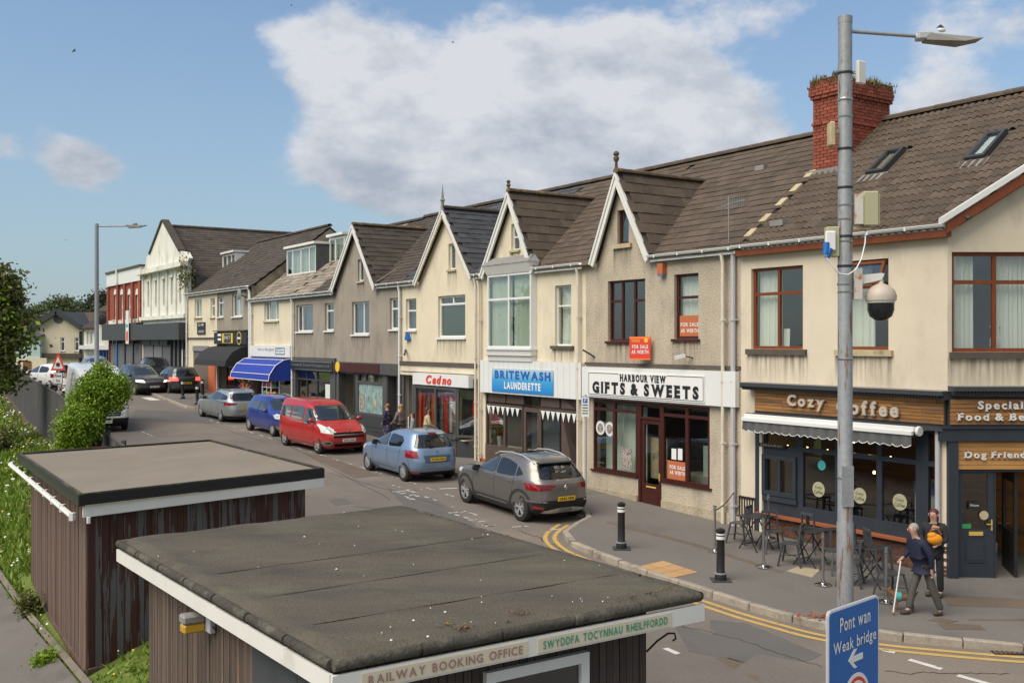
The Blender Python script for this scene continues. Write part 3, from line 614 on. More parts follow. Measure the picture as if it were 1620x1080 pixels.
def gutter(parent,x0,x1,z,y=-.16,mat='panel_white',r=.06,tilt=0.):
    mb=MB(); n=7; vs=[];fs=[]
    for x in (x0,x1):
        for k in range(n): 
            a=math.pi+math.pi*k/(n-1); vs.append((x,y+r*math.cos(a),z+r*math.sin(a)))
        vs.append((x,y+r+.005,z+.0)); 
    m_=n+1
    for k in range(n-1): fs.append((k,k+1,m_+k+1,m_+k))
    mb.add(vs,fs); mb.box(x0,x1,y+r-.002,y+r+.02,z-.16,z+.02)   # fascia board behind
    mb.box(x0,x1,y-r-.008,y-r,z-.004,z+.012)
    for i in range(int((x1-x0)/.9)+1): 
        xx=x0+.3+.9*i
        if xx<x1: mb.box(xx-.02,xx+.02,y-r-.012,y-r+.02,z-.07,z+.014)
    return mb.build('gutter',mat,parent)
def pipe(parent,x,z1,z0,mat,y=-.10,r=.045,offs=True):
    mb=MB(); pts=[(x,y,z0),(x,y,z1-(.35 if offs else 0))]
    if offs: pts+=[(x-.0,y-.0,z1-.3),(x-.02,-.17,z1-.05)]
    mb.tube(pts,r,8)
    z=z0+.6
    while z<z1-.4: mb.tube([(x,y,z),(x,y,z+.05)],r*1.3,8); mb.box(x-r*1.9,x+r*1.9,y+.01,y+.06,z+.01,z+.035); z+=1.5
    return mb.build('drainpipe',mat,parent,smooth=40)
# ---- tiles
def tile_mesh(kind,mat):
    mb=MB()
    if kind=='flat': mb.box(.002,.998,0,1.18,0,.06); 
    else:
        n=8; prof=[(i/n, .035*max(0,math.sin(i/n*2*math.pi*1.0))**1 + .03*abs(math.sin(i/n*math.pi))) for i in range(n+1)]
        prof=[(0,.0),(.10,.075),(.22,.10),(.34,.075),(.44,.0),(.50,.0),(.60,.075),(.72,.10),(.84,.075),(.94,.0),(1,.0)]
        vs=[(x,0,.055+h*1.15) for x,h in prof]+[(x,1.18,.0+h*1.15) for x,h in prof]+[(x,0,h*1.15) for x,h in prof]; k=len(prof)
        mb.add(vs,[(i,i+1,k+i+1,k+i) for i in range(k-1)]+[(2*k+i,2*k+i+1,i+1,i) for i in range(k-1)])
        return mb.mesh('tile',mat,50)
    # tilt: raise the lower edge
    mb.v=[(x,y,z+.045*(1-y)) for x,y,z in mb.v]
    return mb.mesh('tile',mat)
TM={}
def tiles(parent,o,ux,uy,nx,ny,tw,gauge,kind='flat',mat='tile_brown',keep=None,nobj=0,stag=True,th=.4):
    """courses of tiles on a roof plane: o = lower left corner, ux along the eave, uy up the slope (unit vectors, parent space)"""
    key=(kind,mat)
    if key not in TM: TM[key]=tile_mesh(kind,mat)
    me0=TM[key]; o=Vector(o);ux=Vector(ux);uy=Vector(uy); n=ux.cross(uy).normalized()
    mats=[]; bpy.context.view_layer.update(); mw=parent.matrix_world
    for j in range(ny):
        for i in range(nx):
            off=(.5 if (stag and j%2) else 0)
            c=o+ux*((i+off)*tw)+uy*(j*gauge); ctr=c+ux*tw/2+uy*gauge/2
            if keep and not keep(ctr): continue
            jit=random.uniform(-.006,.006)
            m=Matrix(((ux.x*tw,uy.x*gauge,n.x*th,c.x+n.x*jit),(ux.y*tw,uy.y*gauge,n.y*th,c.y+n.y*jit),(ux.z*tw,uy.z*gauge,n.z*th,c.z+n.z*jit),(0,0,0,1)))
            w_=mw@ctr; d=(w_-Vector((0,0,5))).length; vis=abs(w_.x/max(.1,w_.y))<.52 and w_.y>0
            mats.append((d if vis else 1e6,m))
    mats.sort(key=lambda a:a[0])
    for d,m in mats[:nobj]:
        if d>1e5: break
        t_=link('roof_tile',me0,parent); t_.matrix_local=m
    rest=mats[nobj:] if nobj<len(mats) else []
    rest+= [x for x in mats[:nobj] if x[0]>1e5]
    if rest:
        base=np.array([v.co[:] for v in me0.vertices]); k=len(base); fsb=[tuple(p.vertices) for p in me0.polygons]
        V=[];F=[]
        for a,(d,m) in enumerate(rest):
            A_=np.array(m); V.append(base@A_[:3,:3].T+A_[:3,3]); F+=[tuple(i+a*k for i in f) for f in fsb]
        me=bpy.data.meshes.new('roof_tiles'); me.from_pydata(np.concatenate(V).tolist(),[],F); me.materials.append(M[mat]); me.update()
        if kind!='flat': me.shade_smooth()
        x=link('roof_tiles',me,parent,kind='stuff')
def ridge(parent,a,b,mat='tile_brown',r=.12,n=None):
    a=Vector(a);b=Vector(b);L=(b-a).length; n=n or max(1,int(L/.45)); d=(b-a).normalized()
    mb=MB(); up=Vector((0,0,1)); sd_=d.cross(up).normalized()
    for i in range(n):
        p=a+d*(L*i/n); e=a+d*(L*(i+1)/n-.008); vs=[];k=7
        for q_,rr in ((p,r*1.08),(e,r)):
            for t in range(k):
                an=math.pi*(-.08+1.16*t/(k-1)); vs.append(q_+sd_*rr*math.cos(an)+up*(rr*math.sin(an)*.8-.03))
        mb.add(vs,[(t,t+1,k+t+1,k+t) for t in range(k-1)]+[tuple(range(k))])
    return mb.build('ridge_tiles',mat,parent)
SLOPE=.76; ZE=7.3; MR=4.4
def roofz(m): return ZE+SLOPE*m
UY=Vector((0,1,SLOPE)).normalized()
def shell(h,ze,depth=9,left=True,right=True,mat='riser_render',back=True,floor=3.0,room='room_wall',rooms=True,zr_=None):
    """the closed body behind a facade: party walls up to the roof, back wall, floors"""
    W=h.W; zz=ze
    pr=[(0.25,zz),(MR,zz+SLOPE*MR),(2*MR,zz)]
    mb=MB()
    for x0,x1 in ((0,.12),(W-.12,W)):
        pts=[(.26,-.6),(2*MR,-.6),(2*MR,zz-.12),(MR,zz-.12+SLOPE*MR),(.26,zz-.12+SLOPE*.26)]
        n=5; vs=[(x0,a,b) for a,b in pts]+[(x1,a,b) for a,b in pts]
        mb.add(vs,[tuple(range(n-1,-1,-1)),tuple(range(n,2*n))]+[(i,(i+1)%n,n+(i+1)%n,n+i) for i in range(n)])
    mb.box(0.12,W-.12,2*MR-.2,2*MR,-.6,zz-.1); mb.build('party_wall',mat,h.o)
    if rooms:
        mb=MB(); mb.box(.12,W-.12,.27,4,floor-.2,floor); mb.box(.12,W-.12,4,4.1,-.1,zz-.1); mb.box(.12,W-.12,.27,4,zz-.25,zz-.12); mb.box(W*.48,W*.48+.08,.3,4,floor,zz-.25)
        mb.build('room_partition',room,h.o); MB().box(.12,W-.12,.27,4,-.05,.06).build('shop_floor','room_floor',h.o)
def roofbase(h,x0,x1,ze,mat='tile_dark',ym=-.28,back=True,mr=MR):
    mb=MB(); t=.05; z0=ze+SLOPE*ym
    for a,b,za,zb in ((ym,mr,z0,ze+SLOPE*mr),(mr,2*mr,ze+SLOPE*mr,ze)):
        vs=[(x,y,z-dz) for x in (x0,x1) for y,z,dz in ((a,za,0),(b,zb,0),(b,zb,t),(a,za,t))]
        mb.add(vs,[(0,1,2,3),(7,6,5,4),(0,4,5,1),(1,5,6,2),(2,6,7,3),(3,7,4,0)])
    return mb.build('roof',mat,h.o)
def bargeboard(h,xl,zl,xa,za,xr,zr2,w=.26,y0=-.34,y1=-.28,mat='white_paint',ext=0.0):
    """two inclined boards meeting at the apex"""
    for (xf,zf) in ((xl,zl),(xr,zr2)):
        dx=xf-xa; dz=zf-za; L=math.hypot(dx,dz); nx_,nz_=(-dz/L,dx/L)
        if nz_>0: nx_,nz_=-nx_,-nz_
        wv=w/abs(dx/L) if abs(dx/L)>.01 else w
        pts=[(xa,za),(xf,zf),(xf-(0.0),zf-min(wv,w*2.2)),(xa,za-wv)]
        pts=[(xa,za),(xf,zf),(xf+nx_*w,zf+nz_*w),(xa,za-wv)]
        mb=MB(); mb.poly(pts,[],y0,y1); 
        mb.poly([(xa,za+.02),(xf+dx/L*.02,zf+.02),(xf+nx_*w*.3,zf+nz_*w*.3),(xa,za-wv*.3)],[],y0-.03,y0-.001)
        mb.build('bargeboard',mat,h.o)
def gable_roof(h,xl,zl,xa,za,xr,zr2,ze,mat='tile_brown',kind='flat',nobj=0,tw=.38,gauge=.33,over=-.2,ridge_mat='ridge_lichen',finial=True,stag=True):
    """the small steep roof behind a front gable, running back into the main roof"""
    mb_=(za-ze)/SLOPE
    mb=MB(); t=.05
    for (xf,zf,sgn) in ((xl,zl,-1),(xr,zr2,1)):
        mf=max(.05,(zf-ze)/SLOPE)
        vs=[(xa,over,za-.03),(xa,mb_,za-.03),(xf,mf,zf-.03),(xf,over,zf-.03)]
        vs+=[(x,y,z-t) for x,y,z in vs]
        mb.add(vs,[(0,1,2,3),(7,6,5,4),(0,3,7,4),(3,2,6,7)])
        d=Vector((xa-xf,0,za-zf)); L=d.length; uy=d.normalized()
        ny=max(1,round(L/gauge)); gg=L/ny
        def keep(c): 
            return c.y<(c.z-ze)/SLOPE+.25
        nn=int((mb_-over)/tw)+1
        if sgn>0: tiles(h.o,(xf,over,zf),(0,1,0),uy,nn,ny,tw,gg,kind,mat,keep,nobj,stag)     # right-hand plane
        else: tiles(h.o,(xf,over+nn*tw,zf),(0,-1,0),uy,nn,ny,tw,gg,kind,mat,keep,0,False)
    mb.build('gable_roof','tile_dark',h.o)
    ridge(h.o,(xa,over,za+.07),(xa,mb_+.1,za+.07),ridge_mat,.11)
# ------------------------------------------------------------------ A: corner café
h=HB('corner_cafe','beige rendered corner building with a wooden coffee shop sign and tall red chimney','cafe',5.5,0,base=.30); A=h; ho=h.o; z0=h.z0
ze=ZE-z0; W=5.5; KV=SLOPE*CS
XF=lambda px,d=0:(px-810)/1620*(20.1+d)-8.55
ZF=lambda py,d=0:5+(540-py)/1620*(20.1+d)-z0
def front(o): o.location=(W,0,0); o.rotation_euler=(0,0,-ROT); return o
w1=h.r(1188.4,1270.2,425.4,551.8); w2=(h.x(1330),h.x(1405.6),w1[2],w1[3])
top=h.z(1203,649)       # underside of timber sign at left
sf=(h.x(1203),h.x(1484),-.3,h.z(1203,616)-.05)
wall_mesh(ho,[(0,-.5),(W,-.5),(W,ze-.02),(0,ze-.02)],[w1,w2,sf],'beige_wall')
window(ho,w1,'oak_upvc',(.5,),(.68,),y=.08,bar=.07,cur=[(.04,.46,0,1),(.5,.62,.0,.25)],sill='stone_sill',siz=(.12,.13,.08))
f2=window(ho,w2,'oak_upvc',(),(.70,),y=.08,bar=.07,cur=[(.0,.55,0,.7),(.0,.5,.7,1)],sill='sand_sill',siz=(.12,.13,.08))
# open top light, hinged at its top
sx0,sx1=w2[0]+.07,w2[1]-.07; sz0=w2[2]+.70*(w2[3]-w2[2]); sz1=w2[3]-.05
mb=MB(); mb.poly(rect(sx0,sx1,-(sz1-sz0),0),[rect(sx0+.06,sx1-.06,-(sz1-sz0)+.06,-.06)],-.03,.03); o_=mb.build('open_sash','oak_upvc',ho); o_.location=(0,.02,sz1); o_.rotation_euler=(R(-24),0,0)
p_=MB().box(sx0+.05,sx1-.05,-.003,.003,-(sz1-sz0)+.05,-.05).build('pane','glass',o_)
# frontal wall with its gable
fw=(XF(1505.6),XF(1505.6)+2.65,ZF(556.6),ZF(398.5)); fd=(XF(1514),XF(1514)+3.4,-.3,ZF(698))
fws=[(0,-.5),(6,-.5),(6,ze+KV*6-.08),(0,ze-.08)]
front(wall_mesh(ho,fws,[fw,(XF(1498)+.02,XF(1514)+3.6,-.3,ZF(625))],'beige_wall'))
fb=splitr(fw,(.33,.66),(.70,),.075)
front(window(ho,fw,'oak_upvc',cells=fb,y=.08,cur=[(.02,.20,0,1),(.36,.63,0,1),(.8,.98,0,1)],sill='stone_sill',siz=(.05,.13,.08)))
# vase on the window board
v=MB(); v.lathe([(.07,0),(.10,.1),(.09,.24),(.05,.28)],(0,0,0),10); vr=thing('vase','white vase of dried flowers on the sill inside the upper corner window','vase',(8.55+fw[0]+1.0,20.1+.33,z0+fw[2]+.03)); v.build('body','white_flat',vr,smooth=50)
fl=MB()
for i in range(26):
    a=random.uniform(0,6.3); r_=random.uniform(.02,.14); zz=random.uniform(.36,.5); fl.bar((0,0,.25),(r_*math.cos(a),r_*math.sin(a)*.5,zz),.008); fl.ball((r_*math.cos(a),r_*math.sin(a)*.5,zz),.022,5,0,3)
fl.build('dried_flowers','beige_cloth',vr)
# rendered body and roof
mb=MB(); mb.box(0,.12,.26,6,-.5,ze-.2); mb.box(0,9,7,7.15,-.5,ze+2.2); mb.box(.12,5.2,.28,6.9,2.72,2.9); mb.box(.12,7,3.6,3.7,2.9,ze+.9)
mb.build('party_wall','room_wall',ho)
def roofpoly(h,pts,ze,mat,name='roof',th=.06):
    mb=MB(); n=len(pts); vs=[(x,y,ze+SLOPE*y) for x,y in pts]+[(x,y,ze+SLOPE*y-th) for x,y in pts]
    mb.add(vs,[tuple(range(n)),tuple(range(2*n-1,n-1,-1))]+[(i,n+i,n+(i+1)%n,(i+1)%n) for i in range(n)]); return mb.build(name,mat,h.o)
roofpoly(h,[(0.05,0),(5.75,0),(5.75+MR*.66,MR),(.05,MR)],ze,'tile_dark')
mb=MB(); mb.add([(.05,MR,ze+SLOPE*MR),(9.5,MR,ze+SLOPE*MR),(9.5,12,ze),(.05,12,ze)],[(0,1,2,3)]); mb.build('rear_roof','tile_dark',ho)
# roof lights are measured on the roof plane
def onroof(h,px,py,ze):
    # intersect the sight line with the roof plane, return local x,y
    t=(px-810)/1620; k=(540-py)/1620
    m=3.
    for _ in range(60):
        D=(Q0+m)/(CS*t+SN); m2=(5+k*D-h.z0-ze)/SLOPE; m=.7*m+.3*m2
    return h.x(px,m),m
vel=[]
for q4 in (((1369,283),(1400,276),(1430,241),(1403,246)),((1527,262),(1561,253),(1592,213),(1558,220))):
    ps=[onroof(h,a,b,ze) for a,b in q4]; x0=(ps[0][0]+ps[3][0])/2; x1=(ps[1][0]+ps[2][0])/2; y0=(ps[0][1]+ps[1][1])/2; y1=(ps[2][1]+ps[3][1])/2; vel.append((x0,x1,y0,y1))
def keepA(c):
    if (c.x-W)*CS-(c.y)*SN>.12: return False
    for (a,b,y0,y1) in vel:
        if a-.05<c.x<b+.05 and y0-.02<c.y<y1+.05: return False
    return True
nx_=29; tw=.36; ny=19; L=(MR+.18)/UY.y; gg=L/ny
tiles(ho,(0.16,-.18,ze+.02-SLOPE*.18),(1,0,0),UY,nx_,ny,tw,gg,'roll','tile_brown',keepA,300,False,th=.42)
ridge(ho,(0,MR,ze+SLOPE*MR+.10),(9.6,MR,ze+SLOPE*MR+.10),'tile_brown',.13)
for (a,b,y0,y1) in vel:
    u0=Vector((a,y0,ze+SLOPE*y0+.10)); ln=(y1-y0)/UY.y
    m4=Matrix(((1,0,0,u0.x),(0,UY.y,-UY.z,u0.y),(0,UY.z,UY.y,u0.z),(0,0,0,1)))
    wd=b-a; mb=MB(); mb.poly(rect(0,wd,0,ln),[rect(.08,wd-.08,.09,ln-.09)],-.08,.05,ax='xy'); fr=mb.build('roof_window','dark_grey',ho); fr.matrix_local=m4
    MB().box(.07,wd-.07,.08,ln-.08,.0,.012).build('pane','glass',fr); MB().box(.07,wd-.07,.08,ln-.08,-.06,-.05).build('blind_or_reflection','curtain_white' if a>4 else 'room_wall',fr)  # white panel in the right-hand roof window imitates a bright reflection by colour
    mb=MB(); mb.box(-.12,wd+.12,-.32,-.0,-.05,-.03); mb.build('flashing','lead',fr)
for (px,py) in ((1232,359),): 
    a,b=onroof(h,px,py,ze); MB().box(a-.2,a+.2,b-.1,b+.1,ze+SLOPE*b+.02,ze+SLOPE*b+.16).build('vent_tile','lead',ho)
# pale tiles of the party line and the chimney
for (px,py) in ((1250,286),(1233,307),(1211,329),(1184,354),(1160,377)):
    a,b=onroof(h,px,py,ze); l=.34; d=UY
    mb=MB(); c=Vector((0.02,b,ze+SLOPE*b+.06)); mb.bar(c-UY*l/2,c+UY*l/2,.2,.10,up=(0,-SLOPE,1)); mb.build('verge_slip','sand_sill',ho)
mc0=2.6; xc0,xc1=h.x(1286,mc0),h.x(1326,mc0); mc1=mc0+2.04; zt=11.62-z0; zb=8.9-z0
core=MB(); core.box(xc0+.02,xc1-.02,mc0+.02,mc1-.02,zb,zt); core.box(xc0-.05,xc1+.05,mc0-.05,mc1+.05,zt-.2,zt); ch=core.build('chimney','mortar_red',ho)
bk=MB()
nrow=int((zt-zb)/.083)
for j in range(nrow):
    z=zb+j*.083; e=0
    if nrow-5<=j: e=.05*(1 if j==nrow-5 else 1.6 if j<nrow-1 else 1.1)
    if j==nrow-13: e=.03
    a,b,c,d=xc0-e,xc1+e,mc0-e,mc1+e; off=.115 if j%2 else 0
    x=a-off
    while x<b-.02:
        x_0=max(a,x);x_1=min(b,x+.215)
        if x_1-x_0>.03:
            for (yy) in ((c,c+.1),): bk.box(x_0+.005,x_1-.005,yy[0]+random.uniform(-.003,.003),yy[1],z+.005,z+.076)
        x+=.23
    y=c-(.115-off)
    while y<d-.02:
        y_0=max(c,y);y_1=min(d,y+.215)
        if y_1-y_0>.03: bk.box(b-.1,b+random.uniform(-.003,.003),y_0+.005,y_1-.005,z+.005,z+.076); bk.box(a,a+.1,y_0+.005,y_1-.005,z+.005,z+.076)
        y+=.23
bk.build('brickwork','brick_red',ch,kind='stuff')
fl=MB(); fl.box(xc0-.12,xc1+.12,mc0-.16,mc0+.0,zb+.2,zb+.42); fl.build('flashing','lead',ch)
wd=MB()
for i in range(700):
    edge=random.random(); 
    if edge<.35: x,y=random.uniform(xc0-.1,xc1+.1),mc0+random.uniform(-.12,.1)
    elif edge<.8: x,y=xc1+random.uniform(-.1,.12),random.uniform(mc0-.1,mc1+.1)
    else: x,y=random.uniform(xc0,xc1),random.uniform(mc0,mc1)
    z=zt+random.uniform(-.22,.03); hh=random.uniform(.05,.16)*(1+math.sin(x*9+y*5)*.6); a=random.uniform(0,6.3)
    wd.add([(x,y,z),(x+.05*math.cos(a),y+.05*math.sin(a),z+.01),(x+.06*math.cos(a+.6),y+.06*math.sin(a+.6),z+hh)],[(0,1,2)])
wd.build('weeds','leaf_dry',ch,kind='stuff')
# eaves: gutter with an oak soffit board, verge on the frontal gable
zg=ze-.02; gutter(ho,-.05,5.62,zg,y=-.24)
MB().box(0,5.6,-.20,-.03,zg-.24,zg-.10).build('fascia','oak_upvc',ho)
v=MB(); xa,xb=-.12,6.2
v.poly([(xa,ze-.20),(xb,ze-.20+KV*(xb-xa)),(xb,ze-.0+KV*(xb-xa)),(xa,ze-.0)],[],-.26,-.20); front(v.build('fascia','oak_upvc',ho))
v=MB(); v.poly([(xa-.1,ze-.02),(xb,ze+KV*(xb-xa)+.04),(xb,ze+.17+KV*(xb-xa)),(xa-.1,ze+.10)],[],-.30,-.10); front(v.build('verge_capping','panel_white',ho))
# ---- shopfront, oblique side
zs0=h.z(1203,649); zs1=h.z(1203,616); xs0=h.x(1200); ys=-.16
mb=MB(); mb.box(xs0,W+.03,ys+.03,.02,zs0-.04,zs1+.03); mb.build('sign_backing','dark_grey',ho)
nb=7; hb=(zs1-zs0)/nb
for j in range(nb):
    x=xs0+.02; off=random.uniform(.5,1.3)
    while x<W-.01:
        x1=min(W+.02,x+off); MB().box(x+.003,x1-.003,ys+random.uniform(0,.006),ys+.03,zs0+j*hb+.004,zs0+(j+1)*hb-.004).build('board','weathered_board',ho); x=x1; off=random.uniform(.9,1.6)
xl=[h.x(p) for p in (1246,1305.5)]; 
text('Cozy',h.x(1247,-.2),h.x(1306,-.2),zs0+.10,zs1-.06,ys-.03,'sign_board_letter' if 'sign_board_letter' in M else 'camera_shell',ho,bold=.035,serif=True,depth=.05,each=True)
text('Coffee',h.x(1325,-.2),h.x(1422.5,-.2),zs0+.08,zs1-.10,ys-.03,'camera_shell',ho,bold=.035,serif=True,depth=.05,each=True)
# cornice: corrugated dark strip with a lead top
def cornice(x0,x1,z,dep,fr=False):
    mb=MB(); mb.box(x0,x1,-dep,.0,z+.02,z+.10); mb.box(x0,x1,-dep+.08,.0,z-.06,z+.02); a=mb.build('cornice','dark_grey',ho)
    n=int((x1-x0)/.07); m2=MB()
    for i in range(n): m2.box(x0+i*.07,x0+i*.07+.045,-dep+.02,-dep+.08,z-.02,z+.02)
    b=m2.build('corrugation','black_paint',a); MB().box(x0,x1,-dep-.005,.0,z+.103,z+.115).build('lead_capping','lead',a)
    if fr: front(a)
cornice(h.x(1187),W+.12,zs1+.06,.36); cornice(-.0,4.2,ZF(619),.34,True)
MB().box(xs0,W+.02,ys-.03,0,zs0-.13,zs0-.045).build('sign_rail','dark_grey',ho)
# frontal signs
b0,b1=ZF(670.5),ZF(631); xb0,xb1=XF(1498),XF(1498)+3.6
front(MB().box(xb0-.02,xb1,-.13,.2,b0-.03,b1+.03).build('sign_backing','dark_grey',ho))
for j in range(6):
    hh=(b1-b0)/6; x=xb0; k=.5+.3*(j%3)
    while x<xb1: front(MB().box(x+.003,min(xb1,x+k)-.003,-.16,-.13,b0+j*hh+.004,b0+(j+1)*hh-.004).build('board','weathered_board',ho)); x+=k; k=random.uniform(.9,1.5)
for l in (text('Speciality',XF(1540),XF(1540)+1.28,ZF(650),ZF(633),-.18,'white_paint',ho,bold=.03,serif=True,depth=.03,each=True)+text('Food & Beverages',XF(1507.5),XF(1507.5)+2.35,ZF(667.5),ZF(652),-.18,'white_paint',ho,bold=.03,serif=True,depth=.03,each=True)): front(l)
front(MB().box(XF(1486),xb1,-.10,.2,ZF(697),b0-.035).build('fascia_beam','anthracite',ho))
front(MB().box(XF(1486),xb1,-.14,-.10,ZF(677),b0-.035).build('fascia_moulding','anthracite',ho))
front(MB().box(XF(1498),XF(1513.5),-.08,.2,-.25,ZF(697)).build('pillar','anthracite',ho))
d0,d1=ZF(742),ZF(698.5)
for j in range(6):
    hh=(d1-d0)/6; x=XF(1514.5); x_e=XF(1514)+3.3
    while x<x_e: k=random.uniform(1.2,2); front(MB().box(x+.003,min(x_e,x+k)-.003,-.03,.0,d0+j*hh+.004,d0+(j+1)*hh-.004).build('board','pine_board',ho)); x+=k
for l in text('Dog Friendly',XF(1523),XF(1523)+1.42,ZF(727),ZF(713),-.05,'white_paint',ho,bold=.028,serif=True,depth=.03,each=True): front(l)
front(MB().box(XF(1513.5),XF(1513.5)+3.3,.01,.2,ZF(746),ZF(742)).build('lintel','anthracite',ho))
# closed door leaf
dr=(XF(1517.5),XF(1574),0.02,ZF(745)); mb=MB(); gl=(XF(1523.5),XF(1564.5),ZF(838),ZF(750)); mb.poly(rect(*dr),[rect(*gl)],.04,.10)
dz=ZF(890),ZF(857); mb.box(XF(1529),XF(1558.5),.025,.04,dz[0],dz[1]); mb.box(XF(1532),XF(1555.5),.015,.025,dz[0]+.05,dz[1]-.05)
do=front(mb.build('door','anthracite',ho)); MB().box(gl[0]-.01,gl[1]+.01,.065,.072,gl[2]-.01,gl[3]+.01).build('pane','shop_glass',do)
mb=MB(); mb.box(XF(1534),XF(1556),.02,.04,ZF(847),ZF(841)); mb.build('letterbox','gold',do)
mb=MB(); mb.box(XF(1569),XF(1571),.02,.04,ZF(839),ZF(822)); mb.bar((XF(1570),.01,ZF(829.5)),(XF(1561),.0,ZF(828.5)),.02); mb.build('handle','gold',do)
sg=MB(); sg.box(XF(1533),XF(1551),.02,.028,ZF(805.5),ZF(793)); o_=sg.build('hanging_notice','black_flat',do); text('Welcome',XF(1535),XF(1549),ZF(801),ZF(797),.02,'white_flat',do)
MB().lathe([(.09,.02),(.09,.027)],(XF(1557.5),0,ZF(815)),16,0,'y').build('round_sticker','sand_sill',do); MB().box(XF(1524),XF(1538),.05,.056,ZF(836),ZF(829)).build('green_sticker','green_flat',do)
mb=MB(); mb.poly(rect(XF(1513.5),XF(1513.5)+3.3,0.0,ZF(745.5)),[rect(XF(1517),XF(1574.5),0.01,ZF(746.5)),rect(XF(1576.5),XF(1513.5)+3.2,.01,ZF(746.5))],.03,.12); front(mb.build('door_frame','anthracite',ho))
front(MB().box(XF(1507),XF(1513.5)+3.3,-.32,.2,-.10,0.01).build('doorstep','sand_sill',ho))
# open leaf, folded inwards
ol=MB(); ol.poly(rect(0,.95,.02,dr[3]),[rect(.12,.83,.9,1.9)],-.03,.03); q_=front(ol.build('open_door','black_paint',ho)); q_.location=Vector((W,0,0))+Vector((SN,CS,0))*0+(Matrix.Rotation(-ROT,3,'Z')@Vector((XF(1612)+.0,.12,0))); q_.rotation_euler=(0,0,-ROT+R(78))
# oblique window wall
za=h.z(1268,801.5)      # glass bottom
zt1=h.z(1267,680); ztr=h.z(1267,711)
xm=[h.x(p) for p in (1205,1262,1268,1321,1327,1387,1392.5,1449,1463,1480)]
cells=[]
for a,b in ((xm[2],xm[3]),(xm[4],xm[5]),(xm[6],xm[7]),(xm[8]+.04,xm[9])):
    cells+= [(a+.02,b-.02,za,ztr-.05),(a+.02,b-.02,ztr+.05,zs0-.2)]
cells+=[(xm[0]+.10,xm[1]-.04,ztr+.05,zs0-.2),(xm[0]+.13,xm[1]-.13,h.z(1215,775),h.z(1215,725))]
mb=MB(); mb.poly(rect(xm[0]-.12,W-.02,za-.28,zs0-.1),[rect(*c) for c in cells],.02,.12)
mb.box(xm[0],xm[1]-.02,-.03,.02,za+.02,za+.14)
hw=cells[-1]; mb.poly(rect(hw[0]-.1,hw[1]+.1,hw[2]-.1,hw[3]+.1),[rect(*hw)],-.04,.02)
sfp=mb.build('shopfront','anthracite',ho)
for c in cells: MB().box(c[0]-.01,c[1]+.01,.06,.067,c[2]-.01,c[3]+.01).build('pane','shop_glass',sfp)
m_=MB(); m_.box((hw[0]+hw[1])/2-.03,(hw[0]+hw[1])/2+.03,-.02,.05,hw[2],hw[3]); m_.build('hatch_bar','anthracite',sfp)
sl=MB(); sl.box(xm[0]-.05,xm[0]+.75,-.05,.0,ztr-.02,ztr+.07); q_=sl.build('hatch_sign','black_paint',sfp); text('TAKEAWAY',xm[0],xm[0]+.68,ztr,ztr+.055,-.052,'sand_sill',sfp)
MB().box(xm[0]-.10,xm[-1]-.25,-.14,.02,za-.33,za-.275).build('copper_sill','copper_sill',ho)
# stickers on the glass
for (a,b) in ((1292.5,774),(1357.5,784),(1421,794)):
    xx,zz=h.x(a),h.z(a,b); o_=MB().lathe([(.17,.050),(.17,.056)],(xx,0,zz),20,0,'y').build('round_sticker','sage_box',sfp); text('Cozy',xx-.10,xx+.10,zz+.0,zz+.08,.049,'black_flat',sfp); text('Coffee',xx-.12,xx+.12,zz-.10,zz-.02,.049,'black_flat',sfp)
xx,zz=h.x(1297.5),h.z(1297.5,736); MB().lathe([(.11,.050),(.11,.056)],(xx,0,zz),20,0,'y').build('teal_sticker','teal_flat',sfp)
# brick riser: single bricks
MB().box(xm[0]-.06,W-.03,.01,.2,-.4,za-.3).build('riser','mortar',ho)
br=MB().box(0,.207,0,.1,0,.066).mesh('brick','brick_brown')
z=-.08;j=0
while z<za-.36:
    x=xm[0]-.06-(.11 if j%2 else 0)
    while x<W-.1:
        if x>xm[0]-.2: link('brick',br,ho,(x+.005,.0+random.uniform(-.004,.004),z))
        x+=.217
    z+=.076;j+=1
MB().tube([(xm[9]+.09,-.06,0),(xm[9]+.09,-.06,zs0-.1)],.055,10).build('drainpipe','grey_pipe',ho,smooth=40)
MB().box(h.x(1197),h.x(1203),-.05,.1,-.2,zs0-.05).build('pillar','anthracite',ho)
MB().box(h.x(1203)+.0,h.x(1203)+.08,-.04,.1,-.2,zs0-.2).build('pilaster','cream_flat',ho)
# awning, rolled in
ax0,ax1=h.x(1196),h.x(1466); zc=h.z(1196,654)-.04
aw=MB(); aw.box(ax0,ax1,-.42,-.02,zc-.04,zc+.06); aw.box(ax0,ax1,-.50,-.42,zc-.11,zc-.02); aw.lathe([(.10,ax1),(.10,ax1+.07)],(0,-.30,zc-.03),12,0,'x'); awo=aw.build('awning','panel_white',ho,bevel=.01)
mb=MB(); n=120; vs=[];fs=[]
for i in range(n+1):
    x=ax0+.02+(ax1-ax0-.04)*i/n; sc=.05*abs(math.sin(i/n*math.pi*22)); yy=-.49+.03*math.sin(i*.9)+.015*math.sin(i*.31)
    vs+=[(x,-.46,zc-.08),(x,yy,zc-.30-sc)]
for i in range(n): fs.append((2*i,2*i+1,2*i+3,2*i+2))
mb.add(vs,fs); mb.build('valance','grey_fabric',awo,smooth=60)
tv=[( vs[2*i+1][0],vs[2*i+1][1]-.004,vs[2*i+1][2]) for i in range(n+1)]; MB().tube(tv,.008,4).build('valance_edging','white_flat',awo)
aw=MB(); aw.box(ax0,ax1,-.36,-.30,zc+.062,zc+.075,); aw.build('awning_rib','dark_grey',awo)
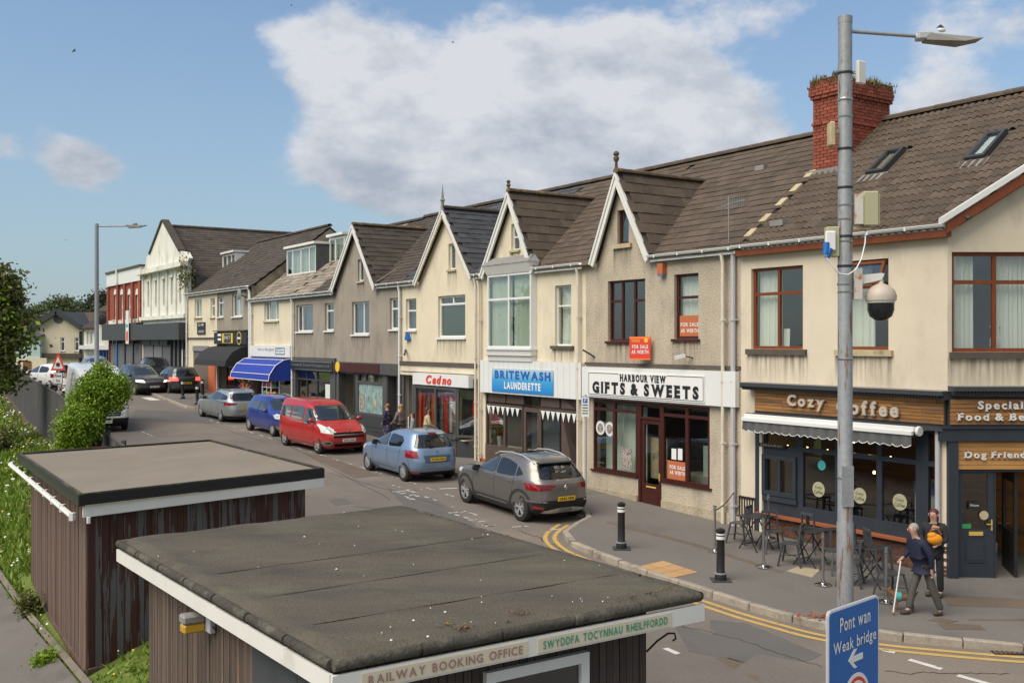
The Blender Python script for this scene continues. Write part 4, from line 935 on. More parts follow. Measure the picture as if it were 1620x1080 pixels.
# café interior
mb=MB(); mb.box(.2,8,3.4,3.5,0,2.7); mb.build('room_partition','weathered_board',ho)
flr=MB(); flr.add([(.15,.22,.02),(5.3,.22,.02),(9.5,6.4,.02),(.15,6.4,.02)],[(0,1,2,3)]); flr.build('shop_floor','room_floor',ho)
mb=MB(); mb.box(.3,4.5,1.6,2.2,0,1.0); mb.build('counter','black_paint',ho)
MB().box(h.x(1405),h.x(1452),.9,1.5,.1,1.75).build('drinks_fridge','curtain_white',ho); MB().box(h.x(1405),h.x(1452),.85,.9,1.5,1.75).build('menu_board','steel_blue',ho)
for k,(px,py) in enumerate(((1246,706),(1277,709),(1309,713),(1351,698),(1377,697),(1376,721),(1409,724),(1383,747))):
    m=.8; x=h.x(px,m); z=h.z(px,py,m); wpt=ho.matrix_basis@Vector((x,m,z))
    r_=thing('pendant_bulb','glowing filament bulb inside the café window, %s from the left'%ORD[k],'lamp',tuple(wpt),0,'filament bulbs hanging in the café window')
    b=MB(); b.ball((0,0,0),(.028,.028,.04),8,0,6); b.build('bulb','bulb',r_); MB().tube([(0,0,.03),(0,0,.25)],.006,4).build('flex','black_flat',r_)
# interior seen through the open door: table and chairs
def simple_table(loc,label):
    t=thing('cafe_table',label,'table',loc); MB().box(-.5,.5,-.35,.35,.72,.76).build('tabletop','weathered_board',t)
    for a in (-.4,.4):
        for b in (-.28,.28): MB().box(a-.02,a+.02,b-.02,b+.02,0,.72).build('leg','black_paint',t)
simple_table((10.35,22.6,z0+.02),'wooden table inside the café seen through the open doorway')
ch_=thing('dining_chair','dark chair inside the café doorway beside the wooden table','chair',(10.15,21.9,z0+.02),R(160))
MB().box(-.2,.2,-.2,.2,.43,.47).build('seat','black_paint',ch_); MB().box(-.2,.2,.17,.2,.5,.88).build('backrest','black_paint',ch_)
for a in (-.18,.18):
    for b in (-.18,.18): MB().box(a-.015,a+.015,b-.015,b+.015,0,.43).build('leg','chrome',ch_)
# black gate beside the café
gx0,gx1=h.x(1170.5),h.x(1195); gw=ho.matrix_basis@Vector((gx0,-.02,0)); gt=thing('railing_gate','small black iron railing between the drainpipe and the café front','gate',tuple(gw),ROT)
gl_=gx1-gx0; MB().box(0,gl_,-.02,.02,.95,.99).build('top_rail','black_paint',gt); MB().box(0,gl_,-.02,.02,.12,.15).build('bottom_rail','black_paint',gt)
for i in range(7): MB().box(i*gl_/6-.01,i*gl_/6+.01,-.01,.01,.1,.97).build('bar','black_paint',gt)

# ------------------------------------------------------------------ B: gift shop
h=HB('gift_shop','grey pebbledashed house with one steep white gable over the black lettered gifts and sweets shop','shop',11.62,5.5,base=.40); Bh=h; ho=h.o; z0=h.z0; W=h.W; ze=ZE-z0
mo=-.2; xl,xa,xr=h.x(934.7,mo),h.x(974,mo),h.x(1025,mo); zl=ze+.02; zA=h.z(974,271,mo)-.03
wL=(h.x(961.7),h.x(1020.8),h.z(961.7,539.4),h.z(961.7,445)); wR=(h.x(1066.7),h.x(1105),h.z(1066.7,536),h.z(1066.7,434.4)); wA=(h.x(976.6),h.x(995),h.z(978.6,386.7),h.z(978.6,333))
sh=(h.x(938.9),h.x(1122.8),h.z(938.9,741),h.z(938.9,630))
do_=(h.x(1009.5),h.x(1046.5),-.2,sh[3])
wall_mesh(ho,[(0,-.5),(do_[0],-.5),(do_[0],sh[2]),(sh[0],sh[2]),(sh[0],sh[3]),(sh[1],sh[3]),(sh[1],sh[2]),(do_[1],sh[2]),(do_[1],-.5),(W,-.5),(W,ze),(xr-.12,ze),(xa,zA-.18),(xl+.12,ze),(0,ze)],[wL,wR,wA],'pebble_wall')
cx=[wL[0],wL[0]+(wL[1]-wL[0])/3,wL[0]+2*(wL[1]-wL[0])/3,wL[1]]; tz=wL[2]+.66*(wL[3]-wL[2]); b=.035
window(ho,wL,'maroon_upvc',cells=[(cx[0]+.06,cx[1]-b,wL[2]+.06,tz-b),(cx[0]+.06,cx[1]-b,tz+b,wL[3]-.06),(cx[1]+b,cx[2]-b,wL[2]+.06,wL[3]-.06),(cx[2]+b,cx[3]-.06,wL[2]+.06,tz-b),(cx[2]+b,cx[3]-.06,tz+b,wL[3]-.06)],sill='maroon_upvc')
fR=window(ho,wR,'maroon_upvc',(),(.64,),bar=.07,cur=[(.0,1,.0,1)],sill='maroon_upvc')
MB().box(wR[0]+.1,wR[1]-.08,.10,.108,wR[2]+.06,wR[2]+.60).build('sale_poster','orange_brick',fR); text('FOR SALE',wR[0]+.14,wR[1]-.1,wR[2]+.32,wR[2]+.42,.099,'white_flat',fR,bold=.02); text('AR WERTH',wR[0]+.14,wR[1]-.1,wR[2]+.16,wR[2]+.26,.099,'white_flat',fR,bold=.02)
window(ho,wA,'maroon_upvc',(),(),bar=.06,cur=[(.3,1,0,1)],sill='sand_sill',siz=(.14,.12,.08))
MB().box(0,W,-.05,-.001,h.z(925,579)+.04,h.z(925,579)+.12).build('string_course','stone_sill',ho)
shell(h,ze); roofbase(h,-.0,W,ze,ym=.02)
def keepB(c): return not (xl+.1<c.x<xr-.1 and c.y<.25)
L=(MR+.2)/UY.y; ny=19; tiles(ho,(0.0,-.2,ze-SLOPE*.2+.02),(1,0,0),UY,int(W/.42)+1,ny,.42,L/ny,'flat','tile_brown',lambda c:keepB(c) and c.x<W+.02,300,True)
ridge(ho,(-.0,MR,ze+SLOPE*MR+.10),(W,MR,ze+SLOPE*MR+.10),'tile_brown',.13)
gable_roof(h,xl,zl,xa,zA,xr,zl,ze,nobj=120); bargeboard(h,xl-.06,zl-.12,xa,zA,xr+.06,zl-.12,.18,-.22,-.16)
MB().lathe([(.08,0),(.05,.1),(.035,.28),(.07,.33),(.085,.4),(.05,.46),(.09,.5),(.07,.56),(0.001,.6)],(xa,-.18,zA),8).build('finial','ridge_lichen',ho,smooth=50)
a_,b_=onroof(h,1205,270,ze)
MB().box(a_-.16,a_+.16,b_-.1,b_+.1,ze+SLOPE*b_,ze+SLOPE*b_+.14).build('vent_tile','lead',ho)
gutter(ho,xr+.02,W,ze-.03,y=-.22); 
pipe(ho,h.x(1149.5),ze-.1,0,'cream_pipe',y=-.13); pipe(ho,h.x(1165.5)-.03,ze-.14,0,'grey_pipe',y=-.09,r=.06,offs=False)
mb=MB(); mb.box(h.x(1046.5),h.x(1055),-.16,-.01,h.z(1050,434),h.z(1050,417)); mb.build('alarm_box','orange_brick',ho); MB().box(h.x(1046.5)+.01,h.x(1055)-.01,-.15,-.02,h.z(1050,437),h.z(1050,434)).build('alarm_base','steel_blue',ho)
# sign
f0,f1=h.z(925,626),h.z(925,579.4); MB().box(.02,W-.03,-.16,-.02,f0,f1).build('fascia','panel_white',ho)
s0,s1=h.z(938.3,624),h.z(938.3,587); sx0,sx1=h.x(938.3),h.x(1122.8)
MB().box(sx0,sx1,-.185,-.161,s0,s1).build('sign_panel','white_flat',ho); mb=MB(); mb.poly(rect(sx0+.03,sx1-.03,s0+.03,s1-.03),[rect(sx0+.045,sx1-.045,s0+.045,s1-.045)],-.19,-.186); mb.build('sign_border','black_flat',ho)
gap=MB(); gap.box(h.x(987),h.x(1063.5),-.193,-.1905,s1-.06,s1-.02); gap.build('border_gap','white_flat',ho)
text('HARBOUR VIEW',h.x(989),h.x(1062),s1-.235,s1-.035,-.194,'black_flat',ho,bold=.045,serif=True); text('GIFTS & SWEETS',h.x(945.5),h.x(1114),s0+.07,s0+.405,-.19,'black_flat',ho,bold=.06,serif=True)
# shopfront
zt_=sh[3]-.30; vx=[h.x(p) for p in (941,969,973,1005.5,1014.5,1043.5,1050,1084,1089,1120)]
cells=[(vx[0],vx[1],sh[2]+.07,zt_-.03),(vx[0],vx[1],zt_+.05,sh[3]-.08),(vx[2],vx[3],sh[2]+.07,zt_-.03),(vx[2],vx[3],zt_+.05,sh[3]-.08),(vx[4],vx[5],zt_-.09,sh[3]-.08),(vx[6],vx[7],sh[2]+.07,zt_-.03),(vx[6],vx[7],zt_+.05,sh[3]-.08),(vx[8],vx[9],sh[2]+.07,zt_-.03),(vx[8],vx[9],zt_+.05,sh[3]-.08)]
mb=MB(); mb.poly([(sh[0]+.003,sh[2]+.003),(do_[0]+.003,sh[2]+.003),(do_[0]+.003,.02),(vx[4]-.03,.02),(vx[4]-.03,zt_-.15),(vx[5]+.03,zt_-.15),(vx[5]+.03,.02),(do_[1]-.003,.02),(do_[1]-.003,sh[2]+.003),(sh[1]-.003,sh[2]+.003),(sh[1]-.003,sh[3]-.003),(sh[0]+.003,sh[3]-.003)],[rect(*c) for c in cells],.0,.08)
fs_=mb.build('shopfront','maroon_upvc',ho)
for c in cells: MB().box(c[0]-.01,c[1]+.01,.04,.046,c[2]-.01,c[3]+.01).build('pane','shop_glass' if c[0]>vx[3] else 'glass',fs_)
dd=(vx[4]-.025,vx[5]+.025,.03,zt_-.155); dg=(dd[0]+.12,dd[1]-.10,.78,dd[3]-.12)
mb=MB(); mb.poly(rect(*dd),[rect(*dg)],.03,.09); mb.box(dd[0]+.12,dd[1]-.12,.02,.03,.12,.62); d_=mb.build('door','maroon_upvc',ho); MB().box(dg[0],dg[1],.05,.056,dg[2],dg[3]).build('pane','glass',d_); MB().box(dd[0]+.2,dd[1]-.2,.02,.03,.68,.72).build('letterbox','gold',d_)
MB().box(dd[1]-.06,dd[1]-.03,.0,.03,.9,1.1).build('handle','gold',d_)
MB().box(sh[0]-.08,do_[0],-.06,.05,sh[2]-.05,sh[2]).build('sill','maroon_upvc',ho); MB().box(do_[1],sh[1]+.08,-.06,.05,sh[2]-.05,sh[2]).build('sill','maroon_upvc',ho)
for a,b_ in ((0.0,do_[0]-.01),(do_[1]+.01,W)): MB().box(a+.02,b_,-.05,-.001,-.5,.42).build('plinth','riser_render',ho)
# things behind the glass
MB().box(dg[0]-.05,dg[1]+.05,.30,.31,.9,2.0).build('door_blind','sand_sill',ho)
MB().box(vx[0],vx[3],.42,.44,.5,sh[3]).build('window_backing','curtain_green',ho); MB().box(vx[8]-.1,vx[9]+.3,.62,.64,.4,1.9).build('inner_partition','curtain_green',ho); MB().box(vx[6],vx[9]+.3,.5,1.3,.3,1.1).build('window_bed','room_wall',ho)
pr=[]
for (nm,pa,pb,ya,yb,m_) in (('poster',982,998,707,740,'floral_light'),('notice',1061,1068.5,709,726,'white_flat'),('notice',1071,1078,709,727,'white_flat')):
    MB().box(h.x(pa),h.x(pb),.03,.036,h.z(pa,yb),h.z(pa,ya)).build(nm,m_,fs_)
x_,X_=h.x(1054.5),h.x(1083.5); zq,ZQ=h.z(1054.5,757),h.z(1054.5,727.5); MB().box(x_,X_,.028,.036,zq,ZQ).build('sale_poster','orange_brick',fs_); text('FOR SALE',x_+.1,X_-.02,zq+.28,zq+.38,.027,'white_flat',fs_,bold=.03);text('AR WERTH',x_+.1,X_-.02,zq+.14,zq+.24,.027,'white_flat',fs_,bold=.03)
for px,py in ((948.5,676.5),(963,678.5)):
    MB().lathe([(.20,.030),(.20,.036)],(h.x(px),0,h.z(px,py)),20,0,'y').build('round_sticker','white_flat',fs_); MB().lathe([(.13,.026),(.13,.030)],(h.x(px),0,h.z(px,py)),16,0,'y').build('sticker_picture','floral_light',fs_)
# estate agent board, camera, light
wp=ho.matrix_basis@Vector((h.x(1024),-.25,h.z(1024,550))); sb=thing('estate_agent_board','orange and red estate agent board fixed to the wall above the gift shop sign','sign',tuple(wp),R(-30))
MB().box(-.30,.30,-.02,.02,-.32,.30).build('board','orange_flat',sb); MB().box(-.30,.30,-.026,-.0205,-.27,.24).build('red_panel','red_flat',sb)
text('FOR SALE',-.22,.24,-.02,.08,-.028,'white_flat',sb,bold=.03); text('AR WERTH',-.24,.25,-.16,-.06,-.028,'white_flat',sb,bold=.03); text('THORNES',-.24,.0,.15,.22,-.028,'yellow_flat',sb,bold=.02)
MB().lathe([(.06,-.03),(.06,-.026)],(.18,0,.2),12,0,'y').build('emblem','yellow_flat',sb); MB().bar((-.0,.02,.0),(.0,.25,.0),.05).build('bracket','steel',sb)
wp=ho.matrix_basis@Vector((h.x(1096),0,h.z(1096,566))); cm_=thing('security_camera','small white security camera on the pebbledash above the gift shop sign','camera',tuple(wp),ROT)
MB().bar((0,0,0),(-.1,-.22,.05),.03).build('arm','dark_grey',cm_); MB().bar((-.1,-.18,.06),(-.22,-.42,-.0),.09).build('body','white_flat',cm_)
wp=ho.matrix_basis@Vector((h.x(941),0,h.z(941,562))); cm_=thing('wall_floodlight','thin grey light bracket on the pebbledash left of the gift shop sign','light',tuple(wp),ROT); MB().bar((0,0,-.05),(-.18,-.3,.16),.05).build('arm','dark_grey',cm_)
# aerial
a_,b_=onroof(h,1153,392,ze); wp=ho.matrix_basis@Vector((h.x(1153,.1),.1,ze-.0)); ae=thing('television_aerial','silver television aerial on a thin mast at the eaves between two roofs','aerial',tuple(wp),ROT)
MB().tube([(0,0,0),(0,0,1.25)],.018,6).build('mast','steel',ae); mb=MB(); mb.bar((-.25,0,1.05),(.55,0,1.12),.02)
for i in range(9): mb.bar((-.1+.075*i,0,.95),(-.1+.075*i,0,1.25),.008)
mb.bar((-.25,0,.85),(-.25,0,1.3),.01); mb.build('antenna','steel',ae)

# ------------------------------------------------------------------ C: launderette
h=HB('launderette','cream house with a steep gable, white oriel window and blue launderette sign','shop',17.32,11.62,base=.60); ho=h.o; z0=h.z0; W=h.W; ze=ZE-z0
xl,xa,xr=h.x(761.7,mo)+.0,h.x(803.6,mo),h.x(842,mo); zl=ze+.02; zA=h.z(803.6,302.6,mo)-.02
wA=(h.x(808.8),h.x(821.8),h.z(808.8,396.5),h.z(808.8,354.6)); wR=(h.x(878),h.x(903.7),h.z(877,546.7),h.z(877,452)); oz0,oz1=h.z(771,550),h.z(771,437)
d=.2; ox0,ox1=h.x(771,-d),h.x(840,-d); oin=(ox0+.12,ox1-.05,oz0,oz1)
sh=(h.x(768),h.x(915),-.3,h.z(768,600))
wall_mesh(ho,[(0,-.5),(W,-.5),(W,ze),(xr-.1,ze),(xa,zA-.2),(xl+.1,ze),(0,ze)],[wA,wR,sh,oin],'cream_wall')
window(ho,wA,'panel_white',(),(.5,),bar=.05,sill='sand_sill'); window(ho,wR,'panel_white',(),(.66,),bar=.05,cur=[(.0,.45,0,.66),(.5,1,0,.66),(0,1,.66,1)],sill='stone_sill',siz=(.15,.1,.08))
# oriel: front and two splayed cheeks
ph=oz1-oz0
fo=window(ho,(ox0,ox1,oz0,oz1),'panel_white',(.5,),(.66,),y=-d,bar=.07,cur=[(.02,.47,0,.98),(.53,.98,0,.98)],name='oriel_window',curmat='curtain_green')
for sx,xx,xw in ((0,ox0,ox0-.12),(1,ox1-.02,ox1+.01)):
    mb=MB(); mb.bar((xx,-d+.03,(oz0+oz1)/2),(xw,0,(oz0+oz1)/2),.05,ph) ; mb.build('oriel_cheek','panel_white',ho)
def trap(z0_,z1_,e0,e1,mat,name):
    mb=MB(); vs=[]
    for z,e in ((z0_,e0),(z1_,e1)): vs+=[(ox0-.12-e,0.0,z),(ox0-e*.6,-d-e,z),(ox1+e*.6,-d-e,z),(ox1+.02+e,0,z)]
    mb.add(vs,[(0,3,2,1),(4,5,6,7),(0,1,5,4),(1,2,6,5),(2,3,7,6),(3,0,4,7)]); mb.build(name,mat,ho)
trap(oz0-.06,oz0-.003,.06,.06,'panel_white','oriel_sill'); trap(oz0-.42,oz0-.065,-.03,.02,'panel_white','oriel_apron'); trap(oz0-.56,oz0-.425,-.16,-.03,'panel_white','oriel_base'); trap(oz0-.25,oz0-.22,.035,.035,'room_wall','oriel_rib')
trap(oz1+.002,oz1+.30,.02,.16,'white_paint','oriel_cornice'); trap(oz1+.302,oz1+.55,.18,-.10,'lead','oriel_roof')
shell(h,ze); roofbase(h,0,W,ze,ym=.02)
def keepC(c): return not (xl+.0<c.x<xr-.1 and c.y<.25)
tiles(ho,(0.0,-.2,ze-SLOPE*.2+.02),(1,0,0),UY,int(W/.42)+1,19,.42,L/19,'flat','tile_brown',lambda c:keepC(c) and c.x<W,220,True)
ridge(ho,(.0,MR,ze+SLOPE*MR+.10),(W,MR,ze+SLOPE*MR+.10),'tile_brown',.13)
gable_roof(h,xl,zl,xa,zA,xr,zl,ze,nobj=100); bargeboard(h,xl-.1,zl-.15,xa,zA,xr+.06,zl-.15,.18,-.22,-.16)
MB().lathe([(.08,0),(.05,.1),(.04,.16),(.08,.21),(.04,.28),(.075,.34),(0.001,.4)],(xa,-.18,zA),8).build('finial','ridge_lichen',ho,smooth=50)
gutter(ho,xr,W,ze-.03,y=-.22); gutter(ho,-.1,.12,ze-.03,y=-.22); pipe(ho,h.x(919.5),ze-.1,0,'cream_pipe',y=-.12); pipe(ho,h.x(762)+.02,ze-.2,0,'cream_pipe',y=-.12)
f0,f1=h.z(759,619),h.z(759,569); MB().box(.06,W-.06,-.14,-.02,f0,f1).build('fascia','panel_white',ho)
for i in range(18): MB().box(.3+i*.3,.306+i*.3,-.143,-.1405,f0,f1).build('panel_joint','room_wall',ho)
sx0,sx1=h.x(785),h.x(882); s0,s1=h.z(785,618),h.z(785,581.8); MB().box(sx0,sx1,-.17,-.145,s0,s1).build('sign_panel','sign_gradient',ho)
text('BRITEWASH',sx0+.18,sx1-.12,s0+.42,s1-.06,-.172,'blue_sign',ho,bold=.05,name='heading_letters'); text('LAUNDERETTE',sx0+.75,sx1-.65,s0+.10,s0+.34,-.172,'white_flat',ho,bold=.05)
# timber shopfront
zt_=h.z(768,637); zb=h.z(768,702); zf=f0+.1
X=[h.x(p) for p in (768,796.8,825.7,853,885.4,916)]
cells=[(X[i]+.06,X[i+1]-.04,zt_+.06,zf-.1) for i in range(5)]+[(X[i]+.06,X[i+1]-.04,zb,zt_-.06) for i in (0,1,3,4)]
mb=MB(); mb.poly(rect(sh[0]+.01,X[2],-.1,zt_),[rect(*c) for c in cells[5:7]],.02,.12); mb.poly(rect(X[3],sh[1]-.01,-.1,zt_),[rect(*c) for c in cells[7:]],.02,.12); mb.poly(rect(sh[0]+.01,sh[1]-.01,zt_+.001,zf),[rect(*c) for c in cells[:5]],.018,.122)
for i in (0,1,3,4): mb.poly(rect(X[i]+.1,X[i+1]-.08,.1,zb-.14),[],.005,.02)
fs_=mb.build('shopfront','brown_frame',ho)
for i,c in enumerate(cells): MB().box(c[0]-.01,c[1]+.01,.06,.066,c[2]-.01,c[3]+.01).build('pane','brown_frame' if i in (0,1,3,4) else 'shop_glass',fs_)
dd=(X[2]+.03,X[3]-.03,.0,zt_-.02); dg=(dd[0]+.14,dd[1]-.12,.85,dd[3]-.14); mb=MB(); mb.poly(rect(*dd),[rect(*dg)],.04,.10); d_=mb.build('door','brown_frame',ho); MB().box(dg[0],dg[1],.06,.066,dg[2],dg[3]).build('pane','shop_glass',d_); MB().box(dd[1]-.08,dd[1]-.05,.0,.04,.95,1.25).build('handle','steel',d_)
MB().box(X[0]-.02,X[0]+.0,-.02,.02,0,1).build('pilaster','cream_flat',ho)
# launderette interior: white room, round dryers, orange seats
MB().box(.15,W-.15,1.9,1.95,.0,3.0).build('inner_wall','curtain_white',ho); MB().box(.2,X[3],.35,2.3,.0,.04).build('window_bed','white_paint',ho)
MB().box(X[0],X[2]-.1,.3,.8,zb-.12,zb-.07).build('window_shelf','white_paint',ho)
mlist=[(X[3]+.35,1.35),(X[4]+.35,1.35)]
for k,(a,zc_) in enumerate(mlist):
    dz=thing('tumble_dryer','steel tumble dryer with round black door inside the launderette, '+('left' if k==0 else 'right')+' one of the pair','dryer',tuple(ho.matrix_basis@Vector((a,1.3,0))),ROT)
    MB().box(-.45,.45,0,.7,.1,2.0).build('cabinet','steel',dz); MB().lathe([(.30,-.06),(.36,-.05),(.36,.0)],(0,0,1.4),20,0,'y').build('round_door','privacy_glass',dz)
for k in range(5):
    a=X[3]+.15+k*.48; st=thing('bucket_seat','orange seat inside the launderette window, %s from the left'%ORD[k],'chair',tuple(ho.matrix_basis@Vector((a,.65,0))),ROT,'orange seats inside the launderette'); MB().box(-.19,.19,0,.4,.4,.45).build('seat','copper_sill',st); MB().box(-.19,.19,-.03,.03,.45,.9).build('backrest','copper_sill',st)
pl=thing('potted_plant','yellow green potted plant on the launderette window shelf','plant',tuple(ho.matrix_basis@Vector((h.x(790,.5),.5,zb-.07))),0)
MB().lathe([(.05,0),(.09,.3),(.07,.32)],(0,0,0),10).build('pot','white_flat',pl); lf=MB()
for i in range(40):
    a=random.uniform(0,6.3); rr=random.uniform(.06,.22); zz=random.uniform(.38,.72); lf.add([(0,0,.32),(rr*math.cos(a),rr*math.sin(a),zz),(rr*math.cos(a+.5),rr*math.sin(a+.5),zz+.06)],[(0,1,2)])
lf.build('leaves','leaf_bright',pl)
nn=0
for (xa_,xb_) in ((X[0]+.05,X[2]-.02),(X[3]+.05,X[5]-.03)):
    bt=thing('bunting','string of small pale pennants across the '+('left' if nn==0 else 'right')+' launderette window','bunting',tuple(ho.matrix_basis@Vector((0,0,0))),ROT); nn+=1
    n=int((xb_-xa_)/.27); mb=MB(); mb.box(xa_,xb_,.005,.012,zt_-.09,zt_-.075); mb.build('cord','white_flat',bt)
    for i in range(n): x=xa_+.05+i*(xb_-xa_-.1)/n; m_=MB(); m_.poly([(x,zt_-.09),(x+.10,zt_-.36),(x+.2,zt_-.09)],[],.0,.006); m_.build('pennant','white_flat',bt)
op=text('OPEN',h.x(893),h.x(909),h.z(893,664),h.z(893,657),.08,'neon_red',ho,name='neon_letters',bold=.01)

# ------------------------------------------------------------------ D: boutique
h=HB('boutique','pale yellow gabled house with carved bargeboards and slate roof over the red lettered clothes shop','shop',23.25,17.32,base=.82); ho=h.o; z0=h.z0; W=h.W; ze=ZE-z0
xl,xa,xr=h.x(655,mo),h.x(699.3,mo),h.x(745,mo); zl=ze+.0; zA=h.z(699.3,330,mo)
wA=h.r(709.5,720.5,386,427); wL=h.r(642,658.6,473,522); wR=h.r(693,736,468.7,533.9)
sh=(.14,h.x(756),-.3,h.z(666,592)+.0)
wall_mesh(ho,[(0,-.5),(W,-.5),(W,ze),(xr-.1,ze),(xa,zA-.2),(xl+.1,ze),(0,ze)],[wA,wL,wR,sh],'yellow_wall')
window(ho,wA,'panel_white',(),(),bar=.06,sill='sand_sill'); window(ho,wL,'panel_white',(),(.62,),bar=.06,cur=[(0,1,0,.62)],sill='panel_white',curmat='steel_blue')
fR=window(ho,wR,'panel_white',(.5,),(.80,),cells=[(wR[0]+.07,wR[1]-.07,wR[2]+.07,wR[2]+.77*(wR[3]-wR[2])),(wR[0]+.07,(wR[0]+wR[1])/2-.04,wR[2]+.82*(wR[3]-wR[2]),wR[3]-.07),((wR[0]+wR[1])/2+.04,wR[1]-.07,wR[2]+.82*(wR[3]-wR[2]),wR[3]-.07)],sill='panel_white')
bl=MB(); zz=wR[2]+.08
while zz<wR[2]+.77*(wR[3]-wR[2]): bl.box(wR[0]+.08,wR[1]-.08,.17,.20,zz,zz+.03); zz+=.04
bl.build('venetian_blind','blind_green',fR)
shell(h,ze); roofbase(h,0,W,ze,ym=.02,mat='slate')
tiles(ho,(0,-.2,ze-SLOPE*.2+.02),(1,0,0),UY,int(W/.42),20,.42,L/20,'flat','slate',lambda c: not (xl<c.x<xr-.1 and c.y<.25) and c.x<W,120,True)
ridge(ho,(0,MR,ze+SLOPE*MR+.10),(W,MR,ze+SLOPE*MR+.10),'tile_dark',.13)
gable_roof(h,xl,zl,xa,zA,xr,zl,ze,'slate','flat',180,.34,.24,ridge_mat='tile_dark')
bargeboard(h,xl-.05,zl-.15,xa,zA,xr+.03,zl-.15,.14,-.22,-.17,'white_paint')
# carved fringe under the boards
for (xf) in (xl,xr):
    mb=MB(); n=24
    for i in range(1,n):
        t=i/n; x=xa+(xf-xa)*t; z=zA+(zl-zA)*t-.20; mb.lathe([(.075,-.215),(.075,-.175)],(x,0,z-.04),8,0,'y')
    mb.build('carved_fringe','sand_sill',ho)
MB().lathe([(.09,0),(.05,.15),(.06,.3),(.09,.35),(.05,.42),(.03,.6),(.001,.95)],(xa,-.18,zA-.05),6).build('finial','lead',ho)
gutter(ho,xr,W,ze-.03,y=-.22); gutter(ho,-.05,xl,ze-.03,y=-.22); pipe(ho,.03,ze-.1,0,'panel_white',y=-.12); pipe(ho,h.x(757),ze-.1,0,'cream_pipe',y=-.12)
MB().poly([(h.x(644),h.z(644,538)),(h.x(651),h.z(644,537)),(h.x(648),h.z(644,527.5)),(h.x(646),h.z(644,527.5))],[],-.12,-.01).build('alarm_box','blue_sign',ho)
MB().bar((h.x(642),-.0,h.z(642,553)),(h.x(649),-.25,h.z(642,561)),.06).build('lamp_arm','dark_grey',ho)
MB().box(-.02,.24,-.04,-.001,-.4,h.z(638,592)).build('pilaster','mid_grey_paint',ho)
c0,c1=h.z(638,592),h.z(638,577); MB().box(.05,W-.02,-.09,-.001,c0,c1).build('plaster_band','cream_wall',ho); MB().box(.05,W-.02,-.13,-.001,c1+.001,c1+.15).build('cornice','stone_sill',ho)
p0,p1=h.z(663.5,606),h.z(663.5,589); MB().box(h.x(664),h.x(753),-.30,-.10,p0-.02,p1).build('sign_panel','panel_white',ho)
text('Cadno',h.x(686),h.x(726),p0+.04,p1-.05,-.302,'red_flat',ho,bold=.035,shear=.25,depth=.02)
X=[h.x(p) for p in (666,698,732,752)]; zt_=p0-.06; zb=h.z(666,681)
MB().box(X[0]-.35,X[0]-.02,-.2,.2,-.2,p0).build('pillar','mid_grey_paint',ho)
for a,b_ in ((X[0],X[1]),(X[1],X[2])):
    mb=MB(); mb.poly(rect(a,b_,zb,zt_),[rect(a+.06,b_-.06,zb+.08,zt_-.08)],-.26,-.18); f_=mb.build('shop_window','mid_grey_paint',ho); MB().box(a+.05,b_-.05,-.22,-.214,zb+.07,zt_-.07).build('pane','shop_glass',f_)
mb=MB(); mb.poly(rect(0,1.05,zb,zt_),[rect(.08,.99,zb+.08,zt_-.08)],-.04,.04); f_=mb.build('shop_window','mid_grey_paint',ho); f_.location=(X[2]-.02,-.22,0); f_.rotation_euler=(0,0,R(38)); MB().box(.07,1.0,-.003,.003,zb+.07,zt_-.07).build('pane','shop_glass',f_)
MB().box(X[0]-.02,X[2]+.02,-.29,-.0,-.3,zb-.02).build('stall_riser','mid_grey_paint',ho); MB().box(X[0]-.06,X[2]+.06,-.34,.3,zb-.08,zb-.0).build('sill','mid_grey_paint',ho)
m_=MB(); m_.add([(X[2],-.28,-.3),(X[2]+.8,.34,-.3),(X[2]+.8,.34,zb-.09),(X[2],-.28,zb-.09)],[(0,1,2,3)]); m_.build('stall_riser','dark_grey',ho)
MB().box(.16,X[0]-.36,.9,.98,0,sh[3]).build('recessed_door','dark_grey',ho); MB().box(X[0]-.37,X[0]-.33,-.1,.9,0,sh[3]).build('recess_cheek','dark_grey',ho); MB().box(.16,sh[1],-.1,.24,p1,sh[3]+.1).build('lintel','mid_grey_paint',ho)
MB().box(X[0]-.3,X[2]+.4,-.16,.9,zb-.12,zb-.09).build('display_floor','beige_cloth',ho); MB().box(X[0]-.3,X[3]+.3,.75,.8,zb,zt_).build('display_back','room_wall',ho)
for k,dx in enumerate((.15,.0)): MB().box(X[3]+.02-dx,X[3]+.75-dx*0,-.25+.2*k,.4,-.1+.17*k-.08,.07+.17*k).build('doorstep','copper_sill',ho)
# window stock: garments on hangers, each its own thing
cols=['orange_flat','red_flat','red_flat','floral_light','orange_flat','lilac_flat','floral_cloth','floral_light','beige_cloth','red_flat','white_cloth','pink_cloth','floral_light','sand_sill']
names={'orange_flat':'orange','red_flat':'red','floral_light':'pale patterned','lilac_flat':'lilac','floral_cloth':'dark floral','beige_cloth':'beige','white_cloth':'white','pink_cloth':'pink','sand_sill':'tan'}
def garment(w_,l_,mat):
    mb=MB(); n=14; vs=[];fs=[]
    for i in range(n+1):
        t=i/n; x=-w_/2+w_*t; 
        for k,z in enumerate((0,-.12,-l_*.5,-l_)):
            sp=(.55,1,1.05,1.25)[k]; vs.append((x*sp,.03*math.sin(i*1.9+k)+.05*math.cos(math.pi*(t-.5)),z-(abs(t-.5)*.12 if k==0 else 0)))
    for i in range(n):
        for k in range(3): fs.append((4*i+k,4*i+k+1,4*(i+1)+k+1,4*(i+1)+k))
    mb.add(vs,fs); return mb
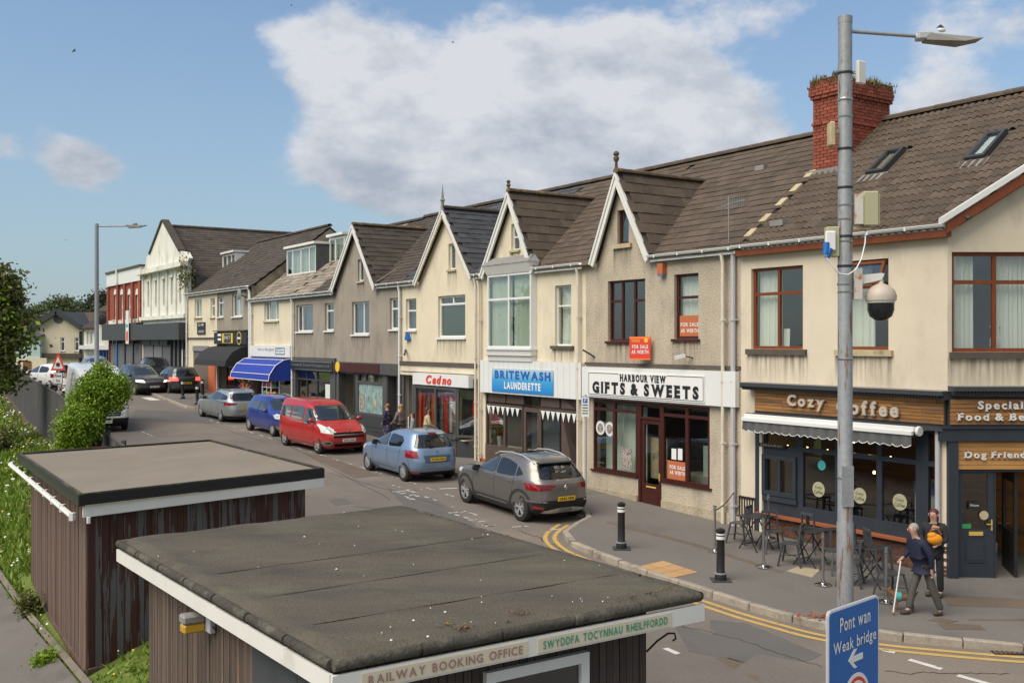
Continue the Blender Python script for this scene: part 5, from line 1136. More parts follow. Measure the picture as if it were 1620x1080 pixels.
for i,cn in enumerate(cols):
    a=X[0]+.12+(X[2]-X[0]-.2)*i/(len(cols)-1); z=zt_-.18-random.uniform(0,.2); 
    g_=thing('hanging_garment',names[cn]+' garment hanging in the clothes shop window, %s from the left'%(['first','second','third','fourth','fifth','sixth','seventh','eighth','ninth','tenth','eleventh','twelfth','thirteenth','fourteenth'][i]),'clothes',tuple(ho.matrix_basis@Vector((a,-.13+.06*(i%3),z))),ROT)
    garment(.26,random.uniform(.9,1.5),cn).build('cloth',cn,g_,smooth=60); MB().bar((-.1,0,.0),(.1,0,.0),.012).build('hanger','chrome',g_)
for i in range(12):
    a=X[0]+.2+(X[2]-X[0]-.4)*i/11; st=thing('display_ornament','small ornament on the clothes shop window shelf, %s from the left'%ORD[i],'ornament',tuple(ho.matrix_basis@Vector((a,-.02+.1*(i%2),zb-.09))),ROT,'small ornaments along the clothes shop window')
    MB().lathe([(.05,0),(.07,.1),(.03,.2),(.05,.24),(.001,.3)],(0,0,0),8).build('body',random.choice(['white_flat','floral_light','sand_sill','white_flat']),st)
# mannequin
mq=thing('mannequin','mannequin in a long red top and white trousers in the shop doorway window','mannequin',tuple(ho.matrix_basis@Vector((X[2]+.42,.35,zb-.1))),ROT)
MB().lathe([(.14,.72),(.19,.8),(.2,1.1),(.16,1.35),(.19,1.55),(.12,1.66),(.05,1.70)],(0,0,0),12).build('red_top','red_flat',mq,smooth=50); mb=MB(); mb.tube([(-.08,0,0),(-.09,0,.75)],[.07,.09],8); mb.tube([(.08,0,0),(.09,0,.75)],[.07,.09],8); mb.build('trousers','white_cloth',mq,smooth=50); MB().tube([(0,0,1.68),(0,0,1.8)],.045,8).build('neck','camera_shell',mq)
MB().tube([(.19,0,1.5),(.25,-.03,1.1)],[.06,.045],8).build('sleeve','red_flat',mq,smooth=50); MB().tube([(-.19,0,1.5),(-.25,-.03,1.1)],[.06,.045],8).build('sleeve','red_flat',mq,smooth=50)
# ------------------------------------------------------------------ E: grey gabled house
def stock(h,x0,x1,z0,z1,n,y=.6):
    """a shelf display of small goods behind a shop window, one joined part"""
    pass
h=HB('grey_gabled_shop','grey pebbledashed gabled house with lichen roof over a whitewashed empty shop window','shop',29.4,23.25,base=1.05); ho=h.o; z0=h.z0; W=h.W; ze=ZE-z0
xl,xa,xr=h.x(522,mo),h.x(557.5,mo),h.x(592.5,mo); zl=ze; zA=h.z(557.5,356,mo)
wA=h.r(566,575,410.8,445.4); w1=h.r(556.7,584,478,529); w2=h.r(616.6,631,471.9,520.8)
sh=(.05,W-.05,-.3,h.z(538,590))
wall_mesh(ho,[(0,-.5),(W,-.5),(W,ze),(xr-.1,ze),(xa,zA-.2),(xl+.1,ze),(0,ze)],[wA,w1,w2,sh],'pebble_grey')
window(ho,wA,'panel_white',(),(),bar=.06,sill='sand_sill'); window(ho,w1,'panel_white',(.6,),(),bar=.07,sill='panel_white',cur=[(0,1,0,1)],curmat='steel_blue'); window(ho,w2,'panel_white',(),(.66,),bar=.07,sill='panel_white',cur=[(0,1,0,1)],curmat='steel_blue')  # steel blue sheets behind these panes stand in for reflected sky
shell(h,ze); roofbase(h,0,W,ze,ym=.02)
tiles(ho,(0,-.2,ze-SLOPE*.2+.02),(1,0,0),UY,int(W/.36),24,.36,L/24,'flat','tile_dark',lambda c: not (xl<c.x<xr-.1 and c.y<.25) and c.x<W,0,True)
ridge(ho,(0,MR,ze+SLOPE*MR+.10),(W,MR,ze+SLOPE*MR+.10),'tile_dark',.13)
gable_roof(h,xl,zl,xa,zA,xr,zl,ze,'tile_dark','flat',200,.34,.26)
bargeboard(h,xl-.05,zl-.15,xa,zA,xr+.03,zl-.15,.2,-.22,-.17)
MB().bar((xr,-.1,ze+.1),(xr+.0,3.2,ze+2.1),.08,.03).build('valley_flashing','lead',ho)
gutter(ho,xr,W,ze-.03,y=-.22); gutter(ho,-.05,xl,ze-.03,y=-.22)
c1=h.z(538,571.8); c0=h.z(538,588)
MB().box(0,W,-.16,-.0,c0,c1).build('fascia','mid_grey_paint',ho); MB().box(.1,h.x(606),-.19,-.161,c0+.03,c1-.04).build('sign_panel','maroon_upvc',ho)
MB().lathe([(.22,-.22),(.22,-.191)],(h.x(541),0,(c0+c1)/2),16,0,'y').build('round_emblem','yellow_flat',ho)
X=[h.x(p) for p in (540,564,567,608,613.7,630)]; zt=c0; zb=h.z(567,652)
MB().box(X[0]-.2,X[0],-.12,.2,-.3,zt).build('pillar','mid_grey_paint',ho); MB().box(X[1]-.05,X[1],-.1,1.2,-.3,zt).build('recess_cheek','dark_grey',ho); MB().box(X[0],X[1],1.1,1.16,0,zt).build('recessed_door','dark_grey',ho)
mb=MB(); zc=h.z(567,604); n3=[(X[2]+.06+i*(X[3]-X[2]-.06)/3,X[2]+(i+1)*(X[3]-X[2]-.06)/3,zc+.06,zt-.06) for i in range(3)]; big=(X[2]+.08,X[3]-.06,zb+.04,zc-.04)
mb.poly(rect(X[1]+.001,X[4]-.001,zb-.05,zt-.001),[rect(*c) for c in n3+[big]],-.06,.04); f_=mb.build('shopfront','mid_grey_paint',ho)
for c in n3: MB().box(c[0],c[1],-.01,-.004,c[2],c[3]).build('pane','glass',f_); MB().box(c[0],c[1],.1,.11,c[2],c[3]).build('blind_or_reflection','sage_box',f_)
MB().box(big[0],big[1],-.01,-.004,big[2],big[3]).build('pane','whitewash_glass',f_)
MB().box(h.x(570),h.x(577),-.02,-.012,h.z(570,646),h.z(570,622)).build('poster','floral_light',f_); MB().box(h.x(592),h.x(596),-.02,-.012,h.z(592,643),h.z(592,632)).build('notice','sand_sill',f_)
MB().box(X[1]+.0,X[4],-.10,.1,-.4,zb-.052).build('stall_riser','dark_grey',ho)
for k in range(5): MB().box(X[1],X[4],-.11,-.101,-.2+.17*k,-.19+.17*k).build('riser_joint','black_paint',ho)
MB().box(X[4],X[5],1.1,1.16,0,zt).build('recessed_door','dark_grey',ho); MB().box(X[4],X[4]+.05,-.05,1.2,-.3,zt).build('recess_cheek','mid_grey_paint',ho); MB().box(X[5]-.02,W,-.05,.2,-.3,zt).build('pillar','mid_grey_paint',ho)
# ------------------------------------------------------------------ F: grey house, dormers
ZE2=7.23
def front_shop(h,sf,mat,riser,y=0.0,bars=(.33,.66),tr=.75,glass='shop_glass',rz=.5):
    r=(sf[0],sf[1],rz,sf[3]); cells=splitr(r,bars,(tr,),.07)
    mb=MB(); mb.poly(rect(*r),[rect(*c) for c in cells],y,y+.1); f=mb.build('shopfront',mat,h.o)
    for c in cells: MB().box(c[0],c[1],y+.04,y+.046,c[2],c[3]).build('pane',glass,f)
    MB().box(sf[0],sf[1],y-.03,y+.1,-.4,rz-.002).build('stall_riser',riser,h.o); return f
def dormer(h,pa,pb,yt,yb,m,ze,cols=(.5,),clad='slate',wfrac=1.0,glass='glass'):
    x0,x1=h.x(pa,m),h.x(pb,m); zt,zb=h.z(pa,yt,m),h.z(pa,yb,m); yb_=(zt+.1-ze)/SLOPE
    window(h.o,(x0+.05,x0+(x1-x0)*wfrac,zb,zt-.18),'panel_white',cols,(),y=m,bar=.09,cur=[(.05,.95,0,1)],name='dormer_window',curmat='curtain_green')
    MB().box(x0-.06,x1+.06,m-.14,yb_+.2,zt-.12,zt+.0).build('dormer_roof','white_paint',h.o)
    for x in (x0-.0,x1-.04):
        mb=MB(); mb.add([(x,m,zb-.1),(x,m,zt-.16),(x,yb_,zt-.16),(x+.05,m,zb-.1),(x+.05,m,zt-.16),(x+.05,yb_,zt-.16)],[(0,1,2),(5,4,3),(0,3,4,1)]); mb.build('dormer_cheek',clad,h.o)
    if wfrac<1: MB().box(x0+(x1-x0)*wfrac,x1,m,m+.05,zb,zt-.16).build('dormer_cladding',clad,h.o)
h=HB('grey_dormer_shop','grey rendered house whose dark shopfront carries a silver framed black sign','shop',34.45,29.4,base=1.15); ho=h.o; z0=h.z0; W=h.W; ze=ZE2-z0
w1=h.r(469,495,483,524.7); w2=h.r(514,528,479.7,523); sh=(.05,W-.05,-.3,h.z(467,569))
wall_mesh(ho,[(0,-.5),(W,-.5),(W,ze),(0,ze)],[w1,w2,sh],'pebble_grey')
window(ho,w1,'panel_white',(.28,),(),bar=.07,sill='panel_white',cur=[(.3,1,0,1)],curmat='steel_blue'); window(ho,w2,'panel_white',(),(.72,),bar=.07,sill='panel_white',cur=[(0,1,0,1)],curmat='steel_blue')  # blue behind both windows is sky reflection put in as sheet colour
shell(h,ze); roofbase(h,0,W,ze,ym=-.2)
tiles(ho,(0,-.2,ze-SLOPE*.2+.02),(1,0,0),UY,int(W/.42)+1,20,.42,L/20,'flat','tile_pale',lambda c:c.x<W*.45+c.y*.3,0,True)
tiles(ho,(0,-.2,ze-SLOPE*.2+.02),(1,0,0),UY,int(W/.42)+1,20,.42,L/20,'flat','tile_dark',lambda c:c.x>=W*.45+c.y*.3 and c.x<W+.1,0,True)
ridge(ho,(0,MR,ze+SLOPE*MR+.10),(W,MR,ze+SLOPE*MR+.10),'tile_dark',.13)
gutter(ho,0,W,ze-.03,y=-.26); pipe(ho,.1,ze-.1,0,'panel_white',y=-.12)
dormer(h,520.5,545,372,428,2.2,ze,(.4,),'panel_white')
MB().box(0,W,-.10,-.0,sh[3],sh[3]+.14).build('fascia_edge','mid_grey_paint',ho)
s0,s1=h.z(467,582),h.z(467,570.5); sgx=(.12,h.x(531)); MB().box(*sgx,-.2,-.03,s0-.05,s1+.03).build('sign_frame','steel',ho); MB().box(sgx[0]+.06,sgx[1]-.06,-.215,-.2,s0,s1-.02).build('sign_panel','black_flat',ho); text('Cruise & Travel Company Ltd',sgx[0]+.2,sgx[1]-.2,s0+.1,s1-.1,-.217,'grey_cloth',ho)
MB().box(.05,.45,-.08,.2,-.3,sh[3]).build('pillar','mid_grey_paint',ho); MB().box(h.x(524),W,-.06,.2,-.3,sh[3]).build('pillar','mid_grey_paint',ho)
f_=front_shop(h,(.45,h.x(524),0,s0-.06),'dark_grey','dark_grey',bars=(.3,.6),tr=.78,rz=.6)
MB().box(h.x(514),h.x(523),.02,.03,.7,1.95).build('poster','curtain_green',f_)
for k in range(9):
    o_=thing('shop_display_item','article in the window under the silver framed sign, %s from the left'%ORD[k],'ornament',tuple(ho.matrix_basis@Vector((.7+.42*k,.5,.6))),ROT,'articles in the dark shop window'); mb=MB(); zz=0
    for j in range(4): rr=random.uniform(.06,.16); mb.ball((random.uniform(-.05,.05),0,zz+rr),(rr,rr*.6,rr),8,0,5); zz+=rr*1.6
    mb.build('body',random.choice(['floral_light','white_cloth','green_flat','grey_cloth','sage_box']),o_)
# ------------------------------------------------------------------ G: cream bargain shop
h=HB('bargain_shop','narrow cream house with one upstairs window above the white bargains sign and blue awning','shop',40.3,34.45,base=1.28); ho=h.o; z0=h.z0; W=h.W; ze=ZE2-z0
w1=h.r(418,441,475.6,508); sh=(.1,W-.1,-.3,h.z(399,566))
wall_mesh(ho,[(0,-.5),(W,-.5),(W,ze),(0,ze)],[w1,sh],'yellow_wall')
window(ho,w1,'panel_white',(.25,.75),(),bar=.08,sill='sand_sill',cur=[(0,1,0,1)])
shell(h,ze); roofbase(h,0,W,ze,ym=-.2)
tiles(ho,(0,-.2,ze-SLOPE*.2+.02),(1,0,0),UY,int(W/.42)+1,20,.42,L/20,'flat','tile_pale',lambda c:c.x<W,0,True)
ridge(ho,(0,MR,ze+SLOPE*MR+.10),(W,MR,ze+SLOPE*MR+.10),'tile_dark',.13)
gutter(ho,0,W,ze-.03,y=-.26); pipe(ho,.2,ze-.1,0,'panel_white',y=-.12); pipe(ho,.02,ze+.5,0,'panel_white',y=-.12)
dormer(h,453,500,391,437,1.5,ze,(.22,.5,.78),'slate')
s0,s1=h.z(399,563),h.z(399,546); MB().box(h.x(399),W-.1,-.14,-.0,s0,s1).build('sign_panel','panel_white',ho); text('Harry Bargains',h.x(412),h.x(438),s0+.25,s1-.12,-.143,'steel_blue',ho,shear=.3)
mb=MB(); mb.poly(rect(h.x(440),h.x(455),s0+.12,s1-.1),[rect(h.x(440)+.05,h.x(455)-.05,s0+.17,s1-.15)],-.15,-.141); mb.build('sign_border','steel_blue',ho); text('Harry',h.x(443),h.x(451),s0+.42,s1-.2,-.143,'steel_blue',ho);text('Bargains',h.x(441.5),h.x(453.5),s0+.22,s0+.36,-.143,'steel_blue',ho)
def awning(h,pa,pb,y0,y1,proj,mat,stripe=None,name='awning',sides=True):
    xa_,xb_=h.x(pa),h.x(pb); zt,zb=h.z(pa,y0),h.z(pa,y0)-1.05
    prof=[(-.02,zt),(-.35*proj,zt-.06),(-.7*proj,zt-.32),(-.95*proj,zt-.75),(-proj,zb)]
    mb=MB(); vs=[(x,y,z) for x in (xa_,xb_) for y,z in prof]; k=len(prof); mb.add(vs,[(i,i+1,k+i+1,k+i) for i in range(k-1)]+[tuple(range(k))+(2*k,),tuple(range(2*k-1,k-1,-1))+(2*k+1,)][:0])
    for e,x in ((0,xa_),(1,xb_)):
        pts=[(x,y,z) for y,z in prof]+[(x,-.02,zb)]; mb.add(pts,[tuple(range(k+1)) if e else tuple(range(k,-1,-1))])
    o=mb.build(name,mat,h.o)
    if stripe:
        for i in range(k): MB().tube([(xa_,prof[i][0],prof[i][1]+.01),(xb_,prof[i][0],prof[i][1]+.01)],.018,4).build('awning_piping',stripe,o)
        for x in (xa_,xb_): MB().tube([(x,y,z) for y,z in prof],.018,4).build('awning_piping',stripe,o)
    return o,xa_,xb_,zt,zb
aw_,x0_,x1_,zt_,zb_=awning(h,398,461,565,590,1.15,'blue_fabric','white_flat')
f_=front_shop(h,(h.x(412),W-.1,0,sh[3]),'blue_fabric','blue_fabric',bars=(.5,),tr=.9,rz=.4); MB().box(.1,h.x(412),.9,1.0,0,sh[3]).build('recessed_door','black_paint',ho)
# goods outside: a white rack with balls, hanging toys, tubs
rk=thing('display_rack','white wire rack of coloured balls and toys under the blue awning','rack',tuple(ho.matrix_basis@Vector((W-1.15,-.9,0))),ROT)
mb=MB()
for x in (-.6,.6): mb.bar((x,0,0),(x,0,1.95),.04); mb.bar((x,.4,0),(x,.4,1.95),.04)
mb.bar((0,0,0),(0,0,1.95),.03); mb.build('posts','white_flat',rk)
for z in (.15,.6,1.05,1.5): MB().box(-.6,.6,0,.4,z,z+.03).build('shelf','white_flat',rk)
bc=['green_flat','orange_flat','red_flat','yellow_flat','pink_flat','blue_sign','orange_flat','green_flat']
for i in range(16):
    c_=bc[i%8]; r_=random.uniform(.10,.19); nm={'green_flat':'green','orange_flat':'orange','red_flat':'red','yellow_flat':'yellow','pink_flat':'pink','blue_sign':'blue'}[c_]
    b_=thing('toy_ball','small %s toy ball on the %s shelf of the white rack'%(nm,('bottom','second','third','top')[i//4]),'ball',tuple(ho.matrix_basis@Vector((W-1.7+.37*(i%4),-.72,(.18,.63,1.08,1.53)[i//4]+r_))),0,'coloured toy balls on the white rack'); MB().ball((0,0,0),r_,12,0,8).build('ball','leaf' if 0 else c_,b_,smooth=80)
for i in range(9):
    c_=['pink_flat','red_flat','yellow_flat','lilac_flat','red_flat','beige_cloth','yellow_flat','red_flat','lilac_flat'][i]
    g_=thing('hanging_toys','bunch of toys hanging from the blue awning, %s from the left'%ORD[i],'toys',tuple(ho.matrix_basis@Vector((h.x(402)+.16*i,-.7+.1*(i%2),1.95-.05*i))),0,'toy bunches hanging from the blue awning'); mb=MB()
    for j in range(9): mb.ball((random.uniform(-.09,.09),random.uniform(-.06,.06),-.1-j*.11),random.uniform(.05,.09),6,0,4)
    mb.build('toy_string',c_,g_)
for i,(dx,c_) in enumerate(((.0,'red_flat'),(.45,'orange_flat'),(.9,'yellow_flat'),(1.3,'pink_flat'),(1.7,'blue_sign'))):
    g_=thing('toy_tub',['red','orange','yellow','pink','blue'][i]+' tub of toys on the pavement under the blue awning','tub',tuple(ho.matrix_basis@Vector((h.x(418)+dx,-.9,.07))),0); MB().lathe([(.16,0),(.2,.35),(.2,.38)],(0,0,0),12).build('tub',c_,g_); mb=MB()
    for j in range(10): mb.ball((random.uniform(-.13,.13),random.uniform(-.13,.13),.4+random.uniform(0,.25)),.07,6,0,4)
    mb.build('toys',bc[(i*3+1)%8],g_)
# ------------------------------------------------------------------ H + I: pair under a higher roof
def tall(name,label,pa,pb,uL,uR,base,mat):
    h=HB(name,label,'shop',uL,uR,base=base); return h
ZE3=7.95
h=HB('black_awning_shop','grey stained house with satellite dish over a black sign and black awning','shop',46.2,40.3,base=1.62); ho=h.o; z0=h.z0; W=h.W; ze=ZE3-z0
w1=h.r(344,353.6,470,501.5); w2=h.r(367,383.6,465,501); sh=(.1,W-.1,-.3,h.z(343,545))
wall_mesh(ho,[(0,-.5),(W,-.5),(W,ze),(0,ze)],[w1,w2,sh],'pebble_grey')
window(ho,w1,'panel_white',(),(.7,),bar=.07,sill='panel_white',cur=[(0,1,0,1)]); window(ho,w2,'panel_white',(.6,),(),bar=.07,sill='panel_white',cur=[(0,1,0,1)])
shell(h,ze); roofbase(h,0,W,ze,ym=-.2); tiles(ho,(0,-.2,ze-SLOPE*.2+.02),(1,0,0),UY,int(W/.40)+1,20,.40,L/20,'flat','tile_dark',lambda c:c.x<W+.1,0,True)
ridge(ho,(0,MR,ze+SLOPE*MR+.10),(W,MR,ze+SLOPE*MR+.10),'tile_dark',.13); gutter(ho,0,W,ze-.03,y=-.26); pipe(ho,W-.1,ze-.1,0,'panel_white',y=-.12)
MB().box(.0,W-.3,-.25,0,h.z(343,524.5),h.z(343,523)).build('sign_ledge','stone_sill',ho); s0,s1=h.z(343,544),h.z(343,526); MB().box(.08,W-.25,-.2,0,s0,s1).build('sign_panel','black_flat',ho)
MB().box(h.x(357.5),h.x(374),-.215,-.201,s0+.06,s1-.06).build('yellow_panel','yellow_flat',ho); MB().box(h.x(360),h.x(371.5),-.22,-.216,s0+.08,s1-.08).build('grey_panel','dark_grey',ho); text('SALT',h.x(361),h.x(370.5),s0+.28,s1-.2,-.222,'white_flat',ho)
mb=MB(); mb.lathe([(.36,-.208),(.36,-.2005)],(h.x(384),0,(s0+s1)/2),20,0,'y'); mb.build('yellow_disc','yellow_flat',ho); MB().lathe([(.30,-.214),(.30,-.2085)],(h.x(384),0,(s0+s1)/2),20,0,'y').build('black_disc','black_flat',ho); MB().box(h.x(384)-.25,h.x(384)+.25,-.22,-.215,(s0+s1)/2-.05,(s0+s1)/2+.05).build('disc_bar','white_flat',ho)
for k in range(2): MB().box(h.x(350),h.x(355.5),-.205,-.201,s0+.2+.25*k,s0+.32+.25*k).build('lettering','white_flat',ho)
awning(h,343,394,547,570,1.3,'black_fabric')
f_=front_shop(h,(h.x(358),W-.1,0,sh[3]),'black_paint','black_paint',bars=(.33,.66),tr=.9,rz=.9); MB().box(.1,h.x(358),.5,.6,0,sh[3]).build('recessed_door','black_paint',ho); MB().box(0,.15,-.05,.05,0,sh[3]).build('pilaster','cream_flat',ho)
sd_=thing('satellite_dish','grey satellite dish beside an upstairs window of the stained grey house','dish',tuple(ho.matrix_basis@Vector((h.x(378,-.4),-.4,h.z(378,467)))),ROT); MB().lathe([(.001,.03),(.16,.05),(.30,.10),(.31,.11)],(0,-.1,0),14,0,'y').build('dish','lead',sd_,smooth=60); MB().bar((0,0,0),(0,.4,-.15),.05).build('bracket','dark_grey',sd_)
h=HB('shuttered_cream_shop','cream rendered house with a closed brown roller shutter beside the black awning','shop',52.0,46.2,base=1.95); ho=h.o; z0=h.z0; W=h.W; ze=ZE3-z0
w1=h.r(308,319.4,474,502.5); w2=h.r(333,340,472,502); sh=(h.x(305.6),h.x(331),-.3,h.z(305.6,547))
wall_mesh(ho,[(0,-.5),(W,-.5),(W,ze),(0,ze)],[w1,w2,sh],'yellow_wall')
window(ho,w1,'panel_white',(.5,),(),bar=.08,sill='sand_sill',cur=[(0,1,0,1)]); window(ho,w2,'panel_white',(),(.6,),bar=.08,sill='sand_sill',cur=[(0,1,0,1)])
shell(h,ze); roofbase(h,0,W,ze,ym=-.2); tiles(ho,(0,-.2,ze-SLOPE*.2+.02),(1,0,0),UY,int(W/.40)+1,20,.40,L/20,'flat','tile_dark',lambda c:c.x<W+.1,0,True)
ridge(ho,(0,MR,ze+SLOPE*MR+.10),(W,MR,ze+SLOPE*MR+.10),'tile_dark',.13); gutter(ho,0,W,ze-.03,y=-.26); pipe(ho,.1,ze-.1,0,'panel_white',y=-.12)
dormer(h,352,372,400,428,2.6,ze,(.35,.7),'panel_white')
MB().box(0,W,-.08,0,h.z(296,536),h.z(296,534)).build('string_course','stone_sill',ho)
st_=MB(); zz=0
while zz<sh[3]-.3: st_.box(sh[0],sh[1],.05,.08,zz,zz+.09); zz+=.10
st_.build('roller_shutter','shutter_brown',ho); MB().box(sh[0],sh[1],-.04,.1,sh[3]-.3,sh[3]-.02).build('shutter_box','shutter_grey',ho); MB().box(h.x(331),W-.05,-.06,0,0,h.z(296,560)).build('brick_pier','orange_brick',ho)
n0,n1=h.z(313,529),h.z(313,510); MB().box(h.x(313),h.x(325.5),-.05,-.01,n0,n1).build('wall_sign','black_flat',ho); text('CLAIR',h.x(314.5),h.x(324),n1-.22,n1-.08,-.052,'white_flat',ho); MB().box(h.x(315),h.x(324),-.053,-.051,n0+.1,n0+.25).build('sign_line','grey_cloth',ho)
# ------------------------------------------------------------------ J: old cinema
h=HB('old_cinema','tall old cream fronted hall with stepped gable parapet, brown roof and grey shutters','hall',63.3,52.15,base=2.3); ho=h.o; z0=h.z0; W=h.W
zc=h.z(300,413.8); Za=h.z(257.7,350); Xa=h.x(257.7)
def zz_(px,py): return (h.x(px),h.z(px,py))
outl=[(0,-.5),(W,-.5),(W,zc),zz_(299,408),zz_(294,399),zz_(285,397),(Xa+.2,Za),(Xa-.2,Za),zz_(237,402),zz_(232,406),zz_(230,420),(0,zc)]
zt,zb=h.z(247,440),h.z(247,492)
hol=[]
for p in (235,247,259.5,272,285.5): xx=h.x(p); hol.append((xx-.28,xx+.28,zb+.3,zt-.2))
fz=h.z(292,536.7); sh=(.2,W-.2,-.3,fz-.02)
wall_mesh(ho,outl,hol+[sh],'old_white')
for c in hol: window(ho,c,'white_paint',(),(.33,),bar=.08,y=.12)
for c in hol: MB().poly([(c[0]-.12,c[3]+.05),(c[1]+.12,c[3]+.05),(c[1]+.12,c[3]+.22),(c[0]-.12,c[3]+.22)],[],-.08,-.001).build('window_head','old_white',ho)
for a in range(6): xx=.35+a*(W-.7)/5; MB().box(xx-.16,xx+.16,-.10,-.001,zb-.3,zc-.3).build('pilaster','old_white',ho)
for xx in (.9,W-.9): MB().lathe([(.35,-.12),(.42,-.08),(.42,-.002)],(xx,0,zt+.5),12,0,'y').build('ornament','sand_sill',ho)
MB().box(-.1,W+.1,-.45,-.001,zc-.25,zc+.05).build('cornice','old_white',ho); MB().box(-.05,W+.05,-.25,-.001,zb-.6,zb-.35).build('string_course','old_white',ho)
for (a,b) in ((zz_(285,396.5),(Xa+.15,Za+.05)),(zz_(237,401.5),(Xa-.15,Za+.05))): MB().bar((a[0],.12,a[1]),(b[0],.12,b[1]),.45,.14).build('coping','tile_dark',ho)
# roof behind, ridge running away from the street
ez=zc-1.2; mb=MB()
for sx,xe in ((-1,-.1),(1,W+.1)):
    vs=[(Xa,.25,Za-.35),(Xa,22,Za-.35),(xe,22,ez),(xe,.25,ez)]; vs+=[(a,b,c-.1) for a,b,c in vs]; mb.add(vs,[(0,1,2,3),(7,6,5,4),(3,2,6,7),(0,4,5,1)])
mb.build('roof','tile_dark',ho)
d_=Vector((Xa-W-.1,0,Za-.35-ez)); Ls=d_.length; tiles(ho,(W+.1,.25,ez+.02),(0,1,0),d_.normalized(),36,22,.6,Ls/22,'flat','tile_dark',None,0,True)
ridge(ho,(Xa,.25,Za-.28),(Xa,22,Za-.28),'tile_dark',.16); MB().box(.1,W-.1,.3,21.9,-.5,ez-.05).build('side_wall','concrete',ho); MB().box(W-.2,W+.3,.5,8,ez-1.6,ez+.3).build('dark_box_gutter','dark_grey',ho)
MB().box(-.1,W+.05,-.55,0,fz-.02,h.z(292,510)+.0).build('fascia','dark_grey',ho)
X=[0.2,2.6,4.9,7.0,9.0,W-.2]
for i in range(3):
    mb=MB(); zz=0
    while zz<sh[3]-.35: mb.box(X[i]+.1,X[i+1]-.12,.1,.14,zz,zz+.11); zz+=.12
    mb.build('roller_shutter','shutter_grey' if i<2 else 'shutter_old',ho); MB().box(X[i]+.1,X[i+1]-.12,-.1,.14,sh[3]-.35,sh[3]-.02).build('shutter_box','dark_grey',ho)
MB().box(X[3],X[5],.2,.25,0,sh[3]).build('boarding','shutter_old',ho)
for i in range(4): MB().box(X[3]+.1+i*.95,X[3]+.2+i*.95,.05,.2,0,sh[3]).build('post','dark_grey',ho)
MB().box(W-1.6,W-1.1,.1,.2,0,2.2).build('door','panel_white',ho)
lf=MB()
for i in range(260):
    a=random.gauss(W,.2);b=random.uniform(-.5,.4);c=random.gauss(zc-.8,.5);an=random.uniform(0,6.3); lf.add([(a,b,c),(a+.16*math.cos(an),b+.1*math.sin(an),c+.1),(a+.16*math.cos(an+1),b,c+.16)],[(0,1,2)])
o_=lf.build('ivy_tuft','leaf_olive'); o_.matrix_world=ho.matrix_basis.copy(); tag(o_,'tuft of ivy growing from the right corner of the old cream hall','plant')
# ------------------------------------------------------------------ K: red brick shop
h=HB('red_brick_shop','red brick building with four tall arched windows and white parapet beside the old hall','shop',74.2,63.35,base=2.45); ho=h.o; z0=h.z0; W=h.W
zt=h.z(227,421); bt=h.z(174.5,453.5); fz=h.z(225,517)
hol=[]
for p in (182.5,192.7,204.5,217): xx=h.x(p); a=h.z(p,506);b=h.z(p,466); hol.append((xx-.42,xx+.42,a,b))
wall_mesh(ho,[(0,-.5),(W,-.5),(W,bt+.4),(0,bt+.4)],hol+[(.2,W-.2,-.3,fz-.9)],'brick_red')
for c in hol:
    window(ho,c,'panel_white',(.5,),(.5,),bar=.12,y=.1); mb=MB(); pts=[(c[0]-.02,c[3])]+[((c[0]+c[1])/2-.44*math.cos(t*math.pi/8),c[3]+.44*math.sin(t*math.pi/8)) for t in range(9)]+[(c[1]+.02,c[3])]; mb.poly(pts[1:-1],[],-.02,-.001); mb.build('arch_panel','panel_white',ho); MB().box(c[0]-.12,c[1]+.12,-.1,0,c[2]-.2,c[2]).build('sill','old_white',ho)
for i in range(5): xx=[.15]+[ (hol[k][1]+hol[k+1][0])/2 for k in range(3)]+[W-.5]; MB().box(xx[i]-.3,xx[i]+.3,-.12,-.001,fz,bt).build('brick_pier','brick_red',ho)
MB().box(0,W,-.15,.3,bt+.0,zt).build('parapet','panel_white',ho); MB().box(-.1,W+.1,-.25,.35,zt,zt+.15).build('coping','stone_sill',ho); MB().box(W*.35,W*.35+.3,-.3,-.15,bt,zt+.2).build('parapet_pier','old_white',ho)
MB().box(0.1,W-.1,.3,9,-.5,zt-.5).build('side_wall','brick_red',ho)
MB().box(-.1,W+.3,-.5,0,fz-.95,fz+.3).build('fascia','dark_grey',ho); MB().box(0,W,-.1,0,fz+.3,fz+.6).build('canopy_band','old_white',ho)
for i in range(4):
    a=.3+i*(W-.5)/4; mb=MB(); zz=0
    while zz<fz-1.3: mb.box(a,a+(W-.5)/4-.25,.1,.14,zz,zz+.11); zz+=.12
    mb.build('roller_shutter','shutter_old',ho); MB().box(a+(W-.5)/4-.25,a+(W-.5)/4,-.0,.2,0,fz-.95).build('pillar','dark_grey' if i else 'blue_sign',ho)
bn=MB(); wpt=ho.matrix_basis@Vector((h.x(201.5,-.6),-.6,0)); bn_=thing('shop_banner','narrow white and red banner hung on the dark fascia between the two halls','banner',(wpt.x,wpt.y,z0+fz-.9),ROT); MB().box(-.45,.45,-.02,.0,-.3,2.6-.5).build('banner','panel_white',bn_); MB().box(-.25,.25,-.03,-.0201,-.1,.6).build('red_mark','red_flat',bn_); MB().box(-.3,.3,-.03,-.0201,.9,1.1).build('line','teal_flat',bn_)
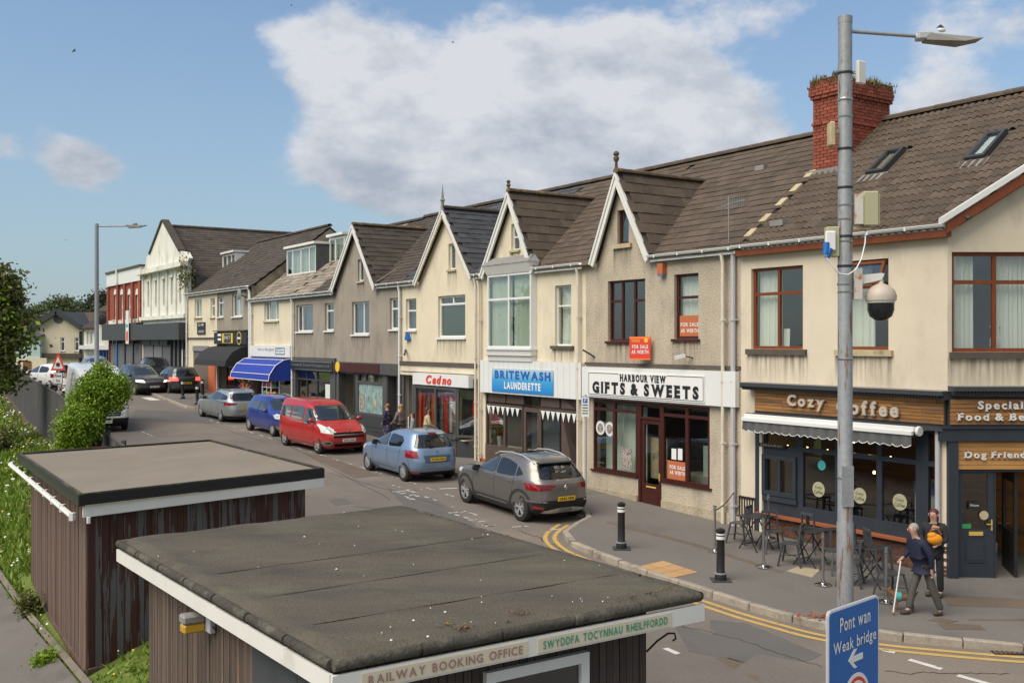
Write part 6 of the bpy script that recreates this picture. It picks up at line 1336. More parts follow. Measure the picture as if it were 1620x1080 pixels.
# ------------------------------------------------------------------ beyond: white corner shop and the cream gabled house
def farhouse(name,label,cat,X0,X1,Y,z0,ze,za,depth,wm,rm,frontgable=True,xa=None,rz=0,wins=(),door=None,base=-2):
    o=thing(name,label,cat,(X0,Y,z0),rz); W=X1-X0; ze-=z0;za-=z0; xa=(xa-X0) if xa is not None else W/2
    if frontgable: outer=[(0,base),(W,base),(W,ze),(xa,za),(0,ze)]
    else: outer=[(0,base),(W,base),(W,ze),(0,ze)]
    holes=[(a-X0,b-X0,c-z0,d-z0) for a,b,c,d in wins]
    wall_mesh(o,outer,holes,wm)
    for c in holes: window(o,c,'panel_white',(),(.68,),bar=.12,y=.1,sill='panel_white')
    for x in (0,W-.2): MB().box(x,x+.2,.25,depth,base,ze-.05).build('side_wall',wm,o)
    MB().box(.2,W-.2,depth-.2,depth,base,ze-.05).build('rear_wall',wm,o); MB().box(.2,W-.2,.9,1,base,ze-.1).build('room_partition','room_dark',o)
    mb=MB(); t=.18
    if frontgable:
        for xe in (-.4,W+.4):
            k=(za-ze)/(xa if xe<0 else W-xa); zl_=ze-.4*k; vs=[(xa,-.5,za+t),(xa,depth,za+t),(xe,depth,zl_+t),(xe,-.5,zl_+t)]; vs+=[(a,b,c-t) for a,b,c in vs]; mb.add(vs,[(0,1,2,3),(7,6,5,4),(3,2,6,7),(0,3,7,4)])
    else:
        for y0_,y1_ in ((-.4,depth/2),(depth+.4,depth/2)):
            vs=[(-.2,y0_,ze-.1),(W+.2,y0_,ze-.1),(W+.2,y1_,za),(-.2,y1_,za)]; vs+=[(a,b,c-t) for a,b,c in vs]; mb.add(vs,[(0,1,2,3),(7,6,5,4),(0,4,5,1),(3,7,6,2),(0,3,7,4),(1,5,6,2)])
    mb.build('roof',rm,o)
    return o
def far(px,py,Y): return ((px-810)/1620*Y,5+(540-py)/1620*Y)
Y=140
xA,zA_=far(92,494,Y); x0,zE=far(42,523,Y); x1,_=far(131,520,Y)
fo=farhouse('cream_gabled_house','cream rendered house with dark gable edge and brown tiled wing at the street end','house',x0,x1,Y,.3,far(0,521,Y)[1],zA_,12,'far_cream','slate',True,xA,0,
  [far(95.5,555,Y)[:1]+far(102.5,533.5,Y)[:1]+(far(0,555,Y)[1],far(0,533.5,Y)[1]),far(118,555,Y)[:1]+far(125,533.5,Y)[:1]+(far(0,555,Y)[1],far(0,533.5,Y)[1])])
for a,b in (((x0,zE-.3),(xA,zA_)),((x1,far(0,520,Y)[1]),(xA,zA_))):
    MB().bar((a[0]-x0,-.5,a[1]-.3+.2),(b[0]-x0,-.5,b[1]-.3+.15),.5,.7).build('bargeboard','dark_grey',fo)
MB().bar((far(62,0,Y)[0]-x0,-.3,far(0,562,Y)[1]-.3),(far(131,0,Y)[0]-x0,-.3,far(0,562.5,Y)[1]-.3),.35,.6).build('pipe_band','tile_dark',fo)
MB().lathe([(.65,-.1),(.65,-.01)],(far(92.5,0,Y)[0]-x0,0,far(0,504,Y)[1]-.3),14,0,'y').build('round_vent','slate',fo)
MB().bar((x1-x0-.2,-.2,-.5),(x1-x0-.2,-.2,far(0,524,Y)[1]-.3),.3).build('drainpipe','black_paint',fo)
xb0,_=far(20,0,Y-2); xb1,_=far(58,0,Y-2)
fo2=farhouse('pale_blue_annex','pale blue boarded annexe with a brown door in front of the cream gabled house','house',xb0,xb1,Y-1,.3,far(0,530,Y)[1],far(0,519,Y)[1],11,'pale_blue','slate',False)
MB().box(0,xb1-xb0+1,-.3,-.01,-2,far(0,566,Y)[1]-.3).build('lower_wall','cream_wall',fo2)
dx0,_=far(38.5,0,Y-1); dx1,_=far(51,0,Y-1); MB().box(dx0-xb0,dx1-xb0,-.4,-.3,far(0,593,Y)[1]-.3,far(0,571,Y)[1]-.3).build('door','brown_door',fo2)
x2,_=far(128,0,Y+5);x3,_=far(172,0,Y+5)
farhouse('brown_roofed_wing','low wing with brown tiled roof behind the cream gabled house','house',far(100,0,Y+6)[0],far(150,0,Y+6)[0],Y+3,.3,far(0,521,Y+3)[1],far(0,494,Y+10)[1],12,'far_cream','tile_brown',False)
Y=104
x0,_=far(133,0,Y);x1,_=far(156,0,Y)
wh=farhouse('white_corner_shop','white house with blue trim and low roof left of the red brick shop','shop',x0,x1,Y,1.3,far(0,517,Y)[1],far(0,500,Y)[1],8,'old_white','tile_dark',False,None,0,[(far(137,0,Y)[0],far(140,0,Y)[0],far(0,545,Y)[1],far(0,518,Y)[1]-.3),(far(142,0,Y)[0],far(147,0,Y)[0],far(0,545,Y)[1],far(0,518,Y)[1]-.3)])
MB().box(-.2,x1-x0,-.8,0,far(0,552,Y)[1]-1.3,far(0,546,Y)[1]-1.3).build('fascia','panel_white',wh)
Y=98; x0,_=far(156,0,Y);x1,_=far(174,0,Y)
wb=farhouse('blue_fronted_shop','narrow cream house with blue shopfront and black dish against the red brick wall','shop',x0,x1,Y,1.5,far(0,490,Y)[1],far(0,476,Y)[1],7,'old_white','tile_dark',False)
MB().box(0,x1-x0,-.4,0,far(0,553,Y)[1]-1.5,far(0,546,Y)[1]-1.5).build('fascia','panel_white',wb)
for k in range(4): MB().box(.1+k*.33,.2+k*.33,-.1,-.0,-1,far(0,553,Y)[1]-1.5).build('blue_post','blue_sign',wb)
MB().box(0,x1-x0,-.02,-.001,-1,far(0,553,Y)[1]-1.5).build('shopfront','privacy_glass',wb)
MB().lathe([(.001,-.5),(.5,-.42),(.55,-.4)],(.45,0,far(0,505,Y)[1]-1.5),12,0,'y').build('satellite_dish','black_paint',wb)
# ================================================================== SHEDS
HT=2.6      # roof edge height of both sheds
def quad_shed(name,label,cat,c,walls,base,rooft,fmat,mats,pw,over,trim):
    pass
def wall_planks(parent,a,b,z0,z1,pw,mat,t=.022,skip=None,proud=.0):
    """single upright planks from a to b (xy), outside is to the right of a->b"""
    a=Vector(a);b=Vector(b);L=(b-a).length;n=int(L/pw);pw=L/n; ang=math.atan2((b-a).y,(b-a).x)
    me=MB().box(.004,pw-.004,-t,0,0,1).mesh('plank',mat)
    for i in range(n):
        p=a+(b-a)*(i/n)
        if skip and skip(i/n): continue
        link('plank',me,parent,(p.x,p.y,z0),(0,0,ang),(1,1+random.uniform(-.2,.2),z1-z0))
# ---- far shed (brown)
S1=[Vector(p) for p in ((-6.69,15.84),(-3.52,19.15),(-7.27,24.7),(-10.48,21.72))]      # front corner, right, back, left
sh1=thing('timber_shed','weathered brown plank shed with flat buff felt roof and black edge, farther of two','shed',(S1[0].x,S1[0].y,-.2))
o1=Vector((S1[0].x,S1[0].y)); T=[p-o1 for p in S1]; zb=0; ctr=sum(T,Vector((0,0)))/4
W1=[t+(ctr-t).normalized()*d for t,d in zip(T,(.34,.42,.4,.4))]
zr1=2.6+.2   # roof level above thing base
mb=MB(); n=4
mb.add([(p.x,p.y,zr1) for p in T]+[(p.x,p.y,zr1-.10) for p in T],[(0,1,2,3),(7,6,5,4)]+[(i,4+i,4+(i+1)%4,(i+1)%4) for i in range(4)]); mb.build('roof_deck','felt_brown',sh1)
for i in range(4):
    a,b=T[i],T[(i+1)%4]; mb=MB(); mb.bar((a.x,a.y,zr1-.06),(b.x,b.y,zr1-.06),.03,.17); mb.build('black_edging','black_paint',sh1)
    d=(b-a).normalized(); nn=Vector((d.y,-d.x)); 
    MB().bar((a.x-nn.x*.03,a.y-nn.y*.03,zr1+.032),(b.x-nn.x*.03,b.y-nn.y*.03,zr1+.032),.05,.025).build('roof_edge_trim','felt_edge',sh1)
# white fascia along the front, white gutter along the left
a,b=T[0],T[1]; MB().bar((a.x+.03,a.y+.05,zr1-.245),(b.x+.0,b.y+.0,zr1-.225),.025,.17).build('fascia','white_paint',sh1)
MB().bar((a.x+.06,a.y+.05,zr1-.15),(b.x,b.y,zr1-.145),.02,.02).build('fascia_gap','sand_sill',sh1)
a,b=T[0],T[3]; mb=MB(); off=Vector((-.09,-.05)); mb.tube([(a.x+off.x,a.y+off.y,zr1-.30),(b.x+off.x-.05,b.y+off.y,zr1-.20)],.045,6)
for k in range(9): 
    t=k/8; p=a+(b-a)*t+off; mb.box(p.x-.03,p.x+.03,p.y-.055,p.y+.055,zr1-.355+.1*t,zr1-.24+.1*t)
mb.build('gutter','white_paint',sh1)
MB().tube([(a.x+.12,a.y+.05,zr1-.32),(a.x+.12,a.y+.05,zr1-.42)],.03,6).build('outlet','white_paint',sh1)
mb=MB(); w_=[p+(ctr-p).normalized()*.04 for p in W1]
mb.add([(p.x,p.y,-.05) for p in w_]+[(p.x,p.y,zr1-.1) for p in w_],[(i,(i+1)%4,4+(i+1)%4,4+i) for i in range(4)]); mb.build('carcass','black_paint',sh1)
wall_planks(sh1,W1[0],W1[1],0.02,zr1-.12,.118,'plank_peeled'); wall_planks(sh1,W1[3],W1[0],.02,zr1-.2,.125,'plank_brown'); wall_planks(sh1,W1[1],W1[2],.02,zr1-.2,.2,'plank_dark')
mb=MB(); e=[p+(p-ctr).normalized()*.05 for p in W1]
for i in (0,3): mb.bar((e[i].x,e[i].y,-.02),(e[(i+1)%4].x,e[(i+1)%4].y,-.02),.07,.12)
mb.build('bottom_board','plank_brown',sh1)
mb=MB(); mb.bar((W1[0].x,W1[0].y-.035,zr1-.32),(W1[1].x,W1[1].y-.035,zr1-.30),.02,.14); mb.build('top_board','board_grey',sh1)
mb=MB(); e=[p+(ctr-p).normalized()*.05 for p in W1]; mb.add([(p.x,p.y,-2) for p in e]+[(p.x,p.y,-.06) for p in e],[(i,(i+1)%4,4+(i+1)%4,4+i) for i in range(4)]); mb.build('plinth','concrete',sh1)
# ---- near shed (booking office)
S2=[Vector(p) for p in ((-1.31,7.50),(1.757,9.55),(-1.55,14.55),(-4.62,12.04))]
sh2=thing('booking_office','dark plank railway booking office hut with mossy grey felt roof and white lettered fascia','hut',(S2[0].x,S2[0].y,-.2))
o2=Vector((S2[0].x,S2[0].y)); T=[p-o2 for p in S2]; ctr=sum(T,Vector((0,0)))/4
zt2=2.82
# felt roof: softly cushioned sheet with rolled edge
def bil(u,v): return (T[0]*(1-u)+T[1]*u)*(1-v)+(T[3]*(1-u)+T[2]*u)*v
mb=MB(); NU,NVV=36,48; vs=[];fs=[]
for j in range(NVV+1):
    for i in range(NU+1):
        u,v=i/NU,j/NVV; p=bil(u,v); e=min(u,1-u)*3.7; f=min(v,1-v)*5.6; ed=min(e,f)
        z=zt2+.055*min(1,max(0,ed/.10))**.5 + .02*math.exp(-((ed-.12)/.09)**2) +.012*math.sin(u*23+v*9)*math.sin(v*17) 
        seam=[.26,.52,.77]
        for s_ in seam: z+= .018*(1 if v>s_ else 0)*0+.02*math.exp(-((v-s_)/.006)**2)
        vs.append((p.x,p.y,z))
for j in range(NVV):
    for i in range(NU): k=j*(NU+1)+i; fs.append((k,k+1,k+NU+2,k+NU+1))
mb.add(vs,fs); mb.build('felt_roof','felt_dark',sh2,smooth=60)
for v_ in (.17,.36,.57,.78):
    a=bil(.03,v_);b=bil(.97,v_+random.uniform(-.01,.01)); MB().bar((a.x,a.y,zt2+.058),(b.x,b.y,zt2+.058),.04,.006).build('felt_lap','felt_dark',sh2)
for i in range(4):
    a,b=T[i],T[(i+1)%4]; L=(b-a).length; n=int(L/.9)+1; mb=MB()
    for k in range(n):
        p=a+(b-a)*(k/n);q=a+(b-a)*((k+1)/n-.006); r_=.044+random.uniform(-.002,.002); mb.tube([(p.x,p.y,zt2+.005),((p.x+q.x)/2,(p.y+q.y)/2,zt2+random.uniform(.003,.008)),(q.x,q.y,zt2+.005)],[r_,r_*1.05,r_*.97],10)
    mb.build('felt_roll','felt_edge',sh2,smooth=60)
W2=[t+(ctr-t).normalized()*d for t,d in zip(T,(.25,.75,.5,.45))]
W2[1]=T[1]+(T[0]-T[1]).normalized()*.50+Vector((-.12,.18)); W2[2]=T[2]+(T[3]-T[2]).normalized()*.5
a,b=T[0],T[1]; d=(b-a).normalized(); nn=Vector((d.y,-d.x)); ang=math.atan2(d.y,d.x); L=(b-a).length
FB=MB(); FB.box(-.02,L+.02,-.035,0,-.155,0.0); fa=FB.build('fascia','white_paint',sh2); fa.location=(a.x,a.y,zt2-.06); fa.rotation_euler=(0,0,ang)
for (u0,u1,tx,mt) in ((.0575,.461,'RAILWAY BOOKING OFFICE','sign_mauve'),(.49,.891,'SWYDDFA TOCYNNAU RHEILFFORDD','sign_green')):
    # sign strips measured along the fascia
    x0_,x1_=L*u0,L*u1
    MB().box(x0_,x1_,-.043,-.0355,-.138,-.018).build('sign_strip','sign_cream',fa); text(tx,x0_+.05,x1_-.05,-.112,-.042,-.045,mt,fa,bold=.02,space=1.5)
a,b=T[3],T[0]; d=(b-a).normalized(); ang=math.atan2(d.y,d.x); L=(b-a).length; fa=MB().box(0,L,-.03,0,-.14,0).build('fascia','white_paint',sh2); fa.location=(a.x,a.y,zt2-.055); fa.rotation_euler=(0,0,ang)
mb=MB(); w_=[p+(ctr-p).normalized()*.04 for p in W2]; mb.add([(p.x,p.y,-.05) for p in w_]+[(p.x,p.y,zt2-.05) for p in w_],[(i,(i+1)%4,4+(i+1)%4,4+i) for i in range(4)]); mb.build('carcass','black_paint',sh2)
WH=Vector((0,0))
wall_planks(sh2,W2[0],W2[1],0,zt2-.08,.078,'plank_dark'); wall_planks(sh2,W2[3],W2[0],0,zt2-.08,.085,'plank_streak',skip=lambda t:t>.66); wall_planks(sh2,W2[1],W2[2],0,zt2-.08,.15,'plank_dark')
a,b=W2[3],W2[0]; d=(b-a); ang=math.atan2(d.y,d.x); L=d.length
bo=MB(); bo.box(L*.662,L*.86,-.03,0,0,zt2-.1); o_=bo.build('grey_board','board_grey',sh2); o_.location=(a.x,a.y,0); o_.rotation_euler=(0,0,ang)
for k in range(14): 
    p=a+d*(.862+.01*k); link('plank',MB().box(0,L*.0094,-.03,0,0,1).mesh('plank','board_grey'),sh2,(p.x,p.y,0),(0,0,ang),(1,1,zt2-.1))
# window under the sign
a,b=W2[0],W2[1]; d=(b-a); L=d.length; ang=math.atan2(d.y,d.x)
mb=MB(); wr=(L*.42,L*.77,1.4,zt2-.34); mb.poly(rect(*wr),[rect(wr[0]+.09,wr[1]-.09,wr[2],wr[3]-.09)],-.08,-.0225); wf=mb.build('window','panel_white',sh2); wf.location=(a.x,a.y,0); wf.rotation_euler=(0,0,ang); MB().box(wr[0]+.08,wr[1]-.08,-.04,-.034,wr[2],wr[3]-.08).build('pane','car_glass',wf)
# bulkhead lamp and a small alarm box on the left wall
def onwall(A,B,t,z,out=.0):
    p=A+(B-A)*t; n_=Vector(((B-A).y,-(B-A).x)).normalized(); return (p.x+n_.x*out+o2.x,p.y+n_.y*out+o2.y,z-.2)
bl=thing('bulkhead_lamp','square bulkhead lamp with amber lens on the streaked wall of the booking office','lamp',onwall(W2[3],W2[0],.44,zt2-.36,.03),math.atan2((W2[0]-W2[3]).y,(W2[0]-W2[3]).x))
MB().box(-.03,.14,-.06,.0,-.09,.09).build('back_plate','grey_pipe',bl,bevel=.008); mb=MB(); mb.box(-.13,.03,-.28,-.06,.0,.09); mb.build('hood','lead',bl,bevel=.02); MB().box(-.12,.02,-.27,-.06,-.09,-.002).build('lens','lens_amber',bl,bevel=.015); MB().tube([(.14,-.03,-.02),(.22,-.03,-.04),(.24,-.03,.1)],.008,6).build('cable','black_flat',bl)
jb=thing('junction_box','small grey junction box at the lower right of the booking office side wall','box',onwall(W2[3],W2[0],.93,zt2-.62,.03),math.atan2((W2[0]-W2[3]).y,(W2[0]-W2[3]).x)); MB().box(-.04,.04,-.04,0,-.06,.06).build('box','grey_pipe',jb,bevel=.006); MB().tube([(0,-.02,.06),(0,-.02,.3)],.008,5).build('cable','grey_pipe',jb)
hk=thing('wall_hook','black iron scroll hook on the right corner of the booking office','hook',(W2[1].x+o2.x+.02,W2[1].y+o2.y,zt2-.36-.2)); MB().tube([(0,0,-.12),(.10,0,-.02),(.20,0,.05),(.26,0,.05),(.27,0,0),(.24,0,-.02)],.010,6).build('hook','black_paint',hk)
# litter of lichen, droppings and grit on the roof
lm=MB();lw=MB()
for i in range(60):
    u,v=random.random(),random.random()
    if random.random()<.35: v=abs(random.gauss(0,.05))+.01
    p=bil(min(.985,u),min(.99,v)); r_=random.choice([.004,.005,.006,.008,.013]); z=zt2+.07+(.01 if min(v*5.6,(1-v)*5.6,u*3.7,(1-u)*3.7)<.22 else .0)-.005
    (lm if random.random()<.4 else lw).lathe([(r_,z),(r_*.7,z+.008)],(p.x,p.y,0),5)
for k in range(9):
    u=random.choice([.15,.3,.32,.8,.88,.93,.9,.86,.5]);v=random.uniform(.015,.05)
    for j in range(14): p=bil(min(.99,u+random.gauss(0,.012)),v+random.gauss(0,.006)); lm.lathe([(random.uniform(.006,.014),zt2+.085),(.008,zt2+.09)],(p.x,p.y,0),5)
lm.build('lichen','ridge_lichen',sh2,kind='stuff'); lw.build('droppings','white_flat',sh2,kind='stuff')
# ================================================================== FENCE along the road
def fh(s): return 1.5+.4*sm(16,30,s)
fe=thing('plank_fence','long dark weathered plank fence between the grass bank and the road','fence',tuple(P2(14,qf(14)-.15))+(zr(14),))
fo_=Vector(fe.location); me=MB().box(-.062,.062,-.012,.012,0,1).mesh('paling','fence_wood')
s_=13.6;cnt=0
while s_<53 and cnt<330:
    p=P2(s_,qf(s_)-.15); z=terrain_z(p.x,p.y)-.05; top=zr(s_)+fh(s_)+random.uniform(-.02,.02)
    link('paling',me,fe,(p.x-fo_.x,p.y-fo_.y,z-fo_.z),(0,0,ROT+random.uniform(-.03,.03)+math.pi/2*0+R(90)*0+ (0)),(1,1,top-z)); 
    s_+=.128; cnt+=1
for o_ in fe.children: o_.rotation_euler[2]=ROT
s_=13.6
while s_<53:
    p=P2(s_,qf(s_)-.06); q_=p; MB().bar((p.x-fo_.x,p.y-fo_.y,-.2+zr(s_)-fo_.z),(p.x-fo_.x,p.y-fo_.y,zr(s_)+fh(s_)+.1-fo_.z),.10,.10).build('post','fence_wood',fe)
    p1=P2(s_,qf(s_)-.15);q1=P2(s_+2.4,qf(s_+2.4)-.15); MB().bar((p1.x-fo_.x,p1.y-fo_.y,zr(s_)+fh(s_)+.02-fo_.z),(q1.x-fo_.x,q1.y-fo_.y,zr(s_+2.4)+fh(s_+2.4)+.02-fo_.z),.07,.04).build('capping','fence_wood',fe); s_+=2.4
p=P2(17.6,qf(17.6)-.35); ns=thing('fence_notice','white notice with red top strip on the plank fence behind the farther shed','sign',(p.x,p.y,zr(17.6)+.85),ROT+R(60)); MB().box(-.33,.33,-.01,.01,-.45,.42).build('board','panel_white',ns); MB().box(-.33,.33,-.016,-.0105,.34,.42).build('red_strip','red_flat',ns)
for k in range(4): MB().box(-.24,.24,-.014,-.0105,.18-.13*k,.215-.13*k).build('print_line','sign_green' if k else 'red_flat',ns)
# ================================================================== LAMP COLUMN with cameras
p=gp(1337,972,.12); lc=thing('lamp_column','tall galvanised lamp column with rust stains, boxes and camera, standing at the pavement edge','lamp post',tuple(p)); z0=p.z; DL=p.y
zl=lambda py:5+(540-py)/1620*DL-z0
PX=DL/1620
mb=MB(); mb.tube([(0,0,-.2),(0,0,.4),(0,0,1.6),(0,0,1.65),(0,0,zl(30))],[.143,.143,.143,.128,.118],20); mb.build('post','galv_rusty',lc,smooth=50)
MB().lathe([(.122,zl(38)),(.124,zl(27)),(.11,zl(26))],(0,0,0),20).build('cap','galvanised',lc)
MB().box(-.10,.10,-.155,-.13,1.9,2.6).build('access_door','galvanised',lc)
for y in (116,158,236,297,374,421,567,755,940): MB().lathe([(.131,zl(y)-.02),(.134,zl(y)),(.131,zl(y)+.02)],(0,0,0),20).build('band','black_flat' if y in(116,236,297,374,421,940) else 'steel',lc)
for y in (325,347,382,450,462,185): MB().lathe([(.129,zl(y)-.012),(.132,zl(y)+.012)],(0,0,0),20).build('band','steel',lc)
mb=MB(); mb.tube([(.1,0,zl(50)),(1.32,.0,zl(58))],.032,10); mb.build('arm','galvanised',lc,smooth=50)
mb=MB(); mb.box(1.24,1.5,-.11,.11,zl(64),zl(52)); mb.tube([(1.22,0,zl(58)),(1.42,0,zl(60))],.06,10); a_=mb.build('lantern','grey_pipe',lc,bevel=.02)
mb=MB(); L_=[(1.38,-.10,zl(54)),(2.34,-.16,zl(64)),(2.34,.16,zl(64)),(1.38,.10,zl(54)),(1.38,-.12,zl(66)),(2.0,-.20,zl(70)),(2.0,.20,zl(70)),(1.38,.12,zl(66))]; mb.add(L_,[(0,1,2,3),(4,7,6,5),(0,4,5,1),(3,2,6,7),(0,3,7,4),(1,5,6,2)]); mb.build('lantern_head','lead',lc)
# radio panels, cabinets and dome camera: fixed to the post yet separate things
def on_post(name,label,cat,dx,py,dy=0): return thing(name,label,cat,(p.x+dx,p.y+dy,z0+zl(py)))
t_=on_post('radio_panel','pale flat radio panel on the post level with the chimney top','antenna',.27,115); mb=MB(); mb.box(-.10,.10,-.04,.04,-.20,.20); o_=mb.build('panel','white_paint',t_,bevel=.02); o_.rotation_euler=(0,0,R(30)); MB().bar((-.14,0,.0),(-.02,0,0),.05).build('bracket','sand_sill',t_)
t_=on_post('radio_panel','pale flat radio panel on the post in front of the chimney foot','antenna',-.23,213); mb=MB(); mb.box(-.06,.04,-.10,.10,-.21,.21); o_=mb.build('panel','sand_sill',t_,bevel=.02); MB().bar((.14,0,.05),(.0,0,.05),.05).build('bracket','sand_sill',t_)
t_=on_post('equipment_cabinet','olive cream equipment cabinet with rusty white plate right of the post','cabinet',.40,331); mb=MB(); mb.box(-.12,.15,-.12,.12,-.30,.30); mb.build('cabinet','sage_box',t_,bevel=.02); MB().box(-.26,-.125,-.13,.06,-.27,.25).build('mounting_plate','rust_plate',t_); MB().box(.155,.17,-.10,.10,-.26,.26).build('lid','sand_sill',t_); MB().box(-.28,.02,-.06,.06,-.36,-.31).build('tray','sand_sill',t_); MB().tube([(-.05,0,-.3),(-.05,0,-.36)],.035,8).build('gland','white_flat',t_)
t_=on_post('socket_box','cream and white box with blue plug sockets left of the post','cabinet',-.22,383); MB().box(-.12,.10,-.09,.09,-.26,.26).build('box','sage_box',t_,bevel=.015); mb=MB(); mb.box(-.16,.02,-.15,-.09,-.16,.18); mb.build('cover','white_flat',t_,bevel=.02); mb=MB(); mb.tube([(-.14,-.12,-.02),(-.16,-.14,-.22)],.055,10); mb.tube([(-.08,-.14,-.12),(-.14,-.14,-.28)],.045,10); mb.build('blue_plug','blue_sign',t_,smooth=50)
t_=on_post('white_cable','white cable looping across the post from the cabinet to the socket box','cable',0,400); mb=MB(); q=[(.36,0,362),(.33,-.05,385),(.24,-.14,410),(.12,-.19,428),(-.02,-.2,436),(-.16,-.19,434),(-.28,-.18,422),(-.37,-.16,408),(-.40,-.15,396)]; mb.tube([(x,y,zl(y2)-zl(400)) for x,y,y2 in q],.013,6); mb.build('cable','white_flat',t_,smooth=60)
t_=on_post('dome_camera','beige and black dome security camera on a white arm right of the post','camera',.62,470); 
MB().box(-.49,-.36,-.12,.03,-.04,.50).build('mounting_plate','rust_plate',t_); mb=MB(); mb.add([(-.36,-.05,.22),(.0,-.05,.30),(.05,-.05,.40),(-.0,-.05,.42),(-.36,-.05,.38),(-.36,.05,.22),(.0,.05,.30),(.05,.05,.40),(-.0,.05,.42),(-.36,.05,.38)],[(0,1,2,3,4),(9,8,7,6,5),(0,5,6,1),(1,6,7,2),(2,7,8,3),(3,8,9,4),(4,9,5,0)]); mb.build('arm','white_paint',t_)
MB().lathe([(.26,-.06),(.265,.02),(.23,.12),(.14,.20),(.05,.24),(.04,.32)],(0,0,0),20).build('shell','camera_shell',t_,smooth=60); MB().lathe([(.001,-.42),(.10,-.40),(.19,-.33),(.225,-.22),(.225,-.08)],(0,0,0),20).build('dome','camera_dome',t_,smooth=60); MB().lathe([(.235,-.10),(.24,-.06)],(0,0,0),20).build('rim','white_paint',t_)
# gull over the lantern and gulls in the sky
def gull(loc,span,rz,bank,label,col='white_flat'):
    g_=thing('gull',label,'bird',loc,rz); mb=MB(); mb.ball((0,0,0),(.2*span,.055*span,.05*span),8,0,6); b=mb.build('body',col,g_,smooth=60)
    for sg in (-1,1):
        mb=MB(); k=sg*span/2; vs=[(.06*span,0,.02),(.09*span,k*.5,.10*span+bank*k*.3),(-.02*span,k,.03*span+bank*k*.6),(-.06*span,k*.5,.08*span+bank*k*.3),(-.08*span,0,.0)]; vs+=[(a,b_,c-.012*span) for a,b_,c in vs]; mb.add(vs,[(0,1,2,3,4),(9,8,7,6,5)]+[(i,5+i,5+(i+1)%5,(i+1)%5) for i in range(5)]); mb.build('wing','grey_cloth',g_)
    return g_
def skypt(px,py,D): return ((px-810)/1620*D,D,5+(540-py)/1620*D)
gull(skypt(716,67,60),.62,R(20),.5,'gull gliding with spread wings above the middle of the big cloud'); gull(skypt(117,81,60),.62,R(40),-.3,'gull flying in blue sky at the upper left','taupe_cloth'); gull(skypt(104,380,70),.5,R(100),.1,'small gull flying low in the sky left of the far lamp post','taupe_cloth'); gull(skypt(461,9,70),.4,R(10),.1,'tiny gull at the very top of the sky','grey_cloth')
g_=thing('resting_gull','pale gull resting just above the near lamp head','bird',skypt(1490,46,DL),R(10)); MB().ball((0,0,-.02),(.08,.04,.04),8,0,6).build('body','white_flat',g_,smooth=60); mb=MB(); mb.add([(.06,0,.02),(-.08,.05,.03),(-.06,-.06,.06)],[(0,1,2)]); mb.build('wing','grey_cloth',g_)
# ---- blue road sign on its own post
D=9.; sx0,sx1=(1310-810)/1620*D,None
dirv=Vector((1.065,1)).normalized(); wdt=.915; sL=Vector((sx0,D)); ang=math.atan2(dirv.y,dirv.x)
bs=thing('weak_bridge_sign','blue bilingual weak bridge road sign with arrow and red ring at the bottom edge','road sign',(sL.x,sL.y,0),ang); zt_=5-(540-968)/1620*-D*-1; zt_=5+(540-968)/1620*D; 
def rrect(x0,x1,z0,z1,r,n=4):
    o=[]
    for cx,cz,a0 in ((x1-r,z0+r,-90),(x1-r,z1-r,0),(x0+r,z1-r,90),(x0+r,z0+r,180)):
        for i in range(n+1): a=R(a0+90*i/n); o.append((cx+r*math.cos(a),cz+r*math.sin(a)))
    return o
hs_=1.25
MB().poly(rrect(0,wdt,zt_-hs_,zt_,.05),[],-.002,.002).build('plate','panel_white',bs); MB().poly(rrect(.018,wdt-.018,zt_-hs_+.018,zt_-.018,.04),[],-.006,-.0025).build('blue_face','blue_sign',bs); MB().poly(rrect(-.004,wdt+.004,zt_-hs_-.004,zt_+.004,.05),[],.003,.02).build('backing','grey_pipe',bs)
text('Pont wan',.19,.74,zt_-.215,zt_-.085,-.0065,'white_flat',bs,bold=.015); text('Weak bridge',.075,.85,zt_-.43,zt_-.29,-.0065,'white_flat',bs,bold=.015)
mb=MB(); ax=(.34,.60); az=zt_-.50; mb.poly([(ax[0],az),(ax[0]+.10,az+.085),(ax[0]+.155,az+.085),(ax[0]+.085,az+.028),(ax[1],az+.028),(ax[1],az-.028),(ax[0]+.085,az-.028),(ax[0]+.155,az-.085),(ax[0]+.10,az-.085)],[],-.0105,-.0065); mb.build('arrow','white_flat',bs)
cz=zt_-.87; cx=.485
MB().lathe([(.235,-.0105),(.235,-.0065)],(cx,0,cz),32,0,'y').build('white_disc','white_flat',bs); MB().lathe([(.20,-.0125),(.20,-.0108)],(cx,0,cz),32,0,'y').build('red_ring','red_flat',bs); MB().lathe([(.165,-.0145),(.165,-.0128)],(cx,0,cz),32,0,'y').build('white_centre','white_flat',bs)
MB().tube([(wdt/2,.06,0),(wdt/2,.06,zt_-.1)],.045,12).build('post','grey_pipe',bs,smooth=50)
